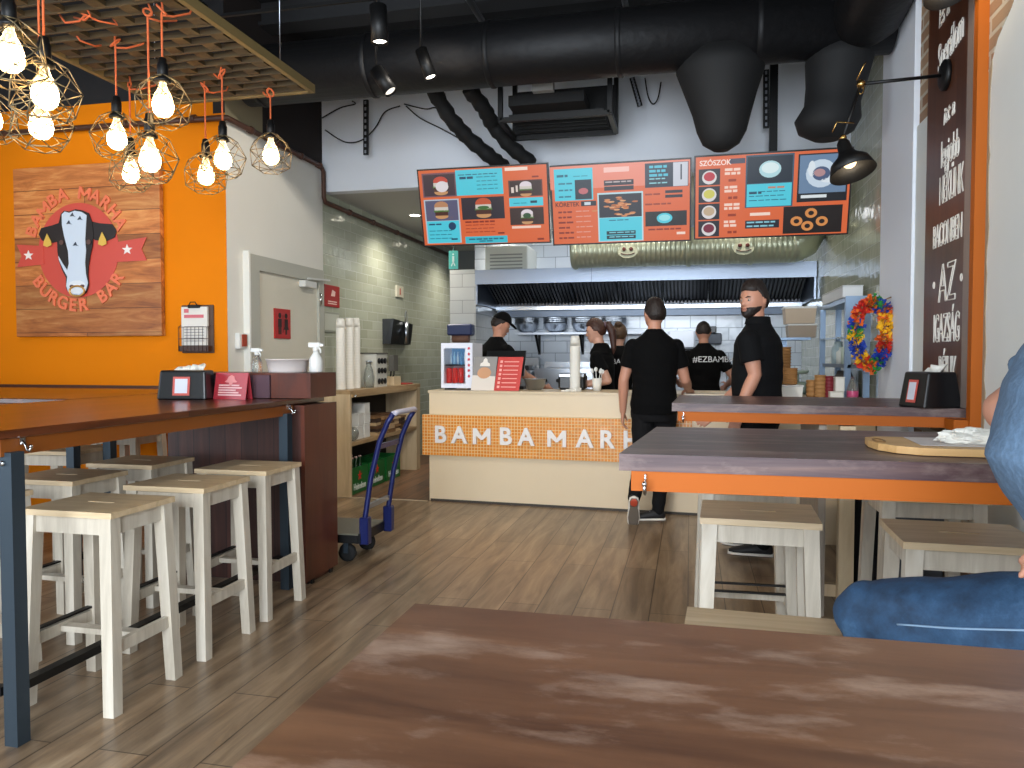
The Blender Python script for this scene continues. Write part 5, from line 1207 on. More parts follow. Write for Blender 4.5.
for i, x in enumerate((-1.95, -.6, .25)):
    t = thing('fryer', ['deep fryer at the left end of the cooking line', 'deep fryer right of the griddle', 'deep fryer behind the man at the back'][i], 'fryer', (x, 9.05, .94), 0, 'fryers on the cooking line')
    m = MB(); m.box((x-.15, 8.75, .94), (x+.15, 9.3, 1.14), bev=.01); m.box((x-.15, 9.22, 1.14), (x+.15, 9.3, 1.30), bev=.01); m.build('fryer_body', M['steel'], t)
    m = MB(); m.box((x-.1, 8.82, 1.14), (x+.1, 9.15, 1.2)); m.bar((x, 8.82, 1.19), (x, 8.62, 1.24), .02, .015); m.build('basket', P_('#3b3b3e', .4, .8), t)
# prep table with things
t = thing('prep_table', 'stainless preparation table between counter and cooking line', 'table', (-.9, 7.9, 0))
m = MB(); m.box((-2.05, 7.72, .86), (-1.15, 8.1, .9), bev=.004); m.build('tabletop', M['steel'], t)
for x in (-2.0, -1.2):
    for y in (7.76, 8.05): m = MB(); m.cone((x, y, 0), (x, y, .86), .02, n=12); m.build('leg', M['steel'], t)
# small printer / scale on the back wall
t = thing('order_printer', 'small dark order printer fixed high on the white kitchen tiles', 'printer', (.18, 9.4, 1.45))
m = MB(); m.box((.10, 9.3, 1.45), (.36, 9.495, 1.58), bev=.01); m.build('printer_body', P_('#3a3f49', .4), t); m = MB(); m.box((.14, 9.28, 1.58), (.30, 9.45, 1.66), bev=.01); m.build('printer_head', M['plastic'], t)
t = thing('paper_towel_box', 'white paper towel box on the kitchen tiles beside the printer', 'dispenser', (-.2, 9.4, 1.4))
m = MB(); m.box((-.26, 9.34, 1.40), (.06, 9.495, 1.62), bev=.02); m.build('cover', P_('#d8dde6', .35), t); m = MB(); m.box((-.24, 9.33, 1.385), (.04, 9.36, 1.40)); m.build('slot', M['black'], t)
# ---------------------------------------------------------------- things on the counter
t = thing('drinks_fridge', 'small white countertop fridge with a lit blue and red display of cans', 'fridge', (-2.06, 6.85, 1.0))
a = atY(441, 343, 6.66); b = atY(472.5, 389, 6.66); x0, x1 = a.x, b.x; zt = a.z
m = MB(); m.box((x0, 6.66, 1.018), (x0+.03, 7.0, zt)); m.box((x1-.07, 6.66, 1.018), (x1, 7.0, zt)); m.box((x0+.03, 6.66, 1.018), (x1-.07, 7.0, 1.06)); m.box((x0+.03, 6.66, zt-.05), (x1-.07, 7.0, zt)); m.box((x0+.03, 6.96, 1.06), (x1-.07, 7.0, zt-.05)); m.build('cabinet', P_('#d9dbe6', .35, emit='#ffffff', es=.03), t)
zm = (1.06+zt-.05)/2+.0
m = MB(); m.box((x0+.03, 6.70, zm), (x1-.07, 6.95, zm+.012)); m.build('fridge_shelf', M['black'], t)
m = MB(); m.box((x0+.03, 6.9, zm+.012), (x1-.07, 6.955, zt-.05)); m.build('lit_panel', E_('#3f8fd0', .45), t)
for k in range(5):
    x = x0+.05+k*.034; m = MB(); m.lathe([(.008, zm+.012), (.01, zm+.02), (.01, zm+.08), (.004, zm+.11), (.004, zm+.13)], (x, 6.8, 0), 10)
    single(m, 'small_bottle', P_(['#d7e9f2', '#9fd0ea', '#d7e9f2', '#5a9fd0', '#d7e9f2'][k], .3), f'{["first","second","third","fourth","fifth"][k]} small pale bottle from the left on the upper fridge shelf', 'bottle', 'bottles in the countertop fridge')
for k in range(3):
    x = x0+.06+k*.056; m = MB(); m.lathe([(.02, 1.062), (.025, 1.07), (.025, zm-.03), (.019, zm-.02), (0, zm-.02)], (x, 6.72, 0), 16)
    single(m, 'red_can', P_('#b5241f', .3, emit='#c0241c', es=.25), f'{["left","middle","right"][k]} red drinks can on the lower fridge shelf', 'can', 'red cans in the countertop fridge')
m = MB()
for k in range(6):
    z = zt-.05-k*.05; m.prism([(-.012, 0), (0, .016), (.012, 0), (.006, -.014), (-.006, -.014)] if k % 2 else [(-.012, -.012), (.012, -.008), (.008, .012), (-.01, .01)], (x1-.033, 6.658, z), (1, 0, 0), (0, 0, 1), .002)
m.build('side_lettering', P_('#c02a3e', .4), t)
m = MB(); m.box((x0+.02, 6.7, 1.0), (x0+.06, 6.95, 1.018)); m.box((x1-.06, 6.7, 1.0), (x1-.02, 6.95, 1.018)); m.build('foot', M['black'], t)
m = MB(); m.box((x0+.028, 6.655, 1.055), (x1-.068, 6.659, zt-.045)); m.build('glass_door', M['glass'], t)
# acrylic stand and red menu
def stand(px, Y, label, name, lean, base, deco):
    (x0, y0, x1, y1) = px; a = atY(x0, y1, Y); b = atY(x1, y1, Y); c = atY(x0, y0, Y); w = b.x-a.x; h = c.z-a.z
    t = thing(name, label, 'card stand', (a.x, Y, 1.0)); m = MB(); up = Vector((lean, .06, h)); o = Vector((a.x, Y, 1.0))
    m.prism([(0, 0), (w, 0), (w, 1), (0, 1)], o, (1, 0, 0), up, .006); m.build('card', base, t)
    m = MB(); m.bar(o+Vector((w/2, .02, .0)), o+Vector((w/2+lean*.6, .15, .0))+Vector((0, 0, .01)), .08, .01); m.bar(o+Vector((w/2+lean*.5, .14, .01)), o+up*.6+Vector((w/2, .01, 0)), .06, .006); m.build('support_foot', M['clear'], t)
    deco(t, o+Vector((0, -.007, 0)), w, up)
def d1(t, o, w, up):
    m = MB(); m.prism([(.0, .0), (w, 0), (w, .42), (0, .45)], o, (1, 0, 0), up, .002); m.build('lower_print', P_('#ddd2c6', .5), t)
    m = MB(); m.prism([(w/2+w*.3*math.cos(a), .52+.17*math.sin(a)) for a in [i/16*2*PI for i in range(16)]], o-Vector((0, .002, 0)), (1, 0, 0), up, .002); m.build('burger_picture', P_('#c9946c', .5), t)
    m = MB(); m.prism([(w*.28, .72), (w*.72, .72), (w*.7, .8), (w*.6, .84), (w*.58, .92), (w*.5, .97), (w*.42, .92), (w*.4, .84), (w*.3, .8)], o-Vector((0, .002, 0)), (1, 0, 0), up, .002); m.build('crest', P_('#e9e2d8', .5), t)
def d2(t, o, w, up):
    m = MB()
    for k in range(7):
        z = .08+k*.125; m.prism([(w*.1, z), (w*.2, z), (w*.2, z+.07), (w*.1, z+.07)], o, (1, 0, 0), up, .002); m.prism([(w*.26, z+.02), (w*.85, z+.02), (w*.85, z+.045), (w*.26, z+.045)], o, (1, 0, 0), up, .002)
    m.build('text_lines', P_('#e8a79c', .5), t)
stand((471, 357, 494, 390.5), 6.62, 'grey and white card stand with a burger picture next to the small fridge', 'picture_card_stand', .02, P_('#8e8a86', .5), d1)
stand((494, 357, 519, 390.5), 6.60, 'red menu card stand with pale text lines on the counter', 'red_menu_stand', .03, P_('#c5322a', .45), d2)
# bowl, gloves box, cup tower, cutlery
p = atY(533, 389, 6.85); m = MB(); m.lathe([(0, 0), (.06, 0), (.085, .03), (.1, .1), (.104, .102), (.096, .1), (.08, .034), (.055, .006), (0, .006)], (p.x+.02, 6.85, 1.0), 28); single(m, 'steel_mixing_bowl', M['steel'], 'steel bowl on the counter beside the red menu stand', 'bowl')
t = thing('card_terminal', 'black till terminal behind the red menu stand', 'till', (-1.45, 6.9, 1.0))
m = MB(); m.box((-1.72, 6.92, 1.0), (-1.5, 7.04, 1.03), bev=.006); m.bar((-1.61, 6.98, 1.03), (-1.61, 7.0, 1.14), .05, .03); m.build('base', M['plastic'], t)
a = atY(485, 352, 6.98); b = atY(524, 360, 6.98)
m = MB(); m.hexa([(a.x, 6.96, 1.12), (b.x, 6.96, 1.12), (b.x, 6.99, 1.12), (a.x, 6.99, 1.12), (a.x, 7.06, 1.36), (b.x, 7.06, 1.36), (b.x, 7.09, 1.36), (a.x, 7.09, 1.36)]); m.build('screen_back', M['plastic'], t)
def cups(c, n, r, h, step, mt, label, group, name='paper_cup_stack', rim=.004, cap=None):
    x, y, z = c; m = MB()
    prof = [(0, 0), (r, 0)]
    for k in range(n): zz = h+k*step; prof += [(r+.0, zz-step*.2), (r+rim, zz-step*.15), (r+rim, zz), (r*.985, zz+.001)] if True else []
    prof += [(r*.8, h+n*step), (0, h+n*step)]
    # upside-down nested cups: wide rims below, the base of the last one on top
    m.lathe(prof, c, 20); return single(m, name, mt, label, 'cup stack', group, loc=c)
p = atY(575, 390, 6.72)
def tower(px, ptop, Y, z0, r, mt, label, group, n=24):
    a = atY(px, 388, Y); b = atY(px, ptop, Y); x = a.x; H = b.z-z0; m = MB(); prof = [(r*1.05, 0), (r*1.05, .006)]
    nn = n; hh = H-.09
    for k in range(nn):
        zz = .006+hh*k/nn; prof += [(r, zz), (r*1.035, zz+hh/nn*.6), (r*1.035, zz+hh/nn*.9)]
    prof += [(r, hh), (r*.92, H-.03), (r*.78, H), (0, H)]
    m.lathe([(0, 0)]+prof, (x, Y, z0), 20); return single(m, 'cup_tower', mt, label, 'cup stack', group, loc=(x, Y, z0))
tower(575, 336, 6.74, 1.0, .045, M['paper'], 'tall single tower of white paper cups on the counter', None)
m = MB(); a = atY(575, 336, 6.74); 
t = thing('cutlery_cup', 'short paper cup full of white plastic spoons beside the cup tower', 'cup', atY(597, 388, 6.8))
p = Vector((atY(597, 388, 6.8).x, 6.8, 1.0)); m = MB(); m.lathe([(0, 0), (.035, 0), (.045, .11), (.042, .11), (.033, .006), (0, .006)], p, 18); m.build('cup', M['paper'], t)
for k in range(7):
    a = k*.9; m = MB(); e = p+Vector((.05*math.cos(a), .03*math.sin(a), .17+.01*(k % 3))); m.bar(p+Vector((.01*math.cos(a), .01*math.sin(a), .03)), e, .006, .003); m.sphere(e, .014, 8, squash=(1, .5, 1.4)); m.build('spoon', M['white'], t)
t = thing('napkin_pile', 'small heap of white sachets at the foot of the cup tower', 'sachets', (-.8, 6.8, 1.0)); 
p = atY(565, 389, 6.62)
for k in range(4):
    m = MB(); m.box((p.x-.03+k*.035, 6.60+.02*(k % 2), 1.0+.0), (p.x+.03+k*.035, 6.64+.02*(k % 2), 1.012+.006*k), rot=.3*k); m.build('sachet', M['paper'], t)
t = thing('counter_appliance', 'dark kitchen appliance with steel trim behind the cup tower', 'appliance', (-1.0, 6.95, 1.0))
m = MB(); m.box((-1.17, 6.88, 1.0), (-.92, 7.04, 1.14), bev=.02); m.build('appliance_body', M['plastic'], t); m = MB(); m.box((-1.16, 6.87, 1.115), (-.93, 7.03, 1.15), bev=.006); m.build('steel_trim', M['steel'], t)

# cups on the birch shelf
for i, (px, ptop, Y) in enumerate(((341, 318.5, 6.72), (349.5, 318, 6.76), (356, 318, 6.86))):
    a = atX(px, 380, -3.3); tower(px, ptop, [6.68, 6.86, 7.02][i], .992, .043, M['paper'], ['tower of white cups nearest the door, left of three', 'middle tower of white cups on the birch shelf', 'right tower of white cups on the birch shelf'][i], 'cup towers on the birch shelf', 22)
# soda / coffee gear
t = thing('condiment_organiser', 'grey cup and lid organiser rack on the birch shelf', 'organiser', (-3.25, 7.45, .99))
m = MB(); m.box((-3.38, 7.30, .992), (-3.12, 7.58, 1.33)); m.build('organiser_body', P_('#c9c7bd', .4), t)
m = MB()
for z in (1.05, 1.16, 1.26):
    for y in (7.36, 7.44, 7.52): m.lathe([(.03, 0), (.03, .01), (0, .01)], (-3.12, y, z), 14, axis='X')
m.build('cup_hole', M['black'], t)
m = MB(); m.box((-3.385, 7.29, 1.33), (-3.11, 7.59, 1.345)); m.box((-3.11, 7.6, 1.15), (-3.05, 7.72, 1.32), 0); m.build('top_tray', P_('#55524b', .4), t)
t = thing('glass_carafe', 'clear glass carafes standing near the cup towers', 'carafe', (-3.15, 7.16, .99))
m = MB(); m.lathe([(0, 0), (.05, 0), (.055, .1), (.04, .18), (.025, .22), (.03, .25), (.027, .25), (.022, .22), (.037, .178), (.051, .1), (.046, .006), (0, .006)], (-3.15, 7.18, .992), 20); m.build('carafe_body', M['clear'], t); m = MB(); m.lathe([(0, .25), (.031, .25), (.031, .27), (0, .275)], (-3.15, 7.18, .992), 16); m.build('stopper', M['steel'], t)
t = thing('utensil_box', 'small plywood box with black tongs on the far part of the birch shelf', 'box', (-3.2, 7.9, .99))
m = MB(); m.box((-3.32, 7.72, .992), (-3.1, 7.725+.2, 1.0)); m.box((-3.32, 7.72, 1.0), (-3.1, 7.73, 1.09)); m.box((-3.32, 7.915, 1.0), (-3.1, 7.925, 1.09)); m.box((-3.32, 7.73, 1.0), (-3.31, 7.915, 1.09)); m.box((-3.11, 7.73, 1.0), (-3.1, 7.915, 1.09)); m.build('wooden_tray', M['ply'], t)
t2_ = thing('tongs', 'black tongs standing in the plywood box', 'tongs', (-3.2, 7.85, 1.0)); m = MB(); m.tube([(-3.2, 7.84, 1.01), (-3.19, 7.86, 1.12), (-3.2, 7.9, 1.2)], .009, 8); m.tube([(-3.2, 7.86, 1.01), (-3.17, 7.9, 1.11), (-3.18, 7.93, 1.2)], .009, 8); m.build('tong_arms', M['black'], t2_)
m = MB(); m.box((-3.3, 8.08, .992), (-3.1, 8.3, 1.005), bev=.004); single(m, 'red_notepad', P_('#a8281e', .5), 'small red pad at the far end of the birch shelf top', 'pad')
# black bag dispenser on tiled wall
t = thing('black_wall_box', 'black folder shaped box with a steel bottle holder on the tiled wall', 'wall box', (-3.4, 8.2, 1.5))
a = atX(383, 311, -3.44); b = atX(406, 341, -3.44)
m = MB(); m.hexa([(-3.448, a.y, 1.45), (-3.36, a.y+.02, 1.45), (-3.36, b.y-.05, 1.45), (-3.448, b.y, 1.45), (-3.448, a.y, 1.74), (-3.31, a.y, 1.74), (-3.31, b.y-.1, 1.70), (-3.448, b.y, 1.70)]); m.build('box_body', M['plastic'], t)
yc = (a.y+b.y)/2-.02
m = MB(); m.cone((-3.29, yc, 1.46), (-3.29, yc, 1.72), .026, n=16); m.tube([(-3.29, yc-.03, 1.72), (-3.29, yc-.03, 1.82), (-3.29, yc, 1.85), (-3.29, yc+.03, 1.82), (-3.29, yc+.03, 1.72)], .005, 6); m.build('bottle_holder', M['steel'], t)

# ---------------------------------------------------------------- right side: rack, boxes, cups
t = thing('steel_rack', 'pale blue-grey steel rack standing on the side counter', 'rack', (1.15, 6.4, 1.0))
pc = P_('#7f93ab', .35, .6); ry0, ry1, rx0, rx1 = 5.88, 7.0, .98, 1.265-.05
rx0 = 1.10
m = MB(); m.box((rx0, ry0, 1.70), (1.262, ry1, 1.735)); m.box((rx0-.02, ry0-.005, 1.64), (1.262, ry0+.015, 1.735)); m.build('top_shelf', pc, t)
m = MB(); m.box((rx0, ry0, 1.22), (1.262, ry1, 1.245)); m.build('middle_shelf', P_('#5d636b', .4, .6), t)
m = MB(); m.box((rx0-.02, ry0+.3, 1.44), (1.262, ry1, 1.452)); m.build('glass_shelf', M['clear'], t)
for x, y in ((rx0+.0, ry0+.0), (rx0, ry1-.04), (1.225, ry0+.0), (1.225, ry1-.04)):
    m = MB(); m.box((x-.02, y, 1.0), (x+.022, y+.04, 1.70)); m.build('post', pc, t)
def tub(px, Y, z, w, d, h, mt, label, lid=True, name='storage_tub', cat='tub', group=None, deco=None):
    c = atY(px, 388, Y); x = c.x; t = thing(name, label, cat, (x, Y, z), 0, group)
    m = MB(); m.hexa([(x-w/2*.92, Y-d/2*.92, z), (x+w/2*.92, Y-d/2*.92, z), (x+w/2*.92, Y+d/2*.92, z), (x-w/2*.92, Y+d/2*.92, z), (x-w/2, Y-d/2, z+h*.88), (x+w/2, Y-d/2, z+h*.88), (x+w/2, Y+d/2, z+h*.88), (x-w/2, Y+d/2, z+h*.88)]); m.build('tub_body', mt, t)
    m = MB(); m.box((x-w/2-.006, Y-d/2-.006, z+h*.88), (x+w/2+.006, Y+d/2+.006, z+h), bev=.004); m.build('lid', M['white'], t)
    return t
ov = thing('overshelf', 'steel overshelf on a post behind the side counter, holding plastic tubs', 'shelf', (.85, 7.2, 1.0))
m = MB(); m.box((.62, 7.07, 1.45), (1.02, 7.45, 1.47)); m.box((.8, 7.2, 0), (.84, 7.24, 1.45)); m.box((.62, 7.07, 1.45), (.63, 7.45, 1.48)); m.build('shelf_board', pc, ov)
tub(800, 7.25, 1.472, .24, .2, .12, P_('#9c8b78', .5), 'lower plastic tub with brown contents on the overshelf', group='tubs on the overshelf')
tub(798, 7.25, 1.595, .26, .22, .15, P_('#b8a48c', .5), 'upper plastic tub with brown contents on the overshelf, a pink label on it', group='tubs on the overshelf')
box_thing('white_carton', (1.16, 6.5, 1.737), (.14, .9, .09), P_('#cdcfd0', .5), 'long white carton lying on top of the steel rack', 'box')
def stack(px, ybot, ytop, Y, z0, r, n, mt, label, grp, name='paper_bowl_stack'):
    x = atY(px, 388, Y).x; zt = atY(px, ytop, Y).z; H = zt-z0; m = MB(); prof = [(0, 0), (r*.75, 0)]
    for k in range(n):
        zz = H*(k+1)/n; prof += [(r*.93, zz-H/n*.35), (r, zz-H/n*.3), (r, zz-H/n*.05), (r*.92, zz)]
    prof += [(r*.85, H-.004), (r*.6, H-.02), (0, H-.02)]
    m.lathe(prof, (x, Y, z0), 24); return single(m, name, mt, label, 'bowl stack', grp, loc=(x, Y, z0))
kb = 'kraft bowls and cups on the side counter'
stack(781, 397, 347, 5.95, 1.02, .07, 16, M['kraft'], 'tallest stack of brown paper bowls, beside the man in the polo shirt', kb)
stack(790, 397, 368, 5.80, 1.10, .052, 9, M['kraft'], 'shorter stack of brown paper bowls on the white tub', kb)
tub(790, 5.78, 1.001, .16, .13, .1, M['paper'], 'white tub with a pink print below the brown bowl stack', name='paper_tub')
stack(812, 396, 380, 5.85, 1.0, .042, 4, M['kraft'], 'short brown paper cup stack behind the rear bar', kb, 'paper_cup_stack')
stack(820, 396, 375, 5.78, 1.0, .04, 6, M['kraft'], 'taller brown paper cup stack behind the rear bar', kb, 'paper_cup_stack')
stack(829, 396, 376, 5.78, 1.0, .035, 7, P_('#7a1f2b', .5), 'stack of dark red paper cups behind the rear bar', kb, 'paper_cup_stack')
for i, (px, z, h) in enumerate(((836, 1.0, .06), (839, 1.061, .1))):
    c = atY(px, 388, 5.72); box_thing('white_sachet_box', (c.x, 5.72, z), (.09-.03*i, .08, h), M['paper'], ['lower white box next to the rack post on the side counter', 'upper white box next to the rack post on the side counter'][i], 'box', 'white boxes by the rack post')
t = thing('pink_label_bottle', 'clear squeeze bottle with a pink label behind the rack post', 'bottle', (1.17, 6.05, 1.0))
m = MB(); m.lathe([(0, 0), (.036, 0), (.04, .01), (.037, .08), (.02, .13), (.01, .16), (0, .16)], (1.12, 5.8, 1.001), 18); m.build('bottle', M['clear'], t); m = MB(); m.lathe([(.0385, .015), (.0395, .02), (.0395, .055), (.0385, .06)], (1.12, 5.8, 1.001), 18); m.build('label_band', P_('#cf4f7d', .4), t)
t = thing('utensil_jar', 'jar of pale wooden forks on the rack shelf', 'jar', (1.1, 6.2, 1.25))
p = Vector((.98, 6.7, 1.0)); p = Vector((1.17, 6.05, 1.246)); m = MB(); m.lathe([(0, 0), (.05, 0), (.055, .08), (.05, .08), (.046, .006), (0, .006)], p, 18); m.build('jar', P_('#cfc9bb', .4), t)
for k in range(8): a = k*.8; m = MB(); m.bar(p+Vector((.015*math.cos(a), .015*math.sin(a), .01)), p+Vector((.05*math.cos(a), .04*math.sin(a), .16)), .012, .003); m.build('wooden_fork', M['cutting'], t)
for i, (y, h) in enumerate(((6.3, .17), (6.5, .13), (6.7, .18))):
    m = MB(); m.lathe([(0, 0), (.05, 0), (.052, h*.7), (.03, h*.85), (.032, h), (0, h)], (1.18, y, 1.246), 18); single(m, 'pale_jar', P_(['#b7c4b4', '#c9ccc6', '#9fb0b4'][i], .35), ['nearest pale jar on the steel rack shelf', 'middle pale jar on the steel rack shelf', 'farthest pale jar on the steel rack shelf'][i], 'jar', 'pale jars on the rack')
m = MB(); m.loft([((1.19, 6.2+0.3, z), rx, .25, (1, 0, 0), (0, 1, 0)) for z, rx in ((1.002, .03), (1.03, .05), (1.15, .05), (1.19, .02))], n=18); single(m, 'grey_sack', P_('#4a443e', .8), 'dark grey sack slumped under the rack shelf', 'sack')
t = thing('hand_scale', 'small green kitchen scale behind the cup stacks', 'scale', (.8, 6.2, 1.0))
c = atY(797, 388, 6.6); m = MB(); m.box((c.x-.06, 6.5, 1.0), (c.x+.06, 6.62, 1.1), bev=.01); m.cone((c.x, 6.56, 1.1), (c.x, 6.56, 1.16), .01); m.build('scale_body', P_('#7f9084', .4), t); m = MB(); m.lathe([(0, .16), (.07, .165), (.09, .19), (.086, .19), (0, .172)], (c.x, 6.56, 1.0), 20); m.build('pan', P_('#94a394', .3), t)
# rainbow garland
t = thing('rainbow_garland', 'rainbow coloured feathery garland hanging on the white pier', 'garland', (1.2, 5.35, 1.2))
cols = ['#c3261d', '#e0641a', '#e9b21c', '#2f8a3a', '#1f3fa0', '#4a2a80']; rg = random.Random(11)
cxp, czp = 0, 0
mats_g = [plain('garland_'+c.strip('#'), c, .7) for c in cols]
ctr = []
for (x, y) in ((873, 302), (884, 308), (886, 325), (884, 345), (881, 358), (872, 366), (862, 360), (857, 348), (855, 335), (857, 322), (862, 308)): ctr.append(atY(x, y, 5.25))
segs = [[] for _ in range(11)]
order = [3, 1, 2, 0, 4, 1, 2, 4, 3, 1, 0]
order2 = [4, 2, 1, 4, 3, 0, 4, 2, 4, 0, 1]
for i in range(11):
    p0, p1 = ctr[i], ctr[(i+1) % 11]
    for half, ci in ((0, order[i]), (1, order2[i])):
        m = MB()
        for k in range(70):
            s = half*.5+rg.random()*.5; c = p0.lerp(p1, s); d = Vector((rg.gauss(0, 1), rg.gauss(0, 1), rg.gauss(0, 1))).normalized(); L_ = .036+.024*rg.random()
            e = c+d*L_; q = d.cross(Vector((rg.gauss(0, 1), rg.gauss(0, 1), rg.gauss(0, 1)))).normalized()*.012; a_, b_, c_, d_ = m.v(c-q*.5), m.v(c+q*.5), m.v(e+q), m.v(e-q); m.f([a_, b_, c_, d_])
        m.build('feather_tuft', mats_g[ci], t)
m = MB(); m.tube(ctr, .02, 8, closed=True); m.tube([ctr[1], ctr[1]+Vector((.0, .02, .05)), (1.238, ctr[1].y+.03, ctr[1].z+.07)], .004, 6); m.build('garland_string', P_('#7a4a20'), t)

# ---------------------------------------------------------------- on the front bar
t = thing('wooden_serving_board', 'pale wooden serving board with a sheet of paper on the front bar', 'board', (.55, 2.15, 1.06))
def sb(px, py): p = atZ(px, py, 1.075); return (p.x, p.y)
poly = [sb(888, 446), sb(885, 443), sb(888, 440.5), sb(895, 440), sb(905, 441), sb(1030, 444)]
x0b = .47
pts = [(.47, 2.26), (.462, 2.18), (.47, 2.11), (.50, 2.055), (.55, 2.02), (.95, 2.0), (.95, 2.27), (.56, 2.29), (.50, 2.29)]
m = MB(); m.prism(pts, (0, 0, 1.062), (1, 0, 0), (0, 1, 0), .018)
o = m.build('board', M['cutting'], t)
m = MB(); m.prism([(.56, 2.07), (.93, 2.05), (.93, 2.25), (.57, 2.27)], (0, 0, 1.081), (1, 0, 0), (0, 1, 0), .001); m.build('paper_sheet', P_('#cfc6c2', .6), t)
m = MB(); m.tube([(.485+.012*math.cos(a), 2.17+.045*math.sin(a), 1.081) for a in [i/14*2*PI for i in range(14)]], .0025, 5, closed=True); m.build('grip_groove', P_('#7d5a30', .6), t)
m = MB(); rr = random.Random(4)
bm_ = m.bm; bmesh.ops.create_icosphere(bm_, subdivisions=4, radius=1)
for v in bm_.verts:
    n_ = noise.noise(v.co*2.2)*.35 + noise.noise(v.co*5)*.2; v.co *= 1+n_; v.co = Vector((v.co.x*.075, v.co.y*.04, max(v.co.z, -.45)*.026)) + Vector((.70, 2.14, 1.0945))
single(m, 'crumpled_napkin', M['paper'], 'crumpled white napkin lying on the serving board', 'napkin')
# ---------------------------------------------------------------- people
def sstep(x, a, b): t_ = min(1, max(0, (x-a)/(b-a))); return t_*t_*(3-2*t_)
def head_p(d, off=0.):
    x, y, z = d; p = Vector((x*.078, y*.096, z*.117))
    if z < 0: s = -z; p.x *= 1-.26*s**1.6
    if y < 0 and z < -.1: p.y *= 1-.5*min(1, (-z-.1)/.9)
    if y > 0: p.y += .034*sstep(-z, .25, .9)*min(1, y*2.2+.25)*(1 if z > -.97 else .6)
    if y > 0:
        g = math.exp(-(x/.17)**2)
        p.y += .026*g*sstep(z, -.34, -.22)*(1-sstep(z, -.22, .16))
        p.y += .006*math.exp(-((z-.2)/.08)**2)*math.exp(-(x/.5)**4)
        for s in (-1, 1): p.y -= .011*math.exp(-((x-s*.36)/.17)**2-((z-.06)/.1)**2)
        p.y += .006*math.exp(-(x/.28)**2)*(math.exp(-((z+.44)/.045)**2)+math.exp(-((z+.53)/.045)**2))
        p.y += .006*math.exp(-(x/.25)**2-((z+.85)/.12)**2)
    if off: p += p.normalized()*off
    return p
def sph_dirs(nu=48, nv=32):
    return nu, nv
def add_head(m, Tm, fn):
    """star-shaped skin around the head centre; fn(dir)->point"""
    old = m.T; m.T = Tm; nu, nv = 56, 40; rows = []
    for i in range(nv+1):
        th = PI*i/nv
        if i in (0, nv): rows.append([m.v(fn((0, 0, math.cos(th))))])
        else: rows.append([m.v(fn((math.sin(th)*math.sin(2*PI*k/nu), math.sin(th)*math.cos(2*PI*k/nu), math.cos(th)))) for k in range(nu)])
    for i in range(nv):
        a, b = rows[i], rows[i+1]
        for k in range(nu):
            k2 = (k+1) % nu
            if len(a) == 1: m.f([a[0], b[k2], b[k]], 0, True)
            elif len(b) == 1: m.f([a[k], a[k2], b[0]], 0, True)
            else: m.f([a[k], a[k2], b[k2], b[k]], 0, True)
    m.T = old
def fuse(mb, name, mt, parent, vox=.006, smooth=4, label=None):
    o = mb.build(name, mt, parent)
    md = o.modifiers.new('r', 'REMESH'); md.mode = 'VOXEL'; md.voxel_size = vox; md.use_smooth_shade = True
    sm = o.modifiers.new('s', 'SMOOTH'); sm.iterations = smooth; sm.factor = .6
    par = o.parent; o.parent = None; me = baked(o); o.parent = par
    o.modifiers.clear(); old = o.data; o.data = me; bpy.data.meshes.remove(old)
    if not me.materials: me.materials.append(mt)
    for p_ in me.polygons: p_.use_smooth = True; p_.material_index = 0
    if label: o['label'] = label
    return o
def limb(m, pts, rs, n=14, flat=None):
    """tapered limb with rounded ends through pts, radii rs"""
    P = []; Rr = []
    pts = [Vector(p) for p in pts]
    for i in range(len(pts)-1):
        for s in range(5):
            u = s/5; P.append(pts[i].lerp(pts[i+1], u)); Rr.append(rs[i]*(1-u)+rs[i+1]*u)
    P.append(pts[-1]); Rr.append(rs[-1])
    m.tube(P, Rr, n); m.sphere(pts[0], rs[0]*.98, n); m.sphere(pts[-1], rs[-1]*.98, n)
    for p, r in zip(pts[1:-1], rs[1:-1]): m.sphere(p, r, n)
def hand(m, w, fdir, palm, side, curl=.5, s=1.):
    """w wrist, fdir along the fingers, palm = direction the palm faces, side = towards the thumb"""
    w = Vector(w); f = Vector(fdir).normalized(); n = Vector(palm); n = (n-f*n.dot(f)).normalized(); t = f.cross(n); t = t if t.dot(Vector(side)) > 0 else -t
    m.loft([(w-f*.01, .024*s, .018*s, t, n), (w+f*.03*s, .034*s, .016*s, t, n), (w+f*.065*s, .042*s, .015*s, t, n), (w+f*.09*s, .040*s, .012*s, t, n), (w+f*.1*s, .03*s, .008*s, t, n)], n=16)
    for k, (o, L_) in enumerate(((.029, .072), (.010, .082), (-.010, .076), (-.028, .06))):
        p = w+f*.088*s+t*o*s; a = curl*(.5+.08*k); pts = [p-f*.02*s, p]
        d = f
        for j, q in enumerate((.45, .3, .25)):
            ang = a*(1+.5*j)*(.9 if j == 0 else 1.5); ca = sum([a*.6, a*1.1, a*1.0][:j+1]); d = f*math.cos(ca)+n*math.sin(ca)+t*o*1.5; d.normalize(); pts.append(pts[-1]+d*L_*q*s)
        limb(m, pts, [.0092*s, .0092*s, .0088*s, .0082*s, .0068*s], 8)
    p = w+f*.025*s+t*.026*s; d1 = (f*.62+t*.6+n*.35).normalized(); d2 = (f*.9+t*.15+n*.4).normalized()
    limb(m, [p, p+d1*.04*s, p+d1*.04*s+d2*.03*s, p+d1*.04*s+d2*.052*s], [.0135*s, .0115*s, .0098*s, .0078*s], 8)
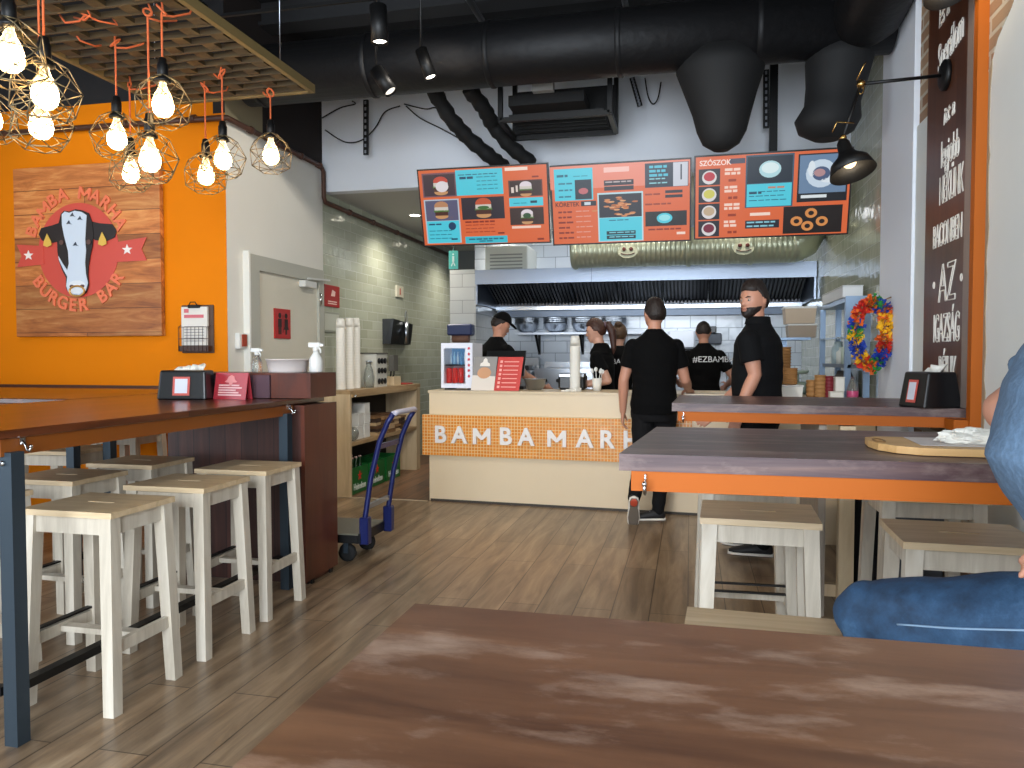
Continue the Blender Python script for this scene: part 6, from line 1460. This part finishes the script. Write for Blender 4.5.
class Body:
    def __init__(s, base, face, H=1.78, bulk=1., label='', lean=0., headdir=None, headpitch=0, headtilt=0, hairm='hair', skinm='skin', wide=1.):
        s.b = Vector(base); a = R(face); s.F = Vector((math.cos(a), math.sin(a), 0)); s.Rt = Vector((math.sin(a), -math.cos(a), 0)); s.k = H/1.78; s.bulk = bulk; s.wide = wide
        s.lean = lean
        s.t = thing('person', label, 'person', base); s.hm = hairm; s.sm = skinm
        hd = R(headdir if headdir is not None else face)
        hf = Vector((math.cos(hd), math.sin(hd), 0)); hr = Vector((math.sin(hd), -math.cos(hd), 0))
        # head frame: x=right, y=forward, z=up, pitched about the right axis
        cp, sp = math.cos(R(headpitch)), math.sin(R(headpitch)); hy = hf*cp+Vector((0, 0, 1))*sp; hz = Vector((0, 0, 1))*cp-hf*sp
        ct, st = math.cos(R(headtilt)), math.sin(R(headtilt)); hx = hr*ct-hz*st; hz = hz*ct+hr*st
        c = s.P(.02+lean*1.5+.015*(1 if lean else 0), 0, 1.642)
        k = s.k*1.0
        s.HT = Matrix(((hx.x*k, hy.x*k, hz.x*k, c.x), (hx.y*k, hy.y*k, hz.y*k, c.y), (hx.z*k, hy.z*k, hz.z*k, c.z), (0, 0, 0, 1)))
    def P(s, f, r, u):
        # lean tips the trunk forward above the hips
        return s.b + s.F*f*s.k + s.Rt*r*s.k + Vector((0, 0, u*s.k))
    def torso(s, m, inf=0., z0=.84, z1=1.56, neck=True):
        rows = [(.80, .15, .10), (.86, .165, .115), (.93, .172, .122), (1.0, .162, .115), (1.08, .152, .110), (1.18, .160, .115), (1.28, .176, .120), (1.36, .182, .118), (1.41, .160, .100), (1.45, .120, .083), (1.48, .080, .066), (1.51, .058, .056), (1.60, .051, .054)]
        r = []
        for z, a, b in rows:
            if z < z0-1e-6 or z > z1+1e-6: continue
            fo = s.lean*max(0, z-.95)/.7*1.5; bk = s.bulk if z < 1.45 else 1
            belly = (.03*(s.bulk-1)*4 if .9 < z < 1.25 else 0)
            r.append((s.P(fo+belly*.4-.01, 0, z), (a*s.wide+inf)*s.k, (b*bk+belly+inf)*s.k, s.Rt, s.F))
        m.loft(r, n=28)
    def sh(s, side): return s.P(s.lean*.7*1.0, side*.165*s.wide, 1.385)
    def build(s, arms, legs, top='tee', bottom='jeans_black', vox=.006, sleeve=.62, shoes=True, hands=None, curl=.5, collar=False):
        """arms: {side:(elbow,wrist)} world points; legs: {side:(knee,ankle,toe_dir)}"""
        m = MB(); s.torso(m, 0)
        c = s.HT.translation; limb(m, [s.P(s.lean*1.1, 0, 1.46), c-Vector((0, 0, .05*s.k))-s.F*.012], [.056*s.k, .051*s.k])
        add_head(m, s.HT, head_p)
        old = m.T; m.T = s.HT
        for sg in (-1, 1): m.sphere((sg*.076, -.008, -.002), .03, 12, squash=(.38, .6, 1.05))
        m.T = old; k = s.k
        for sd, (el, wr) in arms.items():
            S_ = s.sh(sd); el, wr = Vector(el), Vector(wr)
            fd = (wr-el).normalized()
            mid = el.lerp(wr, .3)
            limb(m, [S_, S_.lerp(el, .5), el, mid, wr], [.052*k*s.bulk, .048*k*s.bulk, .040*k, .042*k, .027*k])
            hd = (hands or {}).get(sd, {}); fdir = Vector(hd.get('dir', fd)); palm = hd.get('palm', -s.Rt*sd); thumb = hd.get('thumb', s.F)
            hand(m, wr, fdir, palm, thumb, hd.get('curl', curl), k)
        for sd, L_ in legs.items():
            kn, an = Vector(L_[0]), Vector(L_[1]); hp_ = s.P(0, sd*.09, .9)
            limb(m, [hp_, hp_.lerp(kn, .5), kn, kn.lerp(an, .35), an], [.08*k, .07*k, .052*k, .052*k, .036*k])
        fuse(m, 'body', M[s.sm], s.t, vox)
        # shirt
        m = MB(); s.torso(m, .014, .86, 1.455)
        fo = lambda z: s.lean*max(0, z-.95)/.7*1.5-.01
        m.loft([(s.P(fo(z), 0, z), a*k, b_*k, s.Rt, s.F) for z, a, b_ in ((1.41, .174, .112), (1.45, .136, .100), (1.48, .097, .084), (1.505, .072, .073), (1.52, .062, .064))], n=28)
        for sd, (el, wr) in arms.items():
            S_ = s.sh(sd); e = S_.lerp(Vector(el), sleeve); d = (e-S_).normalized(); x, y, _ = frame(d)
            m.sphere(S_+Vector((0, 0, -.002)), .064*k*s.bulk, 16)
            m.loft([(S_, .063*k*s.bulk, .063*k*s.bulk, x, y), (S_.lerp(e, .5), .063*k*s.bulk, .063*k*s.bulk, x, y), (e, .065*k*s.bulk, .064*k*s.bulk, x, y)], n=18)
            m.loft([(s.P(s.lean*.9, sd*.06, 1.375), .085*k, .088*k, Vector((0, 0, 1)), s.F), (S_-s.Rt*sd*.01, .058*k, .062*k, Vector((0, 0, 1)), s.F)], n=18)
        # soft folds round the waist
        sh = fuse(m, 'shirt', M[top], s.t, vox, 3)
        rr = random.Random(int(s.b.x*100)); 
        NN = [v.normal.copy() for v in sh.data.vertices]
        for v in sh.data.vertices:
            w = MW[s.t.name] @ v.co; n_ = noise.noise(Vector((w.x*5+w.z*9, w.y*5, w.z*13)))*.007*(1.0 if w.z-s.b.z < 1.25*k else .5); v.co += NN[v.index]*n_
        if collar:
            m = MB(); c0 = s.P(s.lean*1.05-.006, 0, 1.492); c1 = s.P(s.lean*1.15-.008, 0, 1.535)
            m.loft([(c0, .088*k, .082*k, s.Rt, s.F), (c1, .072*k, .074*k, s.Rt, s.F), (c1+Vector((0, 0, .004)), .066*k, .068*k, s.Rt, s.F), (c0+Vector((0, 0, .01)), .076*k, .07*k, s.Rt, s.F)], n=28, cap=False); m.build('collar', M[top], s.t)
        # trousers
        m = MB(); s.torso(m, .006, .80, .97)
        for sd, L_ in legs.items():
            kn, an = Vector(L_[0]), Vector(L_[1]); hp_ = s.P(0, sd*.088, .88); an2 = kn.lerp(an, .96)
            limb(m, [hp_, hp_.lerp(kn, .5), kn, kn.lerp(an, .4), an2], [.094*k*s.bulk, .082*k*s.bulk, .064*k, .062*k, .05*k])
        pt = fuse(m, 'trousers', M[bottom], s.t, vox, 3)
        NN = [v.normal.copy() for v in pt.data.vertices]
        for v in pt.data.vertices:
            w = MW[s.t.name] @ v.co; v.co += NN[v.index]*noise.noise(Vector((w.x*6, w.y*6, w.z*22)))*.005
        if shoes:
            for sd, L_ in legs.items(): s.shoe(L_[1], L_[2], L_[3] if len(L_) > 3 else (0, 0, 1))
    def shoe(s, ankle, toe, up):
        a = Vector(ankle); d = Vector(toe).normalized(); u = Vector(up); u = (u-d*u.dot(d)).normalized(); x = d.cross(u); k = s.k
        heel = a - d*.055*k - u*.055*k
        m = MB(); m.loft([(heel+d*q*k+u*h*k, w*k, hh*k, x, u) for q, h, w, hh in ((.0, .03, .02, .02), (.012, .04, .033, .04), (.06, .045, .038, .048), (.12, .035, .042, .036), (.18, .028, .047, .028), (.235, .022, .042, .02), (.268, .018, .022, .012))], n=18); up_ = m.build('sneaker', P_('#1a1a1d', .6), s.t)
        m = MB(); m.loft([(heel+d*q*k-u*.0*k+u*.006*k, w*k, .013*k, x, u) for q, w in ((-.006, .015), (.003, .034), (.06, .041), (.12, .044), (.18, .050), (.24, .044), (.274, .022))], n=18); m.build('sole', P_('#e6e0d6', .5), up_)
        m = MB(); m.loft([(heel+d*q*k-u*.007*k, w*k, .002*k, x, u) for q, w in ((.0, .02), (.03, .034), (.09, .03), (.12, .036), (.18, .042), (.24, .034), (.262, .016))], n=16); m.build('outsole', P_('#6d6358', .7), up_)
        m = MB(); m.loft([(heel+d*q*k-u*.009*k, w*k, .002*k, x, u) for q, w in ((.005, .012), (.03, .028), (.06, .026), (.075, .01))], n=16); m.build('heel_patch', P_('#c0492f', .6), up_)
        m = MB()
        for j in range(4): c = heel+d*(.12+.022*j)*k+u*(.068-.009*j)*k; m.bar(c-x*.022*k, c+x*.022*k, .006, .004)
        m.build('laces', P_('#8e8e90', .7), up_)
    def hair(s, line=lambda x, y: 0, off=.009, top=.0, mt=None, name='hair', seed=0, cut=.012):
        def fn(d):
            x, y, z = d; e = z-line(x, y); k = sstep(e, -.06, .06); o = -cut+(off+cut)*k + top*sstep(z, .4, 1)*k
            o += .0035*noise.noise(Vector((x*9+seed, y*9, z*9)))*k
            return head_p(d, o)
        m = MB(); add_head(m, s.HT, fn); return m.build(name, mt or M[s.hm], s.t)
    def beard(s, mt=None):
        def fn(d):
            x, y, z = d
            k = sstep(-z, .28, .40)*sstep(y, -.05, .12); side = sstep(abs(x), .66, .82)*sstep(-z, -.2, .1)*sstep(y, .0, .1)*(1-sstep(y, .36, .55))*.62; k = max(k, side)
            if abs(x) < .2 and -.56 < z < -.38 and y > 0: k = 0
            if -.40 < z and abs(x) < .5 and y > 0 and z > -.36: k = 0
            return head_p(d, -.008+.0115*k+.0012*noise.noise(Vector((x*25, y*25, z*25))))
        m = MB(); add_head(m, s.HT, fn); m.build('beard', mt or M[s.hm], s.t)
    def face(s, brow=None):
        m = MB(); m.T = s.HT
        for sg in (-1, 1): m.sphere((sg*.0285, .0775, .004), .0115, 12)
        o = m.build('eyes', M['eye'], s.t)
        m = MB(); m.T = s.HT
        for sg in (-1, 1): m.sphere((sg*.0285, .0845, .003), .0058, 10)
        m.build('iris', M['iris'], o)
        m = MB(); m.T = s.HT
        for sg in (-1, 1): m.tube([(sg*.014, .0935, .020), (sg*.03, .0925, .026), (sg*.045, .081, .021)], [.0032, .0036, .0022], 8)
        m.build('eyebrows', brow or M[s.hm], s.t)
        m = MB(); m.T = s.HT
        for zz, rr in ((-.0505, .0030), (-.0580, .0034)): m.tube([(-.022, .094, zz-.002), (-.01, .1015, zz+.001), (.01, .1015, zz+.001), (.022, .094, zz-.002)], [rr*.4, rr, rr, rr*.4], 8)
        m.build('lips', M['lips'], s.t)
def shorthair(x, y):
    if y > .45: return .56-.1*abs(x)
    if y > -.1: return .12 + (.56-.12)*sstep(y, -.0, .45) - .12*(1-sstep(y, -.1, .2))
    return -.02-.42*sstep(-y, .1, .7)
# --- customer in the black T-shirt, back to the camera
b = (-.27, 6.06, 0)
A = Body(b, 96, 1.775, 1.0, 'man in a black T-shirt seen from behind at the counter, one sneaker heel raised', headdir=118, headpitch=2, wide=1.0)
A.build({-1: ((-.505, 6.03, 1.12), (-.515, 6.10, .87)), 1: ((-.035, 6.10, 1.12), (-.01, 6.34, 1.035))},
        {1: ((-.20, 6.12, .50), (-.235, 6.04, .085), (-1, -.18, 0)), -1: ((-.36, 6.02, .48), (-.415, 5.93, .20), (-.05, .42, -.92), (-.1, .95, .35))},
        vox=.0055, hands={1: dict(dir=(.1, .9, -.15), palm=(0, 0, -1), thumb=(-1, 0, 0), curl=.2), -1: dict(curl=.7)})
A.hair(shorthair, .009, .006); A.face()
# --- bearded man in the polo
b = (.42, 5.20, 0)
B = Body(b, 158, 1.805, 1.12, 'bearded man in a black polo shirt looking over his shoulder beside the rear bar', headdir=226, headpitch=-3, wide=1.0)
eB = atY(755, 375, 5.02); wB = atY(739, 409, 4.99)
B.build({-1: (eB, wB), 1: ((.36, 5.46, 1.12), (.18, 5.52, .93))},
        {1: ((.41, 5.32, .50), (.43, 5.32, .085), (-1, .3, 0)), -1: ((.45, 5.10, .50), (.47, 5.10, .085), (-1, .1, 0))},
        vox=.0055, top='polo', collar=True, sleeve=.62, hands={-1: dict(dir=(-.25, -.05, -1), palm=(.3, .9, 0), thumb=(-1, 0, 0), curl=.6)})
B.hair(shorthair, .010, .016); B.beard(); B.face()
# --- cook with a cap
b = (-1.93, 7.42, 0)
C_ = Body(b, 62, 1.76, .98, 'cook in a black cap and T-shirt bending over the work behind the counter', lean=.06, headdir=28, headpitch=-28)
C_.build({1: ((-1.58, 7.35, 1.12), (-1.42, 7.55, 1.0)), -1: ((-2.1, 7.7, 1.14), (-1.85, 7.9, 1.0))},
        {1: ((-1.83, 7.4, .5), (-1.83, 7.36, .085), (.5, .85, 0)), -1: ((-2.0, 7.46, .5), (-2.0, 7.42, .085), (.5, .85, 0))}, vox=.008)
C_.hair(shorthair, .007, 0); C_.face()
m = MB(); add_head(m, C_.HT, lambda d: head_p(d, -.012+.028*sstep(d[2]-(.36+.12*d[1]), -.04, .04)+.012*sstep(d[2], .5, 1))); cp_ = m.build('cap', M['tee'], C_.t)
m = MB(); m.T = C_.HT; m.loft([((0, y, z), w, .004, (1, 0, 0), (0, 0, 1)) for y, z, w in ((.06, .062, .068), (.10, .060, .07), (.14, .052, .062), (.165, .044, .035))], n=20); m.build('cap_brim', M['tee'], cp_)
m = MB(); m.T = C_.HT; m.sphere((0, -.112, .03), .014, 8, squash=(2, .4, 1)); m.build('cap_strap', P_('#8c8f94'), cp_)
# --- woman with a ponytail
b = (-.80, 7.28, 0)
D = Body(b, 168, 1.68, .88, 'woman with a long auburn ponytail facing left in a black T-shirt', lean=.03, headdir=178, headpitch=-14, hairm='hair2', skinm='skin2', wide=.88)
D.build({-1: ((-.74, 7.12, 1.08), (-.95, 7.10, 1.04)), 1: ((-.80, 7.48, 1.06), (-1.03, 7.4, 1.04))},
        {1: ((-.82, 7.36, .47), (-.80, 7.36, .085), (-1, .2, 0)), -1: ((-.80, 7.2, .47), (-.78, 7.2, .085), (-1, 0, 0))}, vox=.007, hands={-1: dict(dir=(-1, .1, -.1), palm=(0, .5, -1), thumb=(0, 0, 1))})
def longhair(x, y):
    if y > .5: return .52
    return -.1+.62*sstep(y, .0, .5)-.4*sstep(-y, .1, .6)
D.hair(longhair, .013, .004); D.face()
m = MB(); m.T = D.HT; limb(m, [(0, -.085, .045), (0, -.135, .03), (.0, -.155, -.04), (.005, -.145, -.13), (.0, -.13, -.22), (0, -.115, -.27)], [.022, .034, .042, .036, .024, .006]); pn = fuse(m, 'ponytail', M['hair2'], D.t, .006, 2)
m = MB(); m.T = D.HT; m.tube([(0.026*math.cos(a), -.108, .04+.026*math.sin(a)) for a in [i/14*2*PI for i in range(14)]], .007, 8, closed=True); m.build('hair_tie', P_('#6f5a66'), D.t)
# --- woman with a bun, back to the camera
b = (-.72, 7.98, 0)
E1 = Body(b, 80, 1.66, .9, 'woman with a hair bun seen from behind between the ponytail and the customer', headdir=84, headpitch=-8, hairm='hair_blond', skinm='skin2', wide=.92)
E1.build({-1: ((-.96, 8.02, 1.06), (-.9, 8.2, .98)), 1: ((-.48, 8.0, 1.06), (-.52, 8.2, .98))},
        {1: ((-.64, 8.0, .46), (-.64, 7.98, .085), (0, 1, 0)), -1: ((-.8, 8.0, .46), (-.8, 7.98, .085), (0, 1, 0))}, vox=.008)
E1.hair(longhair, .012, .004); 
m = MB(); m.T = E1.HT; m.sphere((0, -.075, .105), .036, 16, squash=(1.1, 1, .85)); m.tube([(.03*math.cos(a), -.075+.028*math.sin(a), .105+.01*math.sin(3*a)) for a in [i/16*2*PI for i in range(16)]], .012, 8, closed=True); m.build('hair_bun', M['hair_blond'], E1.t)
# --- man at the very back
b = (.14, 8.12, 0)
F1 = Body(b, 95, 1.69, 1.0, 'man with cropped hair seen from behind at the far end of the kitchen', lean=.03, headdir=88, headpitch=-20, hairm='hair', wide=1.0)
F1.build({-1: ((-.19, 8.1, 1.1), (-.13, 8.35, 1.03)), 1: ((.44, 8.15, 1.08), (.38, 8.4, 1.0))},
        {1: ((.23, 8.12, .47), (.23, 8.1, .085), (0, 1, 0)), -1: ((.05, 8.12, .47), (.05, 8.1, .085), (0, 1, 0))}, vox=.008)
F1.hair(shorthair, .006, .0)
for bd, s_, sz in ((F1, '#EZBAMBA', .085), (E1, '#EZBAMBA', .075)):
    c = bd.P(-.01-.145, 0, 1.31); u = bd.Rt; o = text('shirt_lettering', s_, sz, P_('#dfe0e4', .6), (c.x+(.09 if bd is F1 else .02), c.y, c.z+.03), u, (0, 0, 1), bd.t, ext=.006, off=.0006)
# shrink-wrap the print on to the back of the shirt
def onto(bd, o, d):
    sh = [c for c in bd.t.children if c.name.startswith('shirt') and 'lettering' not in c.name][0]
    from mathutils.bvhtree import BVHTree
    bvh_ = BVHTree.FromPolygons([v.co[:] for v in sh.data.vertices], [p.vertices[:] for p in sh.data.polygons])
    cz = sum((v.co for v in o.data.vertices), Vector())/len(o.data.vertices)
    bm2 = bmesh.new(); bm2.from_mesh(o.data); 
    for v in bm2.verts:
        dep = (v.co-cz).dot(d)
        h = bvh_.ray_cast(v.co-d*.5, d)
        if h[0] is not None: v.co = h[0] + d*(-.003 + (.004 if dep > 0 else 0))
    bm2.to_mesh(o.data); bm2.free()
for bd in (F1, E1):
    o = [c for c in bd.t.children if c.name.startswith('shirt_lettering')][0]; onto(bd, o, bd.F.copy())
# --- seated person in blue at the right edge
t = thing('person', 'person in a heather blue T-shirt and blue jeans seated at the right edge', 'person', (.86, 1.36, 0))
G = t
hipL, hipR = Vector((.86, 1.26, .895)), Vector((.88, 1.46, .86))
knL, knR = Vector((.345, 1.60, .798)), Vector((.56, 1.76, .73))
anL, anR = Vector((.52, 1.60, .40)), Vector((.66, 1.74, .34))
spine = [((.90, 1.37, .76), .15, .17), ((.84, 1.37, .90), .17, .18), ((.735, 1.375, 1.02), .19, .175), ((.66, 1.38, 1.14), .175, .17), ((.655, 1.38, 1.26), .145, .178), ((.69, 1.38, 1.36), .12, .175), ((.72, 1.38, 1.41), .09, .13), ((.73, 1.38, 1.45), .06, .065), ((.735, 1.38, 1.52), .055, .06)]
def spin(m, inf, i0, i1): m.loft([(c, a+inf, b_+inf, (1, 0, 0), (0, 1, 0)) for c, a, b_ in spine[i0:i1]], n=28)
m = MB(); spin(m, -.012, 0, 9)
GHT = Matrix(((0, -1, 0, .575), (-1, 0, 0, 1.38), (0, 0, 1, 1.64), (0, 0, 0, 1)))
GHT = Matrix.Translation((.73, 1.38, 1.62)) @ Matrix.Rotation(R(90), 4, 'Z')
limb(m, [(.735, 1.38, 1.44), (.74, 1.38, 1.56)], [.058, .055]); add_head(m, GHT, head_p)
old = m.T; m.T = GHT
for sg in (-1, 1): m.sphere((sg*.076, -.008, -.002), .03, 12, squash=(.38, .6, 1.05))
m.T = old
shL, shR = Vector((.74, 1.20, 1.33)), Vector((.74, 1.57, 1.33))
elL, wrL = Vector((.80, 1.10, 1.12)), Vector((.60, 1.16, 1.06))
elR, wrR = Vector((.612, 1.70, 1.195)), Vector((.68, 1.63, 1.09))
limb(m, [shL, shL.lerp(elL, .5), elL, elL.lerp(wrL, .3), wrL], [.05, .047, .04, .042, .028]); limb(m, [shR, shR.lerp(elR, .5), elR, elR.lerp(wrR, .3), wrR], [.05, .047, .042, .043, .028])
hand(m, wrL, (-.95, .12, -.25), (0, .3, -1), (0, 1, .4), .5); hand(m, wrR, (.2, .3, -.25), (0, 0, -1), (-1, 0, 0), .3)
limb(m, [hipL, knL, anL], [.07, .05, .035]); limb(m, [hipR, knR, anR], [.07, .05, .035])
fuse(m, 'body', M['skin'], t, .006)
m = MB(); spin(m, .012, 1, 8)
for S_, e_ in ((shL, elL), (shR, elR)):
    e2 = S_.lerp(e_, .68); limb(m, [Vector((S_.x-.01, 1.385+(S_.y-1.385)*.45, S_.z+.02)), S_], [.085, .075]); d = (e2-S_).normalized(); x, y, _ = frame(d); m.loft([(S_, .073, .073, x, y), (e2, .074, .072, x, y)], n=20)
o = fuse(m, 'shirt', M['blue_tee'], t, .006, 5)
NN = [v.normal.copy() for v in o.data.vertices]
for v in o.data.vertices:
    w = v.co; v.co += NN[v.index]*noise.noise(Vector((w.x*8+w.z*10, w.y*7, w.z*12)))*.012
m = MB(); m.loft([((.86, 1.375, .735), .15, .17, (1, 0, 0), (0, 1, 0)), ((.85, 1.375, .84), .165, .185, (1, 0, 0), (0, 1, 0)), ((.82, 1.375, .95), .15, .17, (1, 0, 0), (0, 1, 0))], n=24)
for h_, k_l, a_ in ((hipL, knL, anL), (hipR, knR, anR)): limb(m, [h_, h_.lerp(k_l, .45), h_.lerp(k_l, .82), k_l, k_l.lerp(a_, .4), a_], [.115, .100, .080, .064, .058, .052], 20)
o = fuse(m, 'jeans', M['denim'], t, .006, 5)
NN = [v.normal.copy() for v in o.data.vertices]
for v in o.data.vertices:
    w = v.co; v.co += NN[v.index]*(noise.noise(Vector((w.x*9+w.z*8, w.y*9, w.z*20)))*.008)
from mathutils.bvhtree import BVHTree
bv = BVHTree.FromPolygons([(MW[t.name] @ v.co)[:] for v in o.data.vertices], [p.vertices[:] for p in o.data.polygons])
pts = []
for i in range(30):
    u_ = i/29; c = hipL.lerp(knL, u_*.95)+Vector((0, -.6, .066-.055*u_)); h_ = bv.ray_cast(c, Vector((0, 1, 0)))
    if h_[0] is not None: pts.append(h_[0]+Vector((0, -.0005, 0)))
m = MB(); m.tube(pts, .0018, 6); m.build('seam', P_('#7d97b0', .8), t)
m = MB(); add_head(m, GHT, lambda d: head_p(d, -.012+.022*sstep(d[2]-shorthair(d[0], d[1]), -.06, .06))); m.build('hair', M['hair'], t)
m = MB(); m.T = GHT
for sg in (-1, 1): m.sphere((sg*.0285, .0775, .004), .0115, 12)
m.build('eyes', M['eye'], t)
for a_, y in ((anL, 1.60), (anR, 1.74)):
    heel = Vector((a_.x+.05, a_.y, a_.z-.055)); d = Vector((-1, 0, 0)); x = Vector((0, 1, 0)); u = Vector((0, 0, 1))
    m = MB(); m.loft([(heel+d*q+u*h, w, hh, x, u) for q, h, w, hh in ((.0, .03, .02, .02), (.012, .04, .033, .04), (.06, .045, .038, .048), (.12, .035, .042, .036), (.18, .028, .047, .028), (.235, .022, .042, .02), (.268, .018, .022, .012))], n=18); m.build('shoe', P_('#3a3f4a', .6), t)
# ---------------------------------------------------------------- light
W = bpy.data.worlds.new('world'); SC.world = W; W.use_nodes = True
W.node_tree.nodes['Background'].inputs[0].default_value = (.55, .68, .9, 1); W.node_tree.nodes['Background'].inputs[1].default_value = .6
def area(name, loc, rot, sx, sy, e, c):
    li = bpy.data.lights.new(name, 'AREA'); li.shape = 'RECTANGLE'; li.size = sx; li.size_y = sy; li.energy = e; li.color = c
    o = bpy.data.objects.new(name, li); COL.objects.link(o); o.location = loc; o.rotation_euler = rot; return o
area('shop_window_daylight', (-.65, YF-.25, 1.8), (R(90), 0, 0), 3.7, 2.9, 560, (.84, .92, 1.0))
area('side_window_daylight', (XL-.2, .1, 1.9), (0, R(-90), 0), 2.5, 4.0, 140, (.80, .90, 1.0))
def point(loc, e, c, r=.05):
    li = bpy.data.lights.new('glow', 'POINT'); li.energy = e; li.color = c; li.shadow_soft_size = r
    o = bpy.data.objects.new('bulb_or_kitchen_light', li); COL.objects.link(o); o.location = loc
for i, p in enumerate(LAMPPOS): point(p+Vector((0, 0, -.01)), 2.2, (1, .68, .36), .045)
area('kitchen_area_light', (-.5, 8.9, 2.84), (0, 0, 0), 3, .6, 12, (.95, .97, 1))  # broad area light below the kitchen ceiling, no tube is modelled
area('hood_fill', (-.6, 9.0, 1.93), (0, 0, 0), 2.6, .15, 11, (.9, .95, 1))  # fill added under the hood to lift the back tiles, no fixture built
point((-.5, 7.6, 2.7), 9, (1, .95, .85), .15)  # loose point light in mid kitchen, no bulb is modelled here
def fill_spot(x, y, z, tx, ty, tz, e, ang=70):
    li = bpy.data.lights.new('track', 'SPOT'); li.energy = e; li.spot_size = R(ang); li.spot_blend = .7; li.shadow_soft_size = .05; li.color = (1, .92, .80)  # unseen spots added to brighten walls and counter, no track carries them
    o = bpy.data.objects.new('fill_spot_light', li); COL.objects.link(o); o.location = (x, y, z); o.rotation_euler = (Vector((tx, ty, tz))-Vector((x, y, z))).to_track_quat('-Z', 'Y').to_euler()
fill_spot(-1.2, 4.6, 3.5, -3.45, 6.0, 1.8, 130)
fill_spot(-1.0, 3.8, 3.5, -1.6, 6.6, .6, 80)
fill_spot(-.4, 2.6, 3.5, -.4, 6.6, .5, 110)
fill_spot(-4.4, 3.2, 3.5, -4.6, 5.2, 2.2, 45)
SC.view_settings.view_transform = 'Standard'; SC.view_settings.look = 'None'; SC.view_settings.gamma = 1; SC.view_settings.exposure = .18; SC.view_settings.use_curve_mapping = False

bpy.data.scenes.remove(TMP)
